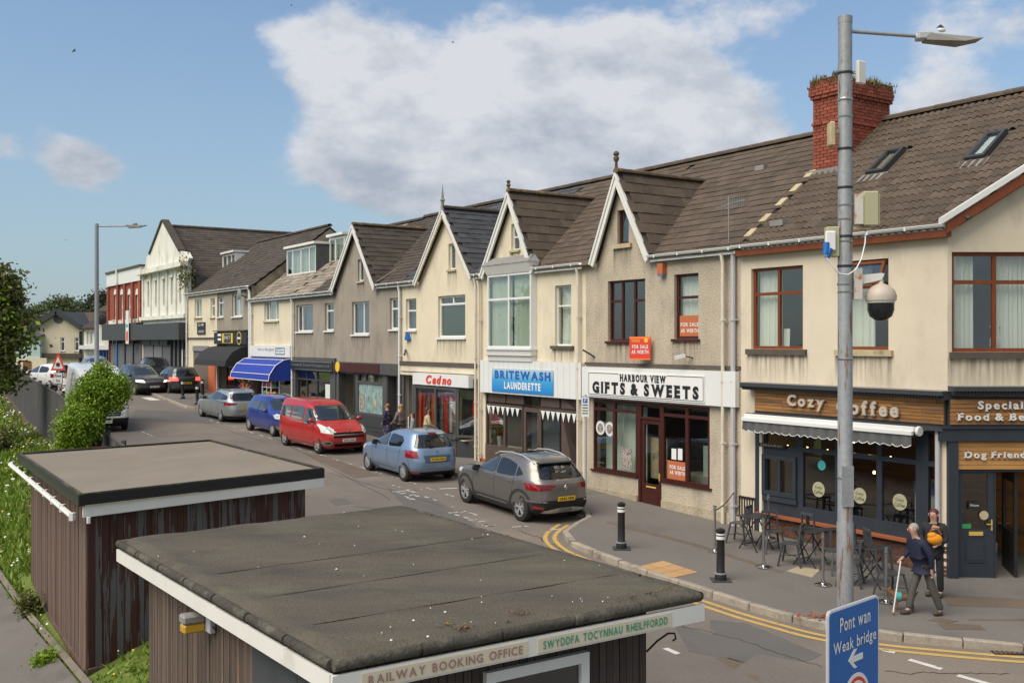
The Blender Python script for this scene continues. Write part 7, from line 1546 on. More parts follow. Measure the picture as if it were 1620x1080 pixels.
# ---- far lamp column
pf=Vector(((153-810)/1620*46,46,0)); pf.z=zroad(pf.x,pf.y); zf_=lambda py:5+(540-py)/1620*46-pf.z
lf_=thing('lamp_column','slim grey lamp column standing among the parked cars at the far left','lamp post',tuple(pf)); MB().tube([(0,0,0),(0,0,2),(0,0,zf_(354))],[.12,.1,.085],12).build('post','galvanised',lf_,smooth=50); MB().tube([(0,0,zf_(358)),(1.4,.0,zf_(357.5))],.035,8).build('arm','galvanised',lf_,smooth=50); mb=MB(); L_=[(1.3,-.1,zf_(356)),(2.25,-.1,zf_(356.5)),(2.25,.1,zf_(356.5)),(1.3,.1,zf_(356)),(1.45,-.1,zf_(361)),(1.9,-.12,zf_(360)),(1.9,.12,zf_(360)),(1.45,.1,zf_(361))]; mb.add(L_,[(0,1,2,3),(4,7,6,5),(0,4,5,1),(3,2,6,7),(0,3,7,4),(1,5,6,2)]); mb.build('lantern_head','lead',lf_)
g_=thing('perched_gull','small dark gull perched on the far lamp head','bird',(pf.x+1.72,46,pf.z+zf_(354.5))); MB().ball((0,0,0),(.12,.06,.06),8,0,6).build('body','grey_cloth',g_,smooth=60)
# ---- snow warning sign
D=44.; sp_=Vector(((92-810)/1620*D,D,0)); sp_.z=zroad(sp_.x,sp_.y); zs_=lambda py:5+(540-py)/1620*D-sp_.z; k=D/1620
ws=thing('ice_warning_sign','red edged triangular snow warning sign with a white plate below','road sign',tuple(sp_),R(-8))
MB().tube([(0,.05,0),(0,.05,zs_(562))],.04,8).build('post','grey_pipe',ws,smooth=50)
def tri(s_,z0_,z1_): return [(-s_,z0_),(s_,z0_),(0,z1_)]
MB().poly(tri(13*k,zs_(586),zs_(557)),[],-.0,.02).build('red_triangle','red_flat',ws); MB().poly(tri(8.6*k,zs_(583),zs_(564.2)),[],-.008,-.001).build('white_face','panel_white',ws)
mb=MB()
for a in (0,60,120): mb.bar((-3.6*k*math.cos(R(a+90)),-.012,zs_(576.5)-3.6*k*math.sin(R(a+90))),(3.6*k*math.cos(R(a+90)),-.012,zs_(576.5)+3.6*k*math.sin(R(a+90))),.006,.045)
for a in range(0,360,60): mb.lathe([(.035,-.016),(.035,-.009)],(2.9*k*math.cos(R(a+90)),0,zs_(576.5)+2.9*k*math.sin(R(a+90))),6,0,'y')
mb.build('snowflake','black_flat',ws)
MB().box(-7.6*k,7.6*k,-.0,.02,zs_(607),zs_(589)).build('plate','black_flat',ws); MB().box(-7*k,7*k,-.008,-.001,zs_(606.3),zs_(589.7)).build('plate_face','panel_white',ws); text('Rhew',-5.5*k,5.5*k,zs_(596.5),zs_(591.5),-.009,'black_flat',ws,bold=.02); text('Ice',-3*k,3*k,zs_(604),zs_(599),-.009,'black_flat',ws,bold=.02)
# ---- parking sign between launderette and gift shop
pk=gp(926,781,.12); D=pk.y; zp=lambda py:5+(540-py)/1620*D-pk.z
ps=thing('parking_sign','slim grey post with a small parking plate between the launderette and gift shop','road sign',tuple(pk),R(-20)); MB().tube([(0,0,0),(0,0,zp(624))],.038,10).build('post','grey_pipe',ps,smooth=50); MB().box(-.1,.12,-.05,-.04,zp(659),zp(628)).build('plate','panel_white',ps); MB().box(-.06,.08,-.054,-.0505,zp(637),zp(630)).build('blue_panel','blue_sign',ps)
text('P',-.02,.04,zp(636.3),zp(630.7),-.056,'white_flat',ps)
for q_ in range(4): MB().box(-.07,.09,-.053,-.0505,zp(641+4.4*q_),zp(639.4+4.4*q_)).build('print_line','black_flat',ps)
# ---- bollards
def bollard(px,py,label,h_=1.02):
    b=gp(px,py,.12); o=thing('bollard',label,'bollard',tuple(b),0,'black bollards on the pavement')
    MB().box(-.19,.19,-.19,.19,-.02,.012).build('base_plate','dark_grey',o)
    MB().lathe([(.115,0),(.115,.10),(.10,.13),(.082,.16),(.078,.80),(.085,.82)],(0,0,0),16).build('post','black_paint',o,smooth=40); MB().lathe([(.121,.125),(.117,.15)],(0,0,0),16).build('lower_ring','grey_cloth',o)
    MB().lathe([(.088,.80),(.088,.86)],(0,0,0),16).build('reflective_band','white_flat',o); MB().lathe([(.088,.885),(.088,.915)],(0,0,0),16).build('reflective_band','white_flat',o)
    MB().lathe([(.084,.82),(.084,.95),(.092,.96),(.09,.985),(.05,1.01),(.001,1.02)],(0,0,0),16).build('cap','black_paint',o,smooth=40); return o
bollard(983,867,'black bollard with white bands nearest the parked grey car'); bollard(1140,917,'black bollard with white bands beside the tactile slabs')
bollard(289,630.5,'black bollard behind the estate car, left one by the far kerb'); bollard(312,639.5,'black bollard close to the nose of the silver estate car'); bollard(320.5,629,'black bollard behind the estate car, in front of the brown shutter')
# ---- café rope barriers
def post_(px,py,label):
    b=gp(px,py,.12); o=thing('barrier_post',label,'post',tuple(b),0,'chrome barrier posts round the cafe tables')
    MB().lathe([(.17,0),(.17,.015),(.13,.035),(.05,.05),(.045,.09)],(0,0,0),20).build('base','chrome',o,smooth=40); MB().tube([(0,0,.05),(0,0,.90)],.026,10).build('pole','steel',o,smooth=50); MB().lathe([(.03,.88),(.042,.90),(.042,.93),(.02,.94),(.04,.97),(.035,1.0),(.001,1.01)],(0,0,0),12).build('knob','chrome',o,smooth=50); return b
bp=[post_(1131,872,'chrome barrier post furthest left, in front of the white drainpipe'),post_(1208,897,'chrome barrier post second from the left along the front row'),post_(1302,925,'chrome barrier post left of the lamp column'),post_(1402,952,'chrome barrier post right of the lamp column, by the dog'),post_(1216,851,'chrome barrier post standing against the brick wall at the shelf end')]
def rope(a,b,label,sag=.12):
    o=thing('barrier_rope',label,'rope',tuple((a+b)/2)); c=(a+b)/2; pts=[]
    for i in range(11): t=i/10; q_=a+(b-a)*t-c; pts.append((q_.x,q_.y,q_.z+.90-sag*4*t*(1-t)))
    MB().tube(pts,.013,6).build('rope','black_fabric',o,smooth=60)
wallp=gp(1168,822,.12); rope(bp[0],wallp,'dark rope from the left barrier post back to the drainpipe'); rope(bp[1],bp[4],'dark rope from the second barrier post back to the brick wall')
# ---- bistro chairs and tables
def chair0():
    o=thing('bistro_chair','x','chair',(0,0,0))
    MB().poly(rrect(-.18,.18,-.18,.18,.05),[],.44,.46,ax='xy').build('seat','chair_metal',o)
    for sx in (-1,1):
        for sy in (-1,1):
            MB().bar((sx*.15,sy*.15,.44),(sx*.22,sy*.23,0),.035,.03).build('leg','chair_metal',o)
    mb=MB(); 
    for sx in (-1,1): mb.bar((sx*.17,.17,.44),(sx*.16,.22,.84),.035,.025)
    mb.bar((-.175,.22,.83),(.175,.22,.83),.03,.06); mb.build('back_frame','chair_metal',o); MB().bar((0,.19,.44),(0,.22,.82),.11,.012).build('backrest','chair_metal',o)
    mb=MB(); mb.bar((-.19,-.2,.2),(.19,.2,.2),.015); mb.bar((.19,-.2,.2),(-.19,.2,.2),.015); mb.build('stretcher','chair_metal',o); return o
c0=chair0(); used=False
CH=[(1170,858,-70,'black metal chair at the leftmost table, on its left'),(1222,872,60,'black metal chair at the leftmost table, on its right'),(1252,893,-60,'black metal chair left of the middle table, facing it'),(1288,872,180,'black metal chair between the middle table and the brick wall'),(1322,905,70,'black metal chair just left of the lamp column'),(1345,925,-60,'black metal chair immediately right of the lamp column foot'),(1352,890,180,'black metal chair behind the right table by the brick wall, left'),(1388,903,150,'black metal chair behind the right table against the bricks'),(1410,945,75,'black metal chair next to the dog, right of the right table')]
for i,(px,py,rz,lb) in enumerate(CH):
    b=gp(px,py,.12); o=c0 if i==0 else dup(c0); o.location=b; o.rotation_euler=(0,0,ROT+R(rz)+R(0)); o['label']=lb; o['group']='metal chairs outside the café'
def table0():
    o=thing('folding_table','x','table',(0,0,0)); MB().box(-.31,.31,-.31,.31,.71,.735).build('tabletop','table_black',o,bevel=.006)
    for sy in (-.25,.25):
        MB().bar((-.26,sy,0),(.22,sy,.71),.02).build('leg','table_black',o); MB().bar((.26,sy,0),(-.22,sy,.71),.02).build('leg','table_black',o)
    MB().bar((-.2,-.25,.1),(-.2,.25,.1),.018).build('crossbar','table_black',o); return o
t0=table0()
for i,(px,py,lb) in enumerate(((1196,868,'black folding table furthest left, by the white drainpipe'),(1283,893,'black folding table left of the lamp column'),(1380,925,'black folding table right of the lamp column, near the dog'))):
    b=gp(px,py,.12); o=t0 if i==0 else dup(t0); o.location=b; o.rotation_euler=(0,0,ROT+R(8*i)); o['label']=lb; o['group']='folding tables outside the café'
# ================================================================== CARS
# a body is lofted from level slices (height, nose x, tail x, half width); panes, lamps and seams are cut out of the same skin
def car_shell(rows,sub=4,nc=112,ex=5.5,exr=4.2):
    P=np.array(rows,float); n=len(P); L=[]
    for i in range(n-1):
        p0=P[max(0,i-1)];p1=P[i];p2=P[i+1];p3=P[min(n-1,i+2)]
        for k in range(sub):
            t=k/sub; m1=(p2-p0)/2;m2=(p3-p1)/2
            c=(2*t**3-3*t*t+1)*p1+(t**3-2*t*t+t)*m1*.8+(-2*t**3+3*t*t)*p2+(t**3-t*t)*m2*.8; c[0]=p1[0]+(p2[0]-p1[0])*t; L.append(c)
    L.append(P[-1]); L=np.array(L); zb=rows[[i for i,r in enumerate(rows) if len(r)][0]][0]
    V=[];F=[]
    zmax=L[-1][0]
    for (z,xf,xb,hw) in L:
        e=ex+(exr-ex)*max(0,min(1,(z/zmax-.55)/.3)); xc=(xf+xb)/2;a=(xf-xb)/2
        for k in range(nc):
            th=2*math.pi*(k+.5)/nc; c,s=math.cos(th),math.sin(th); V.append((xc+a*math.copysign(abs(c)**(2/e),c),hw*math.copysign(abs(s)**(2/e),s),z))
    m=len(L)
    for i in range(m-1):
        for k in range(nc): F.append((i*nc+k,i*nc+(k+1)%nc,(i+1)*nc+(k+1)%nc,(i+1)*nc+k))
    F.append(tuple(range(nc-1,-1,-1))); F.append(tuple((m-1)*nc+k for k in range(nc)))
    me=bpy.data.meshes.new('body'); me.from_pydata(V,[],F); me.update()
    nrm=[tuple(v.normal) for v in me.vertices]
    return me,V,nrm,[f for f in F if len(f)==4]
def clip(poly,ax,pl):
    # Sutherland-Hodgman of (pos,nrm) loops against a convex outline in projection ax
    i,j=ax; ar=sum(pl[k][0]*pl[(k+1)%len(pl)][1]-pl[(k+1)%len(pl)][0]*pl[k][1] for k in range(len(pl)))
    if ar<0: pl=pl[::-1]
    for k in range(len(pl)):
        a=pl[k];b=pl[(k+1)%len(pl)]; ex_,ey=b[0]-a[0],b[1]-a[1]; out=[]
        f=lambda v: ex_*(v[j]-a[1])-ey*(v[i]-a[0])
        for q in range(len(poly)):
            u,v=poly[q],poly[(q+1)%len(poly)]; fu,fv=f(u),f(v)
            if fu>=0: out.append(u)
            if (fu>=0)!=(fv>=0): t=fu/(fu-fv); out.append(tuple(u[c]+(v[c]-u[c])*t for c in range(6)))
        poly=out
        if len(poly)<3: return None
    return poly
def patch(sh,view,pl,off,name,mat,parent,sides=(1,-1),nmin=.25,mirror=True):
    me,V,Nn,F=sh; AX={'side':(0,2),'front':(1,2),'rear':(1,2),'top':(0,1)}[view]
    x0=min(p[0] for p in pl);x1=max(p[0] for p in pl);z0=min(p[1] for p in pl);z1=max(p[1] for p in pl)
    outs=[]
    for sg in (sides if view in('side','front','rear') else (1,)):
        if view!='side': pls=[(p[0]*sg,p[1]) for p in pl] 
        else: pls=pl
        a0=min(p[0] for p in pls);a1=max(p[0] for p in pls)
        vs=[];fs=[]
        for f in F:
            c=[V[i] for i in f]; n=Nn[f[0]]
            if view=='side' and n[1]*sg<nmin: continue
            if view=='front' and n[0]<nmin: continue
            if view=='rear' and n[0]>-nmin: continue
            if view=='top' and n[2]<nmin: continue
            u=[p[AX[0]] for p in c]; w_=[p[AX[1]] for p in c]
            if max(u)<a0 or min(u)>a1 or max(w_)<z0 or min(w_)>z1: continue
            r=clip([tuple(V[i])+tuple(Nn[i]) for i in f],AX,pls)
            if r: o=len(vs); vs+=[(p[0]+p[3]*off,p[1]+p[4]*off,p[2]+p[5]*off) for p in r]; fs.append(tuple(range(o,o+len(r))))
        if vs:
            bm=bmesh.new(); bv=[bm.verts.new(v) for v in vs]
            for f in fs:
                try: bm.faces.new([bv[i] for i in f])
                except ValueError: pass
            bmesh.ops.remove_doubles(bm,verts=bm.verts,dist=.0015); 
            ex_=bmesh.ops.extrude_face_region(bm,geom=list(bm.faces)) if False else None
            m=bpy.data.meshes.new(name); bm.to_mesh(m); bm.free(); m.materials.append(M[mat]); m.shade_smooth(); outs.append(link(name,m,parent))
    return outs
def rounded(pl,r=.25):
    # soften the corners of a convex outline
    out=[];n=len(pl)
    for i in range(n):
        a,b,c=Vector(pl[i-1]),Vector(pl[i]),Vector(pl[(i+1)%n]); p=b+(a-b)*r;q=b+(c-b)*r
        for t in (0,.33,.67,1): out.append(tuple(p*(1-t)**2+b*2*t*(1-t)+q*t*t))
    return out
def grow(pl,d):
    cx=sum(p[0] for p in pl)/len(pl);cz=sum(p[1] for p in pl)/len(pl); out=[]
    for p in pl: v=Vector((p[0]-cx,p[1]-cz)); out.append((cx+v.x*(1+d/v.length),cz+v.y*(1+d/v.length)))
    return out
def seam(a,b,w=.012):
    a=Vector(a);b=Vector(b);d=(b-a).normalized();n=Vector((-d.y,d.x))*w/2; return [tuple(a-n),tuple(b-n),tuple(b+n),tuple(a+n)]
def wheel(parent,x,y,r,sp,col='alloy',hub='trim_black'):
    sg=1 if y>0 else -1; t=MB(); w_=.2; t.lathe([(r*.64,-w_/2),(r*.9,-w_/2),(r*.985,-w_/2*.8),(r,-w_/2*.4),(r,w_/2*.4),(r*.985,w_/2*.8),(r*.9,w_/2),(r*.64,w_/2)],(0,0,0),28,0,'y',False)
    o=t.build('wheel','tyre',parent,smooth=40); o.location=(x,y-sg*.10,r)
    m=MB(); m.lathe([(r*.02,sg*.03),(r*.64,sg*.03)],(0,0,0),28,0,'y'); m.build('wheel_well','under_black',o)
    m=MB(); m.lathe([(r*.60,sg*.03),(r*.60,sg*.085),(r*.67,sg*.09),(r*.67,sg*.03)],(0,0,0),28,0,'y',False)
    for k in range(sp):
        a=2*math.pi*k/sp+.2
        if sp<=5: # forked petals
            for da in (-.17,.17): m.bar((r*.14*math.cos(a),sg*.075,r*.14*math.sin(a)),(r*.61*math.cos(a+da),sg*.08,r*.61*math.sin(a+da)),.028,.03,up=(0,1,0))
        else: m.bar((r*.12*math.cos(a),sg*.07,r*.12*math.sin(a)),(r*.61*math.cos(a),sg*.08,r*.61*math.sin(a)),.036 if sp<12 else .022,.025,up=(0,1,0))
    m.lathe([(.001,sg*.09),(r*.17,sg*.08),(r*.17,sg*.04)],(0,0,0),12,0,'y'); m.build('rim',col,o); return o
def make_car(name,label,loc,head,P):
    o=thing(name,label,P.get('cat','car'),tuple(loc),head); sh=car_shell(P['rows'],ex=P.get('ex',5.5),exr=P.get('exr',4.2)); me=sh[0]; paint=P['paint']
    me.materials.append(M[paint]); me.materials.append(M['under_black']); 
    body=link('body',me,o)
    # wheel arches
    r=P['r']; cm=MB(); hw=max(q[3] for q in P['rows'])
    for x in P['wx']:
        for sg in (1,-1): cm.lathe([(r*1.17,sg*(hw-.30)),(r*1.17,sg*(hw+.2))],(x,0,r*1.02),32,0,'y')
    cme=cm.mesh('cutter','under_black'); bm=bmesh.new(); bm.from_mesh(cme); bmesh.ops.recalc_face_normals(bm,faces=bm.faces); bm.to_mesh(cme); bm.free()
    cob=bpy.data.objects.new('cutter',cme); COL.objects.link(cob); md=body.modifiers.new('b','BOOLEAN'); md.object=cob; md.operation='DIFFERENCE'; md.solver='EXACT'; md.material_mode='TRANSFER'
    dg=bpy.context.evaluated_depsgraph_get(); nm=bpy.data.meshes.new_from_object(body.evaluated_get(dg)); body.modifiers.clear(); body.data=nm; bpy.data.objects.remove(cob)
    nm.polygons.foreach_set('use_smooth',[True]*len(nm.polygons)); nm.set_sharp_from_angle(angle=R(38))
    for x in P['wx']:
        for sg in (1,-1): wheel(o,x,sg*(hw-.015),r,P.get('spokes',9),P.get('rim','alloy'))
    if P.get('cladding'):
        for x in P['wx']:
            for k in range(12):
                a0=math.pi*k/12-.12*0;a1=math.pi*(k+1)/12+.02; q=[(x+r*1.16*math.cos(a0),r+r*1.16*math.sin(a0)),(x+r*1.38*math.cos(a0),r+r*1.38*math.sin(a0)),(x+r*1.38*math.cos(a1),r+r*1.38*math.sin(a1)),(x+r*1.16*math.cos(a1),r+r*1.16*math.sin(a1))]
                patch(sh,'side',q,.009,'arch_trim','trim_black',body,nmin=.1)
        patch(sh,'side',[(P['wx'][1]+r,.2),(P['wx'][0]-r,.2),(P['wx'][0]-r,.40),(P['wx'][1]+r,.40)],.008,'sill_trim','trim_black',body)
    for pl in P['side']: 
        patch(sh,'side',rounded(grow(pl,.022),.18),.003,'window_surround','trim_black',body)
        patch(sh,'side',rounded(pl,.18),.007,'side_window',P.get('sglass','car_glass') if pl is P['side'][0] else P.get('rglass','car_glass'),o)
    for nm_,view,pl in (('windscreen','front',P['ws']),('rear_window','rear',P['rw'])):
        if pl: full=[(-p[0],p[1]) for p in pl[::-1]]+pl; patch(sh,view,rounded(grow(full,.02),.12),.003,'window_surround','trim_black',body,sides=(1,)); patch(sh,view,rounded(full,.12),.007,nm_,'car_glass' if view=='front' else P.get('rglass','car_glass'),o,sides=(1,))
    for view,pl,off,nm_,mt,nmn in P.get('patches',()): patch(sh,view,pl,off,nm_,mt,o,nmin=nmn)
    for a,b in P.get('seams',()): patch(sh,'side',seam(a,b),.0025,'panel_gap','under_black',body)
    for (x,z) in P.get('handles',()):
        for sg in (1,-1):
            y=sg*(hw*P.get('hk',.985)); MB().bar((x-.09,y,z),(x+.09,y,z),.03,.03).build('door_handle',P.get('hmat',paint),o,bevel=.006)
    mx_=P['mir']; 
    for sg in (1,-1): mb=MB(); mb.ball((0,0,0),(.07,.12,.085),10,0,7); mm=mb.build('door_mirror',P.get('mmat',paint),o,smooth=60); mm.location=(mx_[0],sg*mx_[1],mx_[2]); MB().box(-.072,-.05,-.10,.10,-.07,.07).build('mirror_glass','privacy_glass',mm)
    for (x,z,rear,txt,w_,tilt) in P.get('plates',()):
        pr=MB(); pr.poly(rect(-.26,.26,-.055,.055),[],-.006,.006); q=pr.build('number_plate','plate_yellow' if rear else 'plate_white',o); q.location=(x,0,z); q.rotation_euler=(tilt,0,R(-90) if rear else R(90)); text(txt,-.225,.225,-.032,.034,-.007,'black_flat',q,bold=.03)
    return o
def place(px,py_,zoff=0): return gp(px,py_)
HR=math.atan2(CS,-SN)   # heading along the street, away from the camera
def carpos(wheel_px,wheel_py,wx,hw,head):
    """centre of a car whose wheel (local wx, side) stands at this ground point of the photo"""
    g_=gp(wheel_px,wheel_py); c,s=math.cos(head),math.sin(head); lx,ly=wx,hw
    return Vector((g_.x-(c*lx-s*ly),g_.y-(s*lx+c*ly),0))
def setz(o,wx):
    # rest all four wheels on the sloping road
    c,s=math.cos(o.rotation_euler[2]),math.sin(o.rotation_euler[2]); x,y=o.location.x,o.location.y
    zf=zroad(x+c*wx[0],y+s*wx[0]);zb=zroad(x+c*wx[1],y+s*wx[1]); o.location.z=zb-(zf-zb)/(wx[0]-wx[1])*wx[1]; o.rotation_euler[1]=-math.atan2(zf-zb,wx[0]-wx[1])
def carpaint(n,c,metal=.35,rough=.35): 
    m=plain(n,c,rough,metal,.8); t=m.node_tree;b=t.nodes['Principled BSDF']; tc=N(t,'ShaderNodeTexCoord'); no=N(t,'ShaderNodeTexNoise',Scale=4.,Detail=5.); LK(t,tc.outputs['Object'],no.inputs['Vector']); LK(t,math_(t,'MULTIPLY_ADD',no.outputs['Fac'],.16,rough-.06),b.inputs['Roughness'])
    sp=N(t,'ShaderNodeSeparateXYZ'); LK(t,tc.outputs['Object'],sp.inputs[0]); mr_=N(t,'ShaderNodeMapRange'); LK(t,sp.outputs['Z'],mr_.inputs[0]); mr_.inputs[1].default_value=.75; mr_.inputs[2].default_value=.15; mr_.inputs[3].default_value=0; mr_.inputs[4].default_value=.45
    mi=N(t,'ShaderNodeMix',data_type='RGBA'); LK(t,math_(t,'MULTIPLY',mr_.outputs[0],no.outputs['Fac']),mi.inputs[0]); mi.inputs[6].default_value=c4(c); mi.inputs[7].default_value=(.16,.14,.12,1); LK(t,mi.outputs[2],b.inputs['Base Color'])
carpaint('paint_grey',(.19,.178,.165),.6,.36); carpaint('paint_blue',(.21,.31,.46),.5,.35); carpaint('paint_red',(.42,.018,.016),.1); carpaint('paint_deepblue',(.025,.06,.30),.4); carpaint('paint_silver',(.36,.40,.41),.6); carpaint('paint_darkgrey',(.055,.056,.06),.5); carpaint('paint_white',(.68,.69,.69),0,.4); carpaint('paint_black',(.02,.021,.023),.2)
PI2=math.pi
# --- grey crossover (rear towards camera)
CAP=dict(paint='paint_grey',r=.345,wx=(1.32,-1.32),spokes=5,cladding=True,rglass='privacy_glass',mir=(.72,.93,1.06),mmat='trim_black',hk=.99,
 rows=[(.20,1.90,-1.88,.78),(.30,2.02,-2.02,.86),(.45,2.09,-2.09,.89),(.62,2.10,-2.08,.90),(.78,2.07,-2.06,.90),(.90,1.98,-2.05,.895),(.98,1.75,-2.03,.885),(1.04,1.30,-1.99,.87),(1.10,.98,-1.93,.845),(1.22,.74,-1.84,.79),(1.36,.46,-1.70,.72),(1.46,.22,-1.60,.665),(1.53,-.06,-1.52,.60),(1.565,-.35,-1.35,.50),(1.578,-.6,-1.1,.3)],
 side=[[(.74,1.07),(-.12,1.06),(-.10,1.43),(.18,1.40)],[(-.20,1.06),(-1.02,1.09),(-.95,1.36),(-.55,1.42),(-.18,1.44)],[(-1.08,1.10),(-1.34,1.17),(-1.05,1.33)]],
 ws=[(.70,1.10),(.54,1.45)],rw=[(.64,1.10),(.52,1.42)],
 patches=[('rear',[(.62,.84),(.92,.82),(.92,1.0),(.80,1.0),(.30,.97),(.30,.945)],.006,'tail_lamp','taillamp',.12),('side',[(-2.2,.84),(-1.94,.86),(-1.78,.99),(-2.2,.99)],.006,'tail_lamp','taillamp',.12),
  ('rear',[(-.9,.2),(.9,.2),(.9,.50),(.62,.60),(-.62,.60),(-.9,.50)],.006,'bumper_trim','trim_black',.1),('rear',[(.45,.28),(.66,.30),(.60,.36),(.2,.42),(-.2,.42),(-.2,.28)],.014,'skid_plate','alloy',.1),('rear',[(.55,.55),(.88,.55),(.88,.59),(.55,.58)],.014,'chrome_strip','chrome',.05),('rear',[(.62,.38),(.80,.40),(.80,.47),(.62,.45)],.016,'reflector','taillamp',.1),
  ('side',[(-.75,.345),(.70,.345),(.70,.375),(-.75,.375)],.012,'chrome_strip','chrome',.2),('front',[(.45,.86),(.86,.82),(.84,.93),(.45,.93)],.006,'head_lamp','headlamp',.12),('front',[(-.5,.7),(.5,.7),(.5,.88),(-.5,.88)],.006,'grille','trim_black',.1),('side',[(-1.36,1.19),(-.98,1.045),(.78,1.045),(.78,1.06),(-.97,1.06),(-1.33,1.205)],.01,'chrome_strip','chrome',.2),
  ('top',[(-.9,-.46),(.05,-.46),(.05,.46),(-.9,.46)],.004,'roof_panel','privacy_glass',.5)],
 seams=[((-.16,.42),(-.14,1.04)),((.92,.42),(.86,.98)),((-.96,.62),(-1.04,1.06)),((.92,.42),(-.95,.42))],handles=[(.02,.90),(-.84,.94)],hmat='paint_grey',
 plates=[(-2.105,.63,True,'CF02 FDR',.5,R(4))])
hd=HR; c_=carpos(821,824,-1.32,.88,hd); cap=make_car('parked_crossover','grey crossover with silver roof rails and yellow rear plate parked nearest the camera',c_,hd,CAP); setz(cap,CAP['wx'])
for sg in (1,-1): MB().tube([(.25,sg*.60,1.46),(.05,sg*.60,1.545),(-.5,sg*.585,1.60),(-1.0,sg*.58,1.575),(-1.40,sg*.575,1.48),(-1.5,sg*.575,1.43)],.022,8).build('roof_rail','alloy',cap,smooth=60)
MB().box(-1.70,-1.50,-.54,.54,1.455,1.475).build('spoiler','trim_black',cap,bevel=.01); MB().bar((-1.80,-.25,1.19),(-1.86,.1,1.14),.025).build('wiper','black_flat',cap); mb=MB(); mb.bar((-2.05,0,.96),(-2.06,.035,.90),.012); mb.bar((-2.06,.035,.90),(-2.07,0,.84),.012); mb.bar((-2.05,0,.96),(-2.06,-.035,.90),.012); mb.bar((-2.06,-.035,.90),(-2.07,0,.84),.012); mb.build('emblem','chrome',cap); text('CAPTUR',-.2,.2,-.012,.012,0,'chrome',cap).matrix_local=Matrix.Translation((-2.085,0,.79))@Matrix.Rotation(R(-90),4,'Z')
# --- light blue hatchback (rear towards camera)
YAR=dict(paint='paint_blue',r=.305,wx=(1.22,-1.25),spokes=13,rglass='privacy_glass',mir=(.62,.86,1.0),mmat='trim_black',hk=.985,
 rows=[(.20,1.75,-1.72,.74),(.30,1.88,-1.86,.81),(.45,1.95,-1.93,.84),(.62,1.96,-1.93,.848),(.75,1.90,-1.90,.848),(.86,1.72,-1.87,.84),(.95,1.38,-1.84,.825),(1.03,1.02,-1.80,.80),(1.15,.74,-1.74,.755),(1.28,.44,-1.66,.69),(1.40,.12,-1.56,.615),(1.47,-.20,-1.46,.54),(1.505,-.5,-1.25,.4),(1.515,-.7,-1.0,.2)],
 side=[[(.70,.98),(-.16,.98),(-.10,1.33),(.26,1.29)],[(-.26,.98),(-1.02,1.03),(-1.10,1.20),(-.92,1.31),(-.22,1.35)]],
 ws=[(.64,1.02),(.50,1.38)],rw=[(.66,1.04),(.63,1.10),(.52,1.40)],
 patches=[('rear',[(.60,.74),(.90,.74),(.90,.96),(.64,.96)],.007,'tail_lamp','taillamp',.10),('rear',[(-.8,.2),(.8,.2),(.8,.33),(-.8,.33)],.006,'bumper_trim','trim_black',.05),('rear',[(-.42,.60),(.42,.60),(.46,.82),(-.46,.82)],.004,'plate_recess','steel_blue',.1),('rear',[(.55,.28),(.74,.28),(.74,.34),(.55,.33)],.012,'reflector','taillamp',.05),('rear',[(-.14,1.41),(.14,1.41),(.14,1.455),(-.14,1.455)],.012,'brake_lamp','taillamp',.0),('front',[(.45,.72),(.82,.70),(.80,.86),(.45,.82)],.006,'head_lamp','headlamp',.12)],
 seams=[((-.20,.34),(-.20,.96)),((.86,.34),(.84,.90)),((-.95,.55),(-1.04,1.0)),((.86,.34),(-.8,.34)),((-1.6,.35),(-1.5,.70))],handles=[(-.04,.86),(-.92,.90)],hmat='paint_blue',plates=[(-1.945,.70,True,'CV16 FJN',.5,R(5))])
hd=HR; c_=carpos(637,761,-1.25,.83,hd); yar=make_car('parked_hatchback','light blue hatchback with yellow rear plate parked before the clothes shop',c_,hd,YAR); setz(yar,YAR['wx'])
MB().bar((-1.76,-.2,1.06),(-1.80,.22,1.02),.025).build('wiper','black_flat',yar); MB().lathe([(.035,-.004),(.035,.004)],(0,0,0),12,0,'x').build('emblem','chrome',yar).location=(-1.875,0,.93); MB().tube([(-1.15,0,1.50),(-1.30,0,1.58)],.01,5).build('aerial','black_flat',yar)
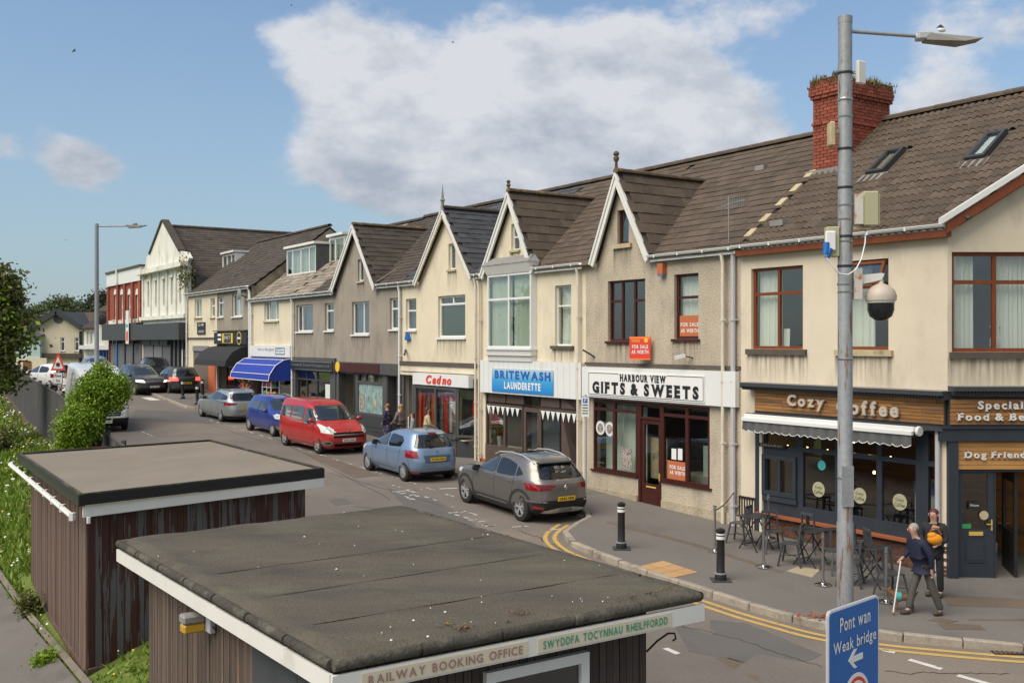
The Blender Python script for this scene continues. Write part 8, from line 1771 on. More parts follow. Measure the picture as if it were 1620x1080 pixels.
# --- red people carrier (front towards camera)
BER=dict(paint='paint_red',r=.32,wx=(1.42,-1.31),spokes=7,mir=(1.12,.98,1.18),hk=.985,ex=6.5,exr=6.5,
 rows=[(.20,1.95,-1.95,.80),(.30,2.10,-2.08,.87),(.45,2.18,-2.12,.895),(.62,2.19,-2.12,.905),(.78,2.15,-2.11,.905),(.90,2.05,-2.10,.90),(1.0,1.82,-2.09,.89),(1.08,1.55,-2.08,.88),(1.15,1.36,-2.07,.865),(1.30,1.14,-2.05,.83),(1.48,.90,-2.02,.79),(1.62,.66,-1.98,.75),(1.72,.42,-1.92,.71),(1.78,.15,-1.82,.64),(1.805,-.2,-1.6,.5),(1.81,-.5,-1.3,.3)],
 side=[[(1.22,1.17),(.80,1.02),(.36,1.0),(.36,1.55),(.62,1.55)],[(.20,1.08),(-.72,1.10),(-.72,1.57),(.20,1.57)],[(-.84,1.12),(-1.78,1.18),(-1.72,1.50),(-.84,1.56)]],
 ws=[(.76,1.17),(.60,1.64)],rw=[(.70,1.12),(.60,1.64)],
 patches=[('front',[(.58,.74),(.88,.78),(.90,1.02),(.80,1.06),(.66,.92)],.007,'head_lamp','headlamp',.12),('side',[(1.85,.84),(2.25,.78),(2.25,.98),(1.80,1.04)],.007,'head_lamp','headlamp',.12),('front',[(-.62,.70),(.62,.70),(.60,.735),(-.60,.735)],.010,'chrome_strip','chrome',.1),('front',[(-.60,.74),(.60,.74),(.58,.80),(-.58,.80)],.008,'upper_grille','under_black',.1),('front',[(-.60,.62),(.60,.62),(.60,.68),(-.60,.68)],.008,'grille_slot','under_black',.1),('front',[(-.52,.30),(.52,.30),(.58,.40),(-.58,.40)],.008,'lower_grille','under_black',.1),
  ('front',[(.64,.40),(.70,.35),(.80,.35),(.86,.40),(.86,.46),(.80,.51),(.70,.51),(.64,.46)],.010,'fog_lamp_ring','chrome',.02),('front',[(.68,.41),(.74,.38),(.82,.41),(.82,.45),(.74,.48),(.68,.45)],.014,'fog_lamp','trim_black',.02),('side',[(-1.0,.48),(1.0,.48),(1.0,.56),(-1.0,.56)],.012,'side_moulding','paint_red',.2),('rear',[(.62,.8),(.9,.8),(.9,1.3),(.72,1.3)],.007,'tail_lamp','taillamp',.12)],
 seams=[((.28,.34),(.28,1.6)),((1.16,.34),(1.12,1.10)),((-.78,.50),(-.78,1.6)),((1.16,.34),(-.8,.34))],handles=[(.46,.98),(.08,.98)],plates=[(2.195,.52,False,'CP62 ENC',.5,R(0))])
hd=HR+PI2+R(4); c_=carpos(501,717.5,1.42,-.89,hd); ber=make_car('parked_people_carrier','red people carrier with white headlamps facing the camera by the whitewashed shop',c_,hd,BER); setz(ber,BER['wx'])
mb=MB(); 
for k in (0,.07): mb.bar((2.17,-.09,.79+k),(2.165,0,.86+k),.02); mb.bar((2.165,0,.86+k),(2.17,.09,.79+k),.02)
mb.build('emblem','chrome',ber)
# --- deep blue small car (front towards camera)
JAZ=dict(YAR); JAZ.update(paint='paint_deepblue',rglass='car_glass',mmat='paint_deepblue',hmat='paint_deepblue',spokes=10,plates=[(1.97,.48,False,'CN66 OKJ',.5,0)],
 rows=[(a,b*1.01,c*1.02,d*1.0) for a,b,c,d in YAR['rows']],
 patches=[('front',[(.46,.70),(.84,.74),(.82,.88),(.56,.84)],.007,'head_lamp','headlamp',.12),('side',[(1.45,.80),(2.0,.70),(2.0,.86),(1.40,.92)],.007,'head_lamp','headlamp',.12),('front',[(-.5,.62),(.5,.62),(.5,.70),(-.5,.70)],.008,'grille','trim_black',.1),('front',[(-.6,.26),(.6,.26),(.6,.40),(-.6,.40)],.008,'lower_grille','under_black',.1),('front',[(.62,.30),(.80,.32),(.80,.44),(.70,.44)],.01,'fog_lamp','chrome',.02)])
JAZ['rows']=[(z*1.02,a,b,c) for z,a,b,c in JAZ['rows']]
hd=HR+PI2+R(3); c_=carpos(430,690,1.22,-.83,hd); jaz=make_car('parked_small_car','deep blue small car parked between the red people carrier and the silver estate',c_,hd,JAZ); setz(jaz,JAZ['wx'])
# --- silver estate (rear towards camera)
OCT=dict(paint='paint_silver',r=.335,wx=(1.36,-1.33),spokes=9,rglass='privacy_glass',mir=(.78,.93,.98),hk=.985,
 rows=[(.18,2.15,-2.16,.80),(.28,2.28,-2.28,.88),(.45,2.34,-2.33,.905),(.60,2.34,-2.33,.912),(.72,2.26,-2.31,.912),(.82,2.05,-2.29,.905),(.90,1.60,-2.27,.895),(.97,1.15,-2.24,.88),(1.06,.90,-2.18,.84),(1.18,.58,-2.06,.77),(1.30,.25,-1.94,.70),(1.38,-.05,-1.86,.64),(1.44,-.4,-1.75,.55),(1.465,-.8,-1.5,.4),(1.47,-1.0,-1.3,.2)],
 side=[[(.82,.96),(-.10,.96),(-.06,1.30),(.30,1.27)],[(-.18,.96),(-1.02,.98),(-1.0,1.29),(-.14,1.33)],[(-1.10,.99),(-1.88,1.05),(-1.72,1.20),(-1.08,1.29)]],
 ws=[(.72,1.0),(.56,1.34)],rw=[(.68,1.0),(.56,1.33)],
 patches=[('rear',[(.50,.82),(.92,.78),(.92,.92),(.80,.92),(.50,.88)],.007,'tail_lamp','taillamp',.12),('side',[(-2.4,.82),(-2.12,.82),(-2.05,.92),(-2.4,.92)],.007,'tail_lamp','taillamp',.12),('rear',[(-.85,.2),(.85,.2),(.85,.32),(-.85,.32)],.006,'bumper_trim','trim_black',.05),('rear',[(-.6,.26),(.6,.26),(.6,.285),(-.6,.285)],.012,'chrome_strip','chrome',.05),('side',[(-1.9,.92),(.85,.92),(.85,.935),(-1.9,.94)],.008,'chrome_strip','chrome',.2)],
 seams=[((-.14,.34),(-.14,.94)),((.92,.34),(.92,.90)),((-1.0,.5),(-1.08,.96)),((.92,.34),(-.9,.34))],handles=[(.02,.84),(-.90,.86)],hmat='paint_silver',plates=[(-2.345,.66,True,'CV74 TBO',.5,R(5))])
hd=HR+R(2); c_=carpos(348,667,-1.33,.89,hd); oc=make_car('parked_estate_car','silver blue estate car with roof rails parked behind the small blue car',c_,hd,OCT); setz(oc,OCT['wx'])
for sg in (1,-1): MB().tube([(.1,sg*.60,1.38),(-.1,sg*.60,1.44),(-1.5,sg*.56,1.45),(-1.75,sg*.56,1.40)],.018,6).build('roof_rail','chrome',oc,smooth=60)
# --- dark grey hatch at the far kerb, lamps lit
GLA=dict(CAP); GLA.update(paint='paint_darkgrey',spokes=7,mmat='paint_darkgrey',hmat='paint_darkgrey',plates=[(-2.105,.72,True,'CX18 ULM',.5,R(4))],cladding=False,
 patches=[('rear',[(.46,.86),(.88,.82),(.90,1.02),(.52,1.04)],.007,'tail_lamp','brake_lit',.12),('rear',[(-.85,.2),(.85,.2),(.85,.40),(-.85,.40)],.006,'bumper_trim','trim_black',.05),('rear',[(-.45,.62),(.45,.62),(.45,.80),(-.45,.80)],.004,'plate_recess','trim_black',.1)])
hd=HR; c_=carpos(265,624.5,-1.32,.88,hd); gl_=make_car('waiting_hatchback','dark grey hatchback with glowing brake lamps at the far kerb',c_,hd,GLA); setz(gl_,GLA['wx'])
# --- dark saloon-front cars towards camera
BMW=dict(CAP); BMW.update(paint='paint_darkgrey',spokes=7,mmat='paint_darkgrey',hmat='paint_darkgrey',cladding=False,rglass='car_glass',plates=[(2.115,.50,False,'CE19 VWH',.5,0)],
 patches=[('front',[(.50,.74),(.88,.76),(.88,.86),(.60,.86)],.007,'head_lamp','lamp_lit',.12),('front',[(-.45,.74),(.45,.74),(.45,.86),(-.45,.86)],.008,'grille','chrome',.1),('front',[(-.85,.2),(.85,.2),(.85,.44),(-.85,.44)],.007,'bumper_trim','trim_black',.05)])
g_=gp(203,625.5); hd=HR+PI2+R(6); bm_=make_car('oncoming_dark_car','dark grey car with lit headlamps driving towards the camera beside the white van',Vector((g_.x,g_.y+2,0)),hd,BMW); setz(bm_,BMW['wx'])
PEU=dict(BMW); PEU.update(paint='paint_black',mmat='paint_black',hmat='paint_black',plates=[(2.115,.58,False,'CP15 XRO',.5,0)],patches=[('front',[(.50,.74),(.88,.76),(.88,.90),(.56,.86)],.007,'head_lamp','headlamp',.12),('front',[(-.45,.66),(.45,.66),(.45,.86),(-.45,.86)],.008,'grille','trim_black',.1)])
g_=gp(243,607); hd=HR+PI2-R(8); pe=make_car('parked_black_car','black car with roof rails parked at the far kerb facing the camera',Vector((g_.x-.6,g_.y+2,0)),hd,PEU); setz(pe,PEU['wx'])
HAT=dict(YAR); HAT.update(paint='paint_silver',rglass='car_glass',mmat='paint_silver',hmat='paint_silver',plates=[])
c2=P2(62,14.9); ha=make_car('parked_silver_car','silver car furthest up the street, half hidden behind the dark cars',Vector((c2.x,c2.y,0)),HR+PI2,HAT); setz(ha,HAT['wx'])
WHI=dict(YAR); WHI.update(paint='paint_white',rglass='privacy_glass',mmat='paint_white',hmat='paint_white',plates=[(-1.945,.70,True,'CK17 EHB',.5,R(5))])
c_=carpos(77,617.5,-1.25,.83,HR+R(24)); wh_=make_car('white_hatchback','white hatchback driving away beside the fence at the far left',c_,HR+R(24),WHI); setz(wh_,WHI['wx'])
# --- white panel van
VAN=dict(cat='van',paint='paint_white',r=.35,wx=(1.95,-1.75),spokes=6,ex=9,exr=9,mir=(1.75,1.12,1.55),mmat='trim_black',hk=.99,
 rows=[(.25,2.75,-2.9,.90),(.40,2.95,-2.98,.98),(.60,3.0,-3.0,1.0),(.85,2.98,-3.0,1.01),(1.05,2.90,-3.0,1.01),(1.20,2.70,-3.0,1.0),(1.35,2.45,-3.0,.99),(1.60,2.22,-3.0,.965),(1.95,1.90,-2.99,.93),(2.20,1.66,-2.98,.90),(2.42,1.35,-2.96,.87),(2.55,.95,-2.93,.84),(2.62,.5,-2.85,.76),(2.64,.2,-2.7,.55)],
 side=[[(2.10,1.40),(1.15,1.38),(1.15,2.02),(1.62,2.02)],[(1.05,1.42),(1.03,1.42),(1.03,1.44),(1.05,1.44)]],ws=[(.88,1.36),(.74,2.10)],rw=None,
 patches=[('front',[(.60,.78),(.98,.84),(1.0,1.12),(.86,1.16),(.70,1.0)],.008,'head_lamp','headlamp',.12),('side',[(2.62,.95),(3.1,.88),(3.1,1.1),(2.62,1.2)],.008,'head_lamp','headlamp',.12),('front',[(-.58,.68),(.58,.68),(.66,1.0),(-.66,1.0)],.008,'grille','under_black',.1),('front',[(-1.0,.25),(1.0,.25),(1.0,.60),(-1.0,.60)],.008,'bumper_trim','trim_black',.02),('side',[(2.5,.2),(3.2,.2),(3.2,.60),(2.5,.60)],.008,'bumper_trim','trim_black',.02),('side',[(-2.9,.55),(-2.2,.55),(-2.2,.62),(-2.9,.62)],.008,'side_moulding','trim_black',.2),('side',[(-1.2,.55),(1.4,.55),(1.4,.62),(-1.2,.62)],.008,'side_moulding','trim_black',.2),
  ('front',[(-.55,.74),(.55,.74),(.55,.77),(-.55,.77)],.014,'grille_bar','chrome',.1),('front',[(-.6,.84),(.6,.84),(.6,.87),(-.6,.87)],.014,'grille_bar','chrome',.1)],
 seams=[((.95,.5),(.95,2.3)),((-.6,.5),(-.6,2.3)),((2.05,.5),(1.95,1.35)),((-2.9,1.30),(.95,1.30))],handles=[(1.2,1.22)],hmat='trim_black',plates=[(3.0,.45,False,'CV65 LRN',.5,0)])
vh=math.atan2(-5.7,3.2); gv=gp(199,679); c,s=math.cos(vh),math.sin(vh); vc=Vector((gv.x-(c*1.95+s*0)-(-s*.95),gv.y-(s*1.95)-(c*.95),0))
van=make_car('panel_van','white panel van facing the camera, half hidden behind the ivy covered bush',vc,vh,VAN); setz(van,VAN['wx'])
# ================================================================== VEGETATION
def leaves(centres,n,size,spread,mat,name,parent=None,flat=.0,kind=None):
    """many small leaf quads scattered round clump centres"""
    C_=np.array([c[:3] for c in centres]); rr=np.array([c[3] if len(c)>3 else spread for c in centres])
    idx=rng.integers(0,len(C_),n); p=C_[idx]+rng.normal(0,1,(n,3))*rr[idx][:,None]*np.array([1,1,.8])
    a=rng.normal(0,1,(n,3)); a/=np.linalg.norm(a,axis=1)[:,None]; b=np.cross(a,rng.normal(0,1,(n,3))); b/=np.linalg.norm(b,axis=1)[:,None]
    sz=size*rng.uniform(.6,1.3,(n,1)); a*=sz; b*=sz*.6
    V=np.concatenate([p-a,p+b,p+a,p-b],1).reshape(-1,3); F=np.arange(4*n).reshape(-1,4)
    me=bpy.data.meshes.new(name); me.vertices.add(4*n); me.vertices.foreach_set('co',V.ravel()); me.loops.add(4*n); me.loops.foreach_set('vertex_index',F.ravel()); me.polygons.add(n); me.polygons.foreach_set('loop_start',np.arange(0,4*n,4)); me.polygons.foreach_set('loop_total',np.full(n,4)); me.update(); me.validate(); me.materials.append(M[mat])
    return link(name,me,parent,kind=kind)
def clumps(blobs,n,surf=.75,r=.3):
    out=[]
    for i in range(n):
        c=random.choices(blobs,[b[3]*b[4]*b[5] for b in blobs])[0]; d=Vector((random.gauss(0,1),random.gauss(0,1),random.gauss(0,1))).normalized(); k=random.uniform(surf,1.0)
        out.append((c[0]+d.x*c[3]*k,c[1]+d.y*c[4]*k,c[2]+d.z*c[5]*k,r*random.uniform(.6,1.3)))
    return out
def tree(name,label,loc,h_,blobs,nclump,nleaf,size,r,mat,group=None,trunk=.25,mat2=None,f2=.3):
    t=thing(name,label,'tree' if 'bush' not in name else 'bush',loc,0,group); mb=MB(); cz=min(b[2] for b in blobs)
    mb.tube([(0,0,-.3),(random.uniform(-.2,.2),0,h_*.3),(blobs[0][0]*.5,blobs[0][1]*.5,h_*.55),(blobs[0][0],blobs[0][1],h_*.8)],[trunk,trunk*.8,trunk*.55,trunk*.2],8)
    for b in blobs: mb.tube([(0,0,h_*.3),(b[0]*.5,b[1]*.5,(h_*.3+b[2])*.5+.2),(b[0],b[1],b[2])],[trunk*.5,trunk*.35,trunk*.1],6)
    mb.build('trunk','bark',t,smooth=50); cl=clumps(blobs,nclump,.45,r); leaves(cl,nleaf,size,r,mat,'crown',t)
    if mat2: leaves(clumps(blobs,int(nclump*f2),.8,r*.9),int(nleaf*f2),size,r,mat2,'crown',t)
    return t
# climber covered bush over the fence
B0=Vector(((152-810)/1620*28.5,28.5,0)); B0.z=terrain_z(B0.x,B0.y)
def bl(px,py,D,rx,rz): return ((px-810)/1620*D-B0.x,D-B0.y,5+(540-py)/1620*D-B0.z,rx*D/1620,rx*D/1620*.8,rz*D/1620)
blobs=[bl(158,617,28.5,34,30),bl(178,618,28.5,24,26),bl(140,640,28.5,30,28),bl(122,676,28,28,30),bl(118,694,28,24,22),bl(161,590,28.5,14,18),bl(135,668,28,22,28),bl(174,634,28.5,14,14)]
tree('ivy_bush','tall bright green ivy covered bush growing over the plank fence in front of the van',tuple(B0),2.6,[(a,b,c,d*1.04,e*1.04,f*1.06) for a,b,c,d,e,f in blobs],900,34000,.042,.11,'leaf_bright',None,.12)
# tree at the left edge
T0=Vector(((-18-810)/1620*40,40,0)); T0.z=terrain_z(T0.x,T0.y)
def tb(px,py,rx,rz,D=40): return ((px-810)/1620*D-T0.x,D-T0.y,5+(540-py)/1620*D-T0.z,rx*D/1620,rx*D/1620,rz*D/1620)
tree('broadleaf_tree','olive green tree at the left edge leaning over the plank fence',tuple(T0),6.5,[tb(-15,480,36,50),tb(0,450,20,28),tb(-5,545,34,34),tb(15,515,24,24),tb(28,535,14,12),tb(-10,590,32,28),tb(14,600,14,18)],190,11000,.11,.30,'leaf_olive',None,.2,'leaf_bright',.12)
# shrubs at the foot of the fence
for i,(px,py,rx,rz,D,m_,lb) in enumerate(((2,615,26,22,38,'leaf_olive','low dark shrub at the left edge below the tree'),(38,682,16,9,33,'leaf_bright','low green weeds along the fence foot, left'),(78,702,24,16,27,'leaf_dry','brownish green clump of weeds left of the ivy bush'),(72,1062,14,12,17.0,'leaf_bright','green weeds beside the concrete plinth of the farther shed'),(48,985,9,26,19.6,'leaf_olive','ivy climbing the rear left corner of the farther shed'),(190,1078,26,20,14.5,'leaf_bright','weeds in the gap between the two sheds'))):
    x=(px-810)/1620*D; z=terrain_z(x,D)-.05; o=thing('low_shrub',lb,'shrub',(x,D,z)); k=D/1620; leaves(clumps([(0,0,rz*k*.7,rx*k,rx*k,rz*k)],40,.2,.12*D/25),1500,.035*D/20,.1,m_,'foliage',o); MB().tube([(0,0,-.1),(0,0,.3)],.02,5).build('stem','bark',o)
# far trees behind the houses
def fb(px,py,rx,rz,D,o): return ((px-810)/1620*D-o.x,0,5+(540-py)/1620*D-o.z,rx*D/1620,rx*D/1620*.7,rz*D/1620)
for lb,D,px0,bs,mt in (('rounded wood edge tree rising behind the cream gabled house, left part',230,70,[(48,500,26,22),(75,492,28,26),(30,510,20,16)],'leaf_far'),('broad rounded tree rising behind the cream gabled house, right part',225,108,[(100,484,30,24),(118,492,18,20),(90,500,30,20),(126,478,8,6)],'leaf_far'),
   ('dark pine standing behind the far lamp column',190,162,[(160,470,14,14),(150,488,22,14),(172,478,14,24)],'leaf_pine'),('dark low pine between the cream gabled house and the brick shop',200,135,[(138,497,16,10),(150,500,18,12)],'leaf_pine')):
    o=Vector(((px0-810)/1620*D,D,.2)); tree('distant_tree',lb,tuple(o),9,[fb(a,b+7,c*.85,d*.8,D,o) for a,b,c,d in bs],220,12000,.32,.8,mt,'trees behind the far houses',.5)
# grass and flowers on the bank
n=90000; s_=rng.uniform(-8,52,n); e_=rng.uniform(.35,13,n)
q_=5.6+.0477*s_-e_; X_=C0.x+DV.x*s_+NV.x*(q_-Q0); Y_=C0.y+DV.y*s_+NV.y*(q_-Q0)
ok=(Y_>13)&(X_/np.maximum(Y_,1)>-.56)&(X_/np.maximum(Y_,1)<-.30)
for (px,py) in ((0,0),): pass
def insh(x,y,S_):
    r_=np.ones(len(x),bool)
    for i in range(4): a=S_[i];b=S_[(i+1)%4]; r_&=((b.x-a.x)*(y-a.y)-(b.y-a.y)*(x-a.x))>-.1
    return r_
pl_=(X_+8.3)*2.7-(Y_-18.1)*(-1.9); path_=((pl_<0)&(Y_<23.2))
ok&=~insh(X_,Y_,S1)&~insh(X_,Y_,S2)&~path_; X_=X_[ok];Y_=Y_[ok]; Z_=np.array([terrain_z(a,b) for a,b in zip(X_,Y_)])-.03; n=len(X_)
hh=rng.uniform(.08,.30,n)*(.45+.5*np.sin(X_*1.3+Y_*.7)**2); an=rng.uniform(0,6.28,n); w_=.014+.0009*Y_; dx,dy=np.cos(an)*w_,np.sin(an)*w_; ln=rng.normal(0,.08,(n,2))
V=np.stack([np.stack([X_-dx,Y_-dy,Z_],1),np.stack([X_+dx,Y_+dy,Z_],1),np.stack([X_+ln[:,0],Y_+ln[:,1],Z_+hh],1)],1).reshape(-1,3)
me=bpy.data.meshes.new('grass'); me.from_pydata(V.tolist(),[],np.arange(3*n).reshape(-1,3).tolist()); me.materials.append(M['grass_blade']); link('grass',me,kind='stuff')
for nm,mt,cnt,sd_ in (('daisies','petal_white',300,.016),('buttercups','petal_yellow',160,.013)):
    i_=rng.integers(0,n,cnt*3); keep=(np.sin(X_[i_]*2.1+(3 if 'y' in mt[-6:] else 0))+np.sin(Y_[i_]*1.7))>.1; i_=i_[keep][:cnt]; mb=MB()
    for k in i_:
        r_=sd_*random.uniform(.7,1.6)*(Y_[k]/17)**.6; x,y,z=X_[k],Y_[k],Z_[k]+hh[k]*.8+.12; tx,ty=random.uniform(-.5,.5)*r_,-.5*r_
        mb.add([(x+r_*math.cos(a),y+r_*math.sin(a),z+r_*(math.sin(a)*.6)) for a in (0,1.05,2.1,3.14,4.2,5.24)],[(0,1,2,3,4,5)])
    mb.build(nm,mt,kind='stuff')
# ================================================================== PEOPLE
def skin(name,chains,mat,parent,lev=1):
    """one continuous skinned surface from joined chains of (x,y,z,r); the first point of the first chain is the root"""
    V=[];E=[];Rr=[];idx={}
    def vid(p):
        k=tuple(round(c,4) for c in p[:3])
        if k not in idx: idx[k]=len(V); V.append(p[:3]); Rr.append((p[3],p[4] if len(p)>4 else p[3]))
        return idx[k]
    for ch in chains:
        ii=[vid(p) for p in ch]; E+=[(a,b) for a,b in zip(ii,ii[1:]) if a!=b]
    me=bpy.data.meshes.new(name); me.from_pydata(V,list(dict.fromkeys(E)),[]); o=bpy.data.objects.new(name,me); COL.objects.link(o)
    m=o.modifiers.new('s','SKIN'); sv=me.skin_vertices[0].data
    for i,r_ in enumerate(Rr): sv[i].radius=r_
    sv[0].use_root=True; m.use_smooth_shade=True; u=o.modifiers.new('u','SUBSURF'); u.levels=lev; u.render_levels=lev
    dg=bpy.context.evaluated_depsgraph_get(); nm=bpy.data.meshes.new_from_object(o.evaluated_get(dg)); bpy.data.objects.remove(o); nm.materials.append(M[mat]); nm.shade_smooth()
    return link(name,nm,parent)
def person(label,loc,rz,H,top,legs,hair,pose='stand',hairlen=0,arms=((-.02,.16),(-.02,.16)),lean=0,stride=0,skirt=None,glasses=False,female=True,topw=1.0,toplen=.0):
    """faces local -y; arms: (forearm forward, hand height) per side"""
    o=thing('person',label,'person',tuple(loc),rz); k=H/1.7; W_=.18 if female else .205
    def q(x,y,z,r,r2=None): y-=lean*max(0,(z-.9))*1.0; return (x*k,y*k,z*k,r*k) if r2 is None else (x*k,y*k,z*k,r*k,r2*k)
    pel=q(0,0,.95,.125,.10); wai=q(0,0,1.08,.115,.085); che=q(0,0,1.30,.14,.10); nec=q(0,-.005,1.43,.055); hb=q(0,-.02,1.50,.06); hd=q(0,-.02,1.60,.088); ht=q(0,-.01,1.67,.055)
    ch=[[pel,wai,che,nec,hb,hd,ht]]; hands=[];armc=[];legc=[];feet=[]
    for i,sg in enumerate((-1,1)):
        f,zh=arms[i]; sh_=q(sg*W_,0,1.38,.055); el=q(sg*(W_+.06),.03-f*.3,1.12,.042); wr=(q(sg*(W_+.02-abs(f)*.25),-.02-f,zh+.80 if zh<1 else zh,.028))
        ch.append([che,sh_,el,wr]); armc.append((sh_,el,wr)); st=stride*(1 if sg<0 else -1)
        hp=q(sg*.085,0,.88,.076); kn=q(sg*.10,-st*.5-.02,.50,.062); an=q(sg*.10,-st+.03,.085,.042); toe=q(sg*.11,-st-.10,.035,.035)
        ch.append([pel,hp,kn,an,toe]); legc.append((hp,kn,an,toe))
        # palm and five fingers, rooted in the palm
        d=Vector(wr[:3])-Vector(el[:3]); d.normalize(); pm=Vector(wr[:3])+d*.05*k; ac=Vector((1,0,0)); ac=(ac-d*ac.dot(d)).normalized(); cu=d.cross(ac)
        if cu.z>0: cu=-cu
        ch[-2].append((pm.x,pm.y,pm.z,.030*k,.018*k))
        for j,(off,l) in enumerate(((-.028,.060),(-.010,.072),(.010,.068),(.027,.052))):
            a=pm+ac*off*k+d*.02*k; b=a+d*l*.5*k; c=b+(d*.6+cu*.7)*l*.5*k; ch.append([(pm.x,pm.y,pm.z,.03*k,.018*k),(a.x,a.y,a.z,.0085*k),(b.x,b.y,b.z,.008*k),(c.x,c.y,c.z,.007*k)])
        a=pm-ac*.030*k*sg-d*.015*k; b=a+(d*.7-ac*sg*.6+cu*.3)*.035*k; ch.append([(pm.x,pm.y,pm.z,.03*k,.018*k),(a.x,a.y,a.z,.010*k),(b.x,b.y,b.z,.009*k)])
    skin('body',ch,'skin',o)
    g=.022*k; gr=lambda p,e=g:(p[0],p[1],p[2],p[3]+e)+((p[4]+e,) if len(p)>4 else ())
    hem=q(0,0,.80-toplen,.185*topw,.155*topw); tc=[[gr(pel,.045*k),gr(wai,.03*k),gr(che,.028*k),q(0,0,1.41,.075)],[gr(pel,.045*k),hem]]
    for (a,b,c) in armc: c2=Vector(b[:3]).lerp(Vector(c[:3]),.86); tc.append([gr(che,.028*k),gr(a),gr(b,.018*k),(c2.x,c2.y,c2.z,.040*k)])
    skin('jacket',tc,top,o)
    if skirt: MB().lathe([(.15*k,.98*k),(.19*k,.7*k),(.24*k,.34*k)],(0,0,0),14).build('skirt',skirt,o,smooth=60)
    lc=[[gr(pel,.012*k)]+[gr(legc[0][0],.012*k),gr(legc[0][1],.016*k),gr(legc[0][2],.022*k)],[gr(pel,.012*k),gr(legc[1][0],.012*k),gr(legc[1][1],.016*k),gr(legc[1][2],.022*k)]]
    skin('trousers',lc,legs,o)
    for (hp,kn,an,toe) in legc: skin('shoe',[[(an[0],an[1]+.03*k,.055*k,.060*k,.056*k),(an[0],(an[1]+toe[1])/2,.05*k,.054*k,.050*k),(toe[0],toe[1]-.04*k,.042*k,.052*k,.042*k)]],'shoe',o)
    hx,hy,hz=hd[:3]; m=MB(); m.ball((hx,hy+.034*k,hz+.026*k),(.093*k,.084*k,.082*k),14,0,9)
    if hairlen: m.ball((hx,hy+.06*k,hz-.05*k-hairlen*.3),(.085*k,.05*k,.10*k+hairlen*.5),12,0,8)
    m.build('hair',hair,o,smooth=80)
    f=MB(); f.ball((hx,hy-.092*k,hz-.012*k),(.012*k,.018*k,.022*k),8,0,5)
    for sg in (-1,1): f.ball((hx+sg*.088*k,hy+.0,hz-.01*k),(.010*k,.018*k,.028*k),6,0,5)
    f.build('nose_and_ears','skin',o,smooth=80)
    e=MB()
    if glasses:
        for sg in (-1,1): e.ball((hx+sg*.034*k,hy-.084*k,hz+.012*k),(.028*k,.010*k,.020*k),8,0,5)
        e.bar((hx-.09*k,hy-.02*k,hz+.02*k),(hx+.09*k,hy-.02*k,hz+.02*k),.004); e.build('sunglasses','black_flat',o,smooth=80)
    else:
        for sg in (-1,1): e.ball((hx+sg*.032*k,hy-.080*k,hz+.010*k),(.011*k,.008*k,.006*k),6,0,4)
        e.build('eyes','black_flat',o,smooth=80)
    MB().box(hx-.022*k,hx+.022*k,hy-.088*k,hy-.078*k,hz-.052*k,hz-.045*k).build('mouth','brick_red',o); return o,hands
# old man with a walking stick
pm_=gp(1461,972,.12); mn,_=person('grey haired man in navy jacket and grey trousers walking with a white stick',pm_,R(-78),1.60,'navy','jeans_grey','hair_grey',lean=.30,stride=.27,female=False,topw=1.08,arms=((.30,1.02),(-.05,.04)))
st0=gp(1413,973,.12); hp_=Vector(((1424-810)/1620*pm_.y,pm_.y-.03,5+(540-886)/1620*pm_.y)); ws_=thing('walking_stick','white walking stick with dark rubber foot held out by the man in navy','stick',tuple(st0)); d=hp_-st0
MB().tube([(0,0,.05),tuple(d)],.013,8).build('shaft','white_flat',ws_,smooth=50); MB().tube([(0,0,0),(0,0,.06)],.018,8).build('rubber_foot','copper_sill',ws_); MB().tube([tuple(d),tuple(d+Vector((.06,0,.02)))],.016,8).build('handle','black_flat',ws_)
# woman in black with a yellow bag
pw=gp(1479,943,.12); wm_,_=person('dark red haired woman in a black coat looking down at a yellow bag',pw,R(-40),1.62,'black_fabric','black_fabric','hair_red',hairlen=.12,arms=((.20,1.08),(.22,1.06)),lean=.10,topw=1.12,toplen=.08)
bg_=Vector(((1478-810)/1620*(pw.y-.25),pw.y-.28,5+(540-852)/1620*(pw.y-.25))); yb=thing('yellow_bag','bright yellow cloth bag held at the chest of the woman in black','bag',tuple(bg_)); mb=MB(); mb.ball((0,0,0),(.14,.09,.10),12,0,8); mb.ball((-.05,.0,.07),(.09,.07,.06),10,0,6); mb.build('bag','yellow_cloth',yb,smooth=80); MB().tube([(-.1,0,.1),(-.05,0,.2),(.05,.02,.2),(.12,0,.08)],.012,6).build('strap','copper_sill',yb)
# dog
pd=gp(1428,966,.12); dg_=thing('dog','small tan dog in a turquoise harness standing behind the walking stick','dog',tuple(pd),R(165)); K=.72
def D_(x,y,z,r): return (x*K,y*K,z*K,r*K)
pel=D_(-.20,0,.34,.075);che=D_(.12,0,.35,.095);mid=D_(-.03,0,.345,.078); nk=D_(.24,0,.43,.055); hd_=D_(.31,0,.50,.055); mz=D_(.39,0,.475,.030)
chn=[[pel,mid,che,nk,hd_,mz],[pel,D_(-.30,0,.42,.02),D_(-.36,0,.50,.012)]]
for sg in (-1,1):
    chn.append([che,D_(.14,sg*.06,.24,.034),D_(.145,sg*.065,.13,.022),D_(.14,sg*.065,.03,.020),D_(.165,sg*.065,.02,.018)])
    chn.append([pel,D_(-.18,sg*.06,.25,.045),D_(-.25,sg*.065,.14,.022),D_(-.235,sg*.065,.03,.020),D_(-.21,sg*.065,.02,.018)]); chn.append([hd_,D_(.28,sg*.045,.555,.016),D_(.27,sg*.05,.585,.008)])
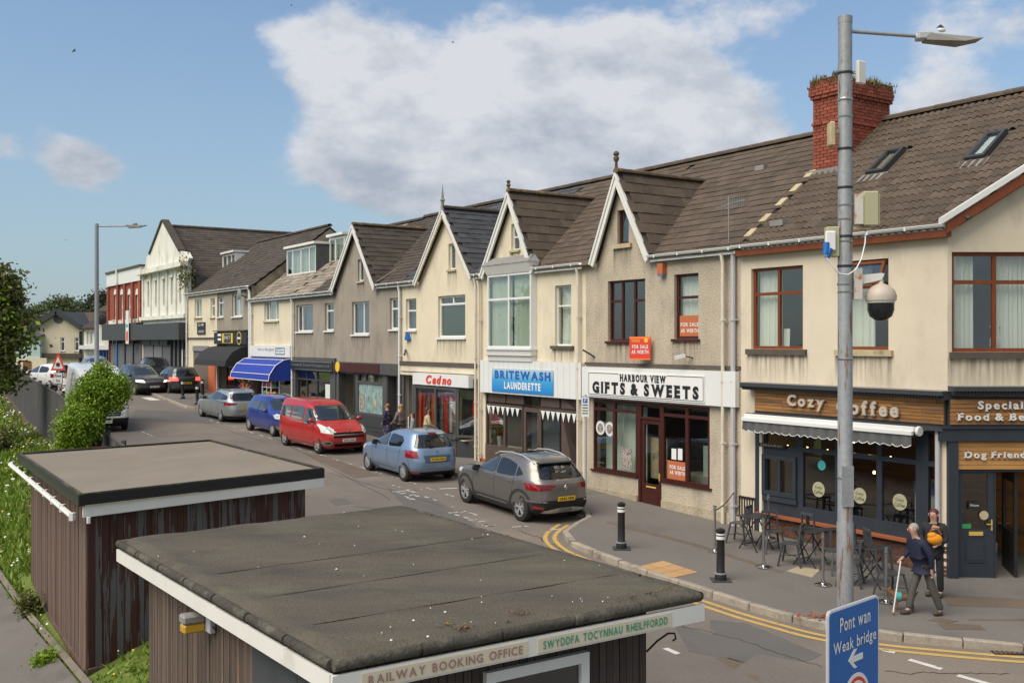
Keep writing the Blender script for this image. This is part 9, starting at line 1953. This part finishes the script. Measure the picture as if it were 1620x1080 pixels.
skin('body',chn,'dog_brown',dg_); MB().lathe([(.108*K,-.05),(.112*K,.05)],(.10*K,0,.35*K),14,0,'x',False).build('harness','teal_flat',dg_); mb=MB(); mb.ball((.415*K,0,.48*K),.014,6,0,4); 
for sg in (-1,1): mb.ball((.35*K,sg*.035*K,.51*K),.008,6,0,4)
mb.build('nose_and_eyes','black_flat',dg_)
# four women by the clothes shop
def pav_at(px,q):
    t=(px-810)/1620; D=q/(CS*t+SN); v=Vector((t*D,D,0)); v.z=zroad(v.x,v.y)+.12; return v
for px,q_,lb,tp,lg,hr,rz,hl,gls,H_,sk,ar in ((613,17.0,'short fair haired woman in a navy floral dress, leftmost of four','floral_cloth','floral_cloth','hair_ginger',-60,0,False,1.62,'floral_cloth',((.2,.2),(.1,.15))),
  (634,17.1,'long blond haired woman in a dark cardigan and sunglasses beside the floral dress','taupe_cloth','black_fabric','hair_blond',-70,.22,True,1.66,None,((.3,.22),(.3,.2))),
  (653,16.8,'short dark haired woman in a grey cardigan and sunglasses by the clothes shop','grey_cloth','grey_cloth','hair_brown',-30,.02,True,1.50,None,((.12,.1),(.12,.1))),
  (676,17.1,'ponytailed woman in a beige coat looking into the clothes shop','beige_cloth','beige_cloth','hair_brown',150,.16,False,1.72,'beige_cloth',((.25,.2),(.25,.2)))):
    v=pav_at(px,q_); w2_,_=person(lb,v,ROT+math.pi*0+R(rz)*1.0 if rz!=150 else ROT+R(160),H_,tp,lg,hr,hairlen=hl,glasses=gls,skirt=sk,arms=ar,topw=1.1,toplen=.06)
    if tp in('taupe_cloth','grey_cloth'): MB().box(-.07,.07,-.165,-.13,.92,1.36).build('blouse','white_cloth',w2_,bevel=.02)
# walker behind the fence
p=P2(50,qf(50)+.9); p=Vector((p.x,p.y,zroad(p.x,p.y))); D=52.; X=(104-810)/1620*D; person('person in a pale shirt and dark cap walking behind the fence at the far left',Vector((X,D,zroad(X,D)-.05)),R(20),1.7,'white_cloth','black_fabric','black_fabric',female=False)
bpy.context.view_layer.update()
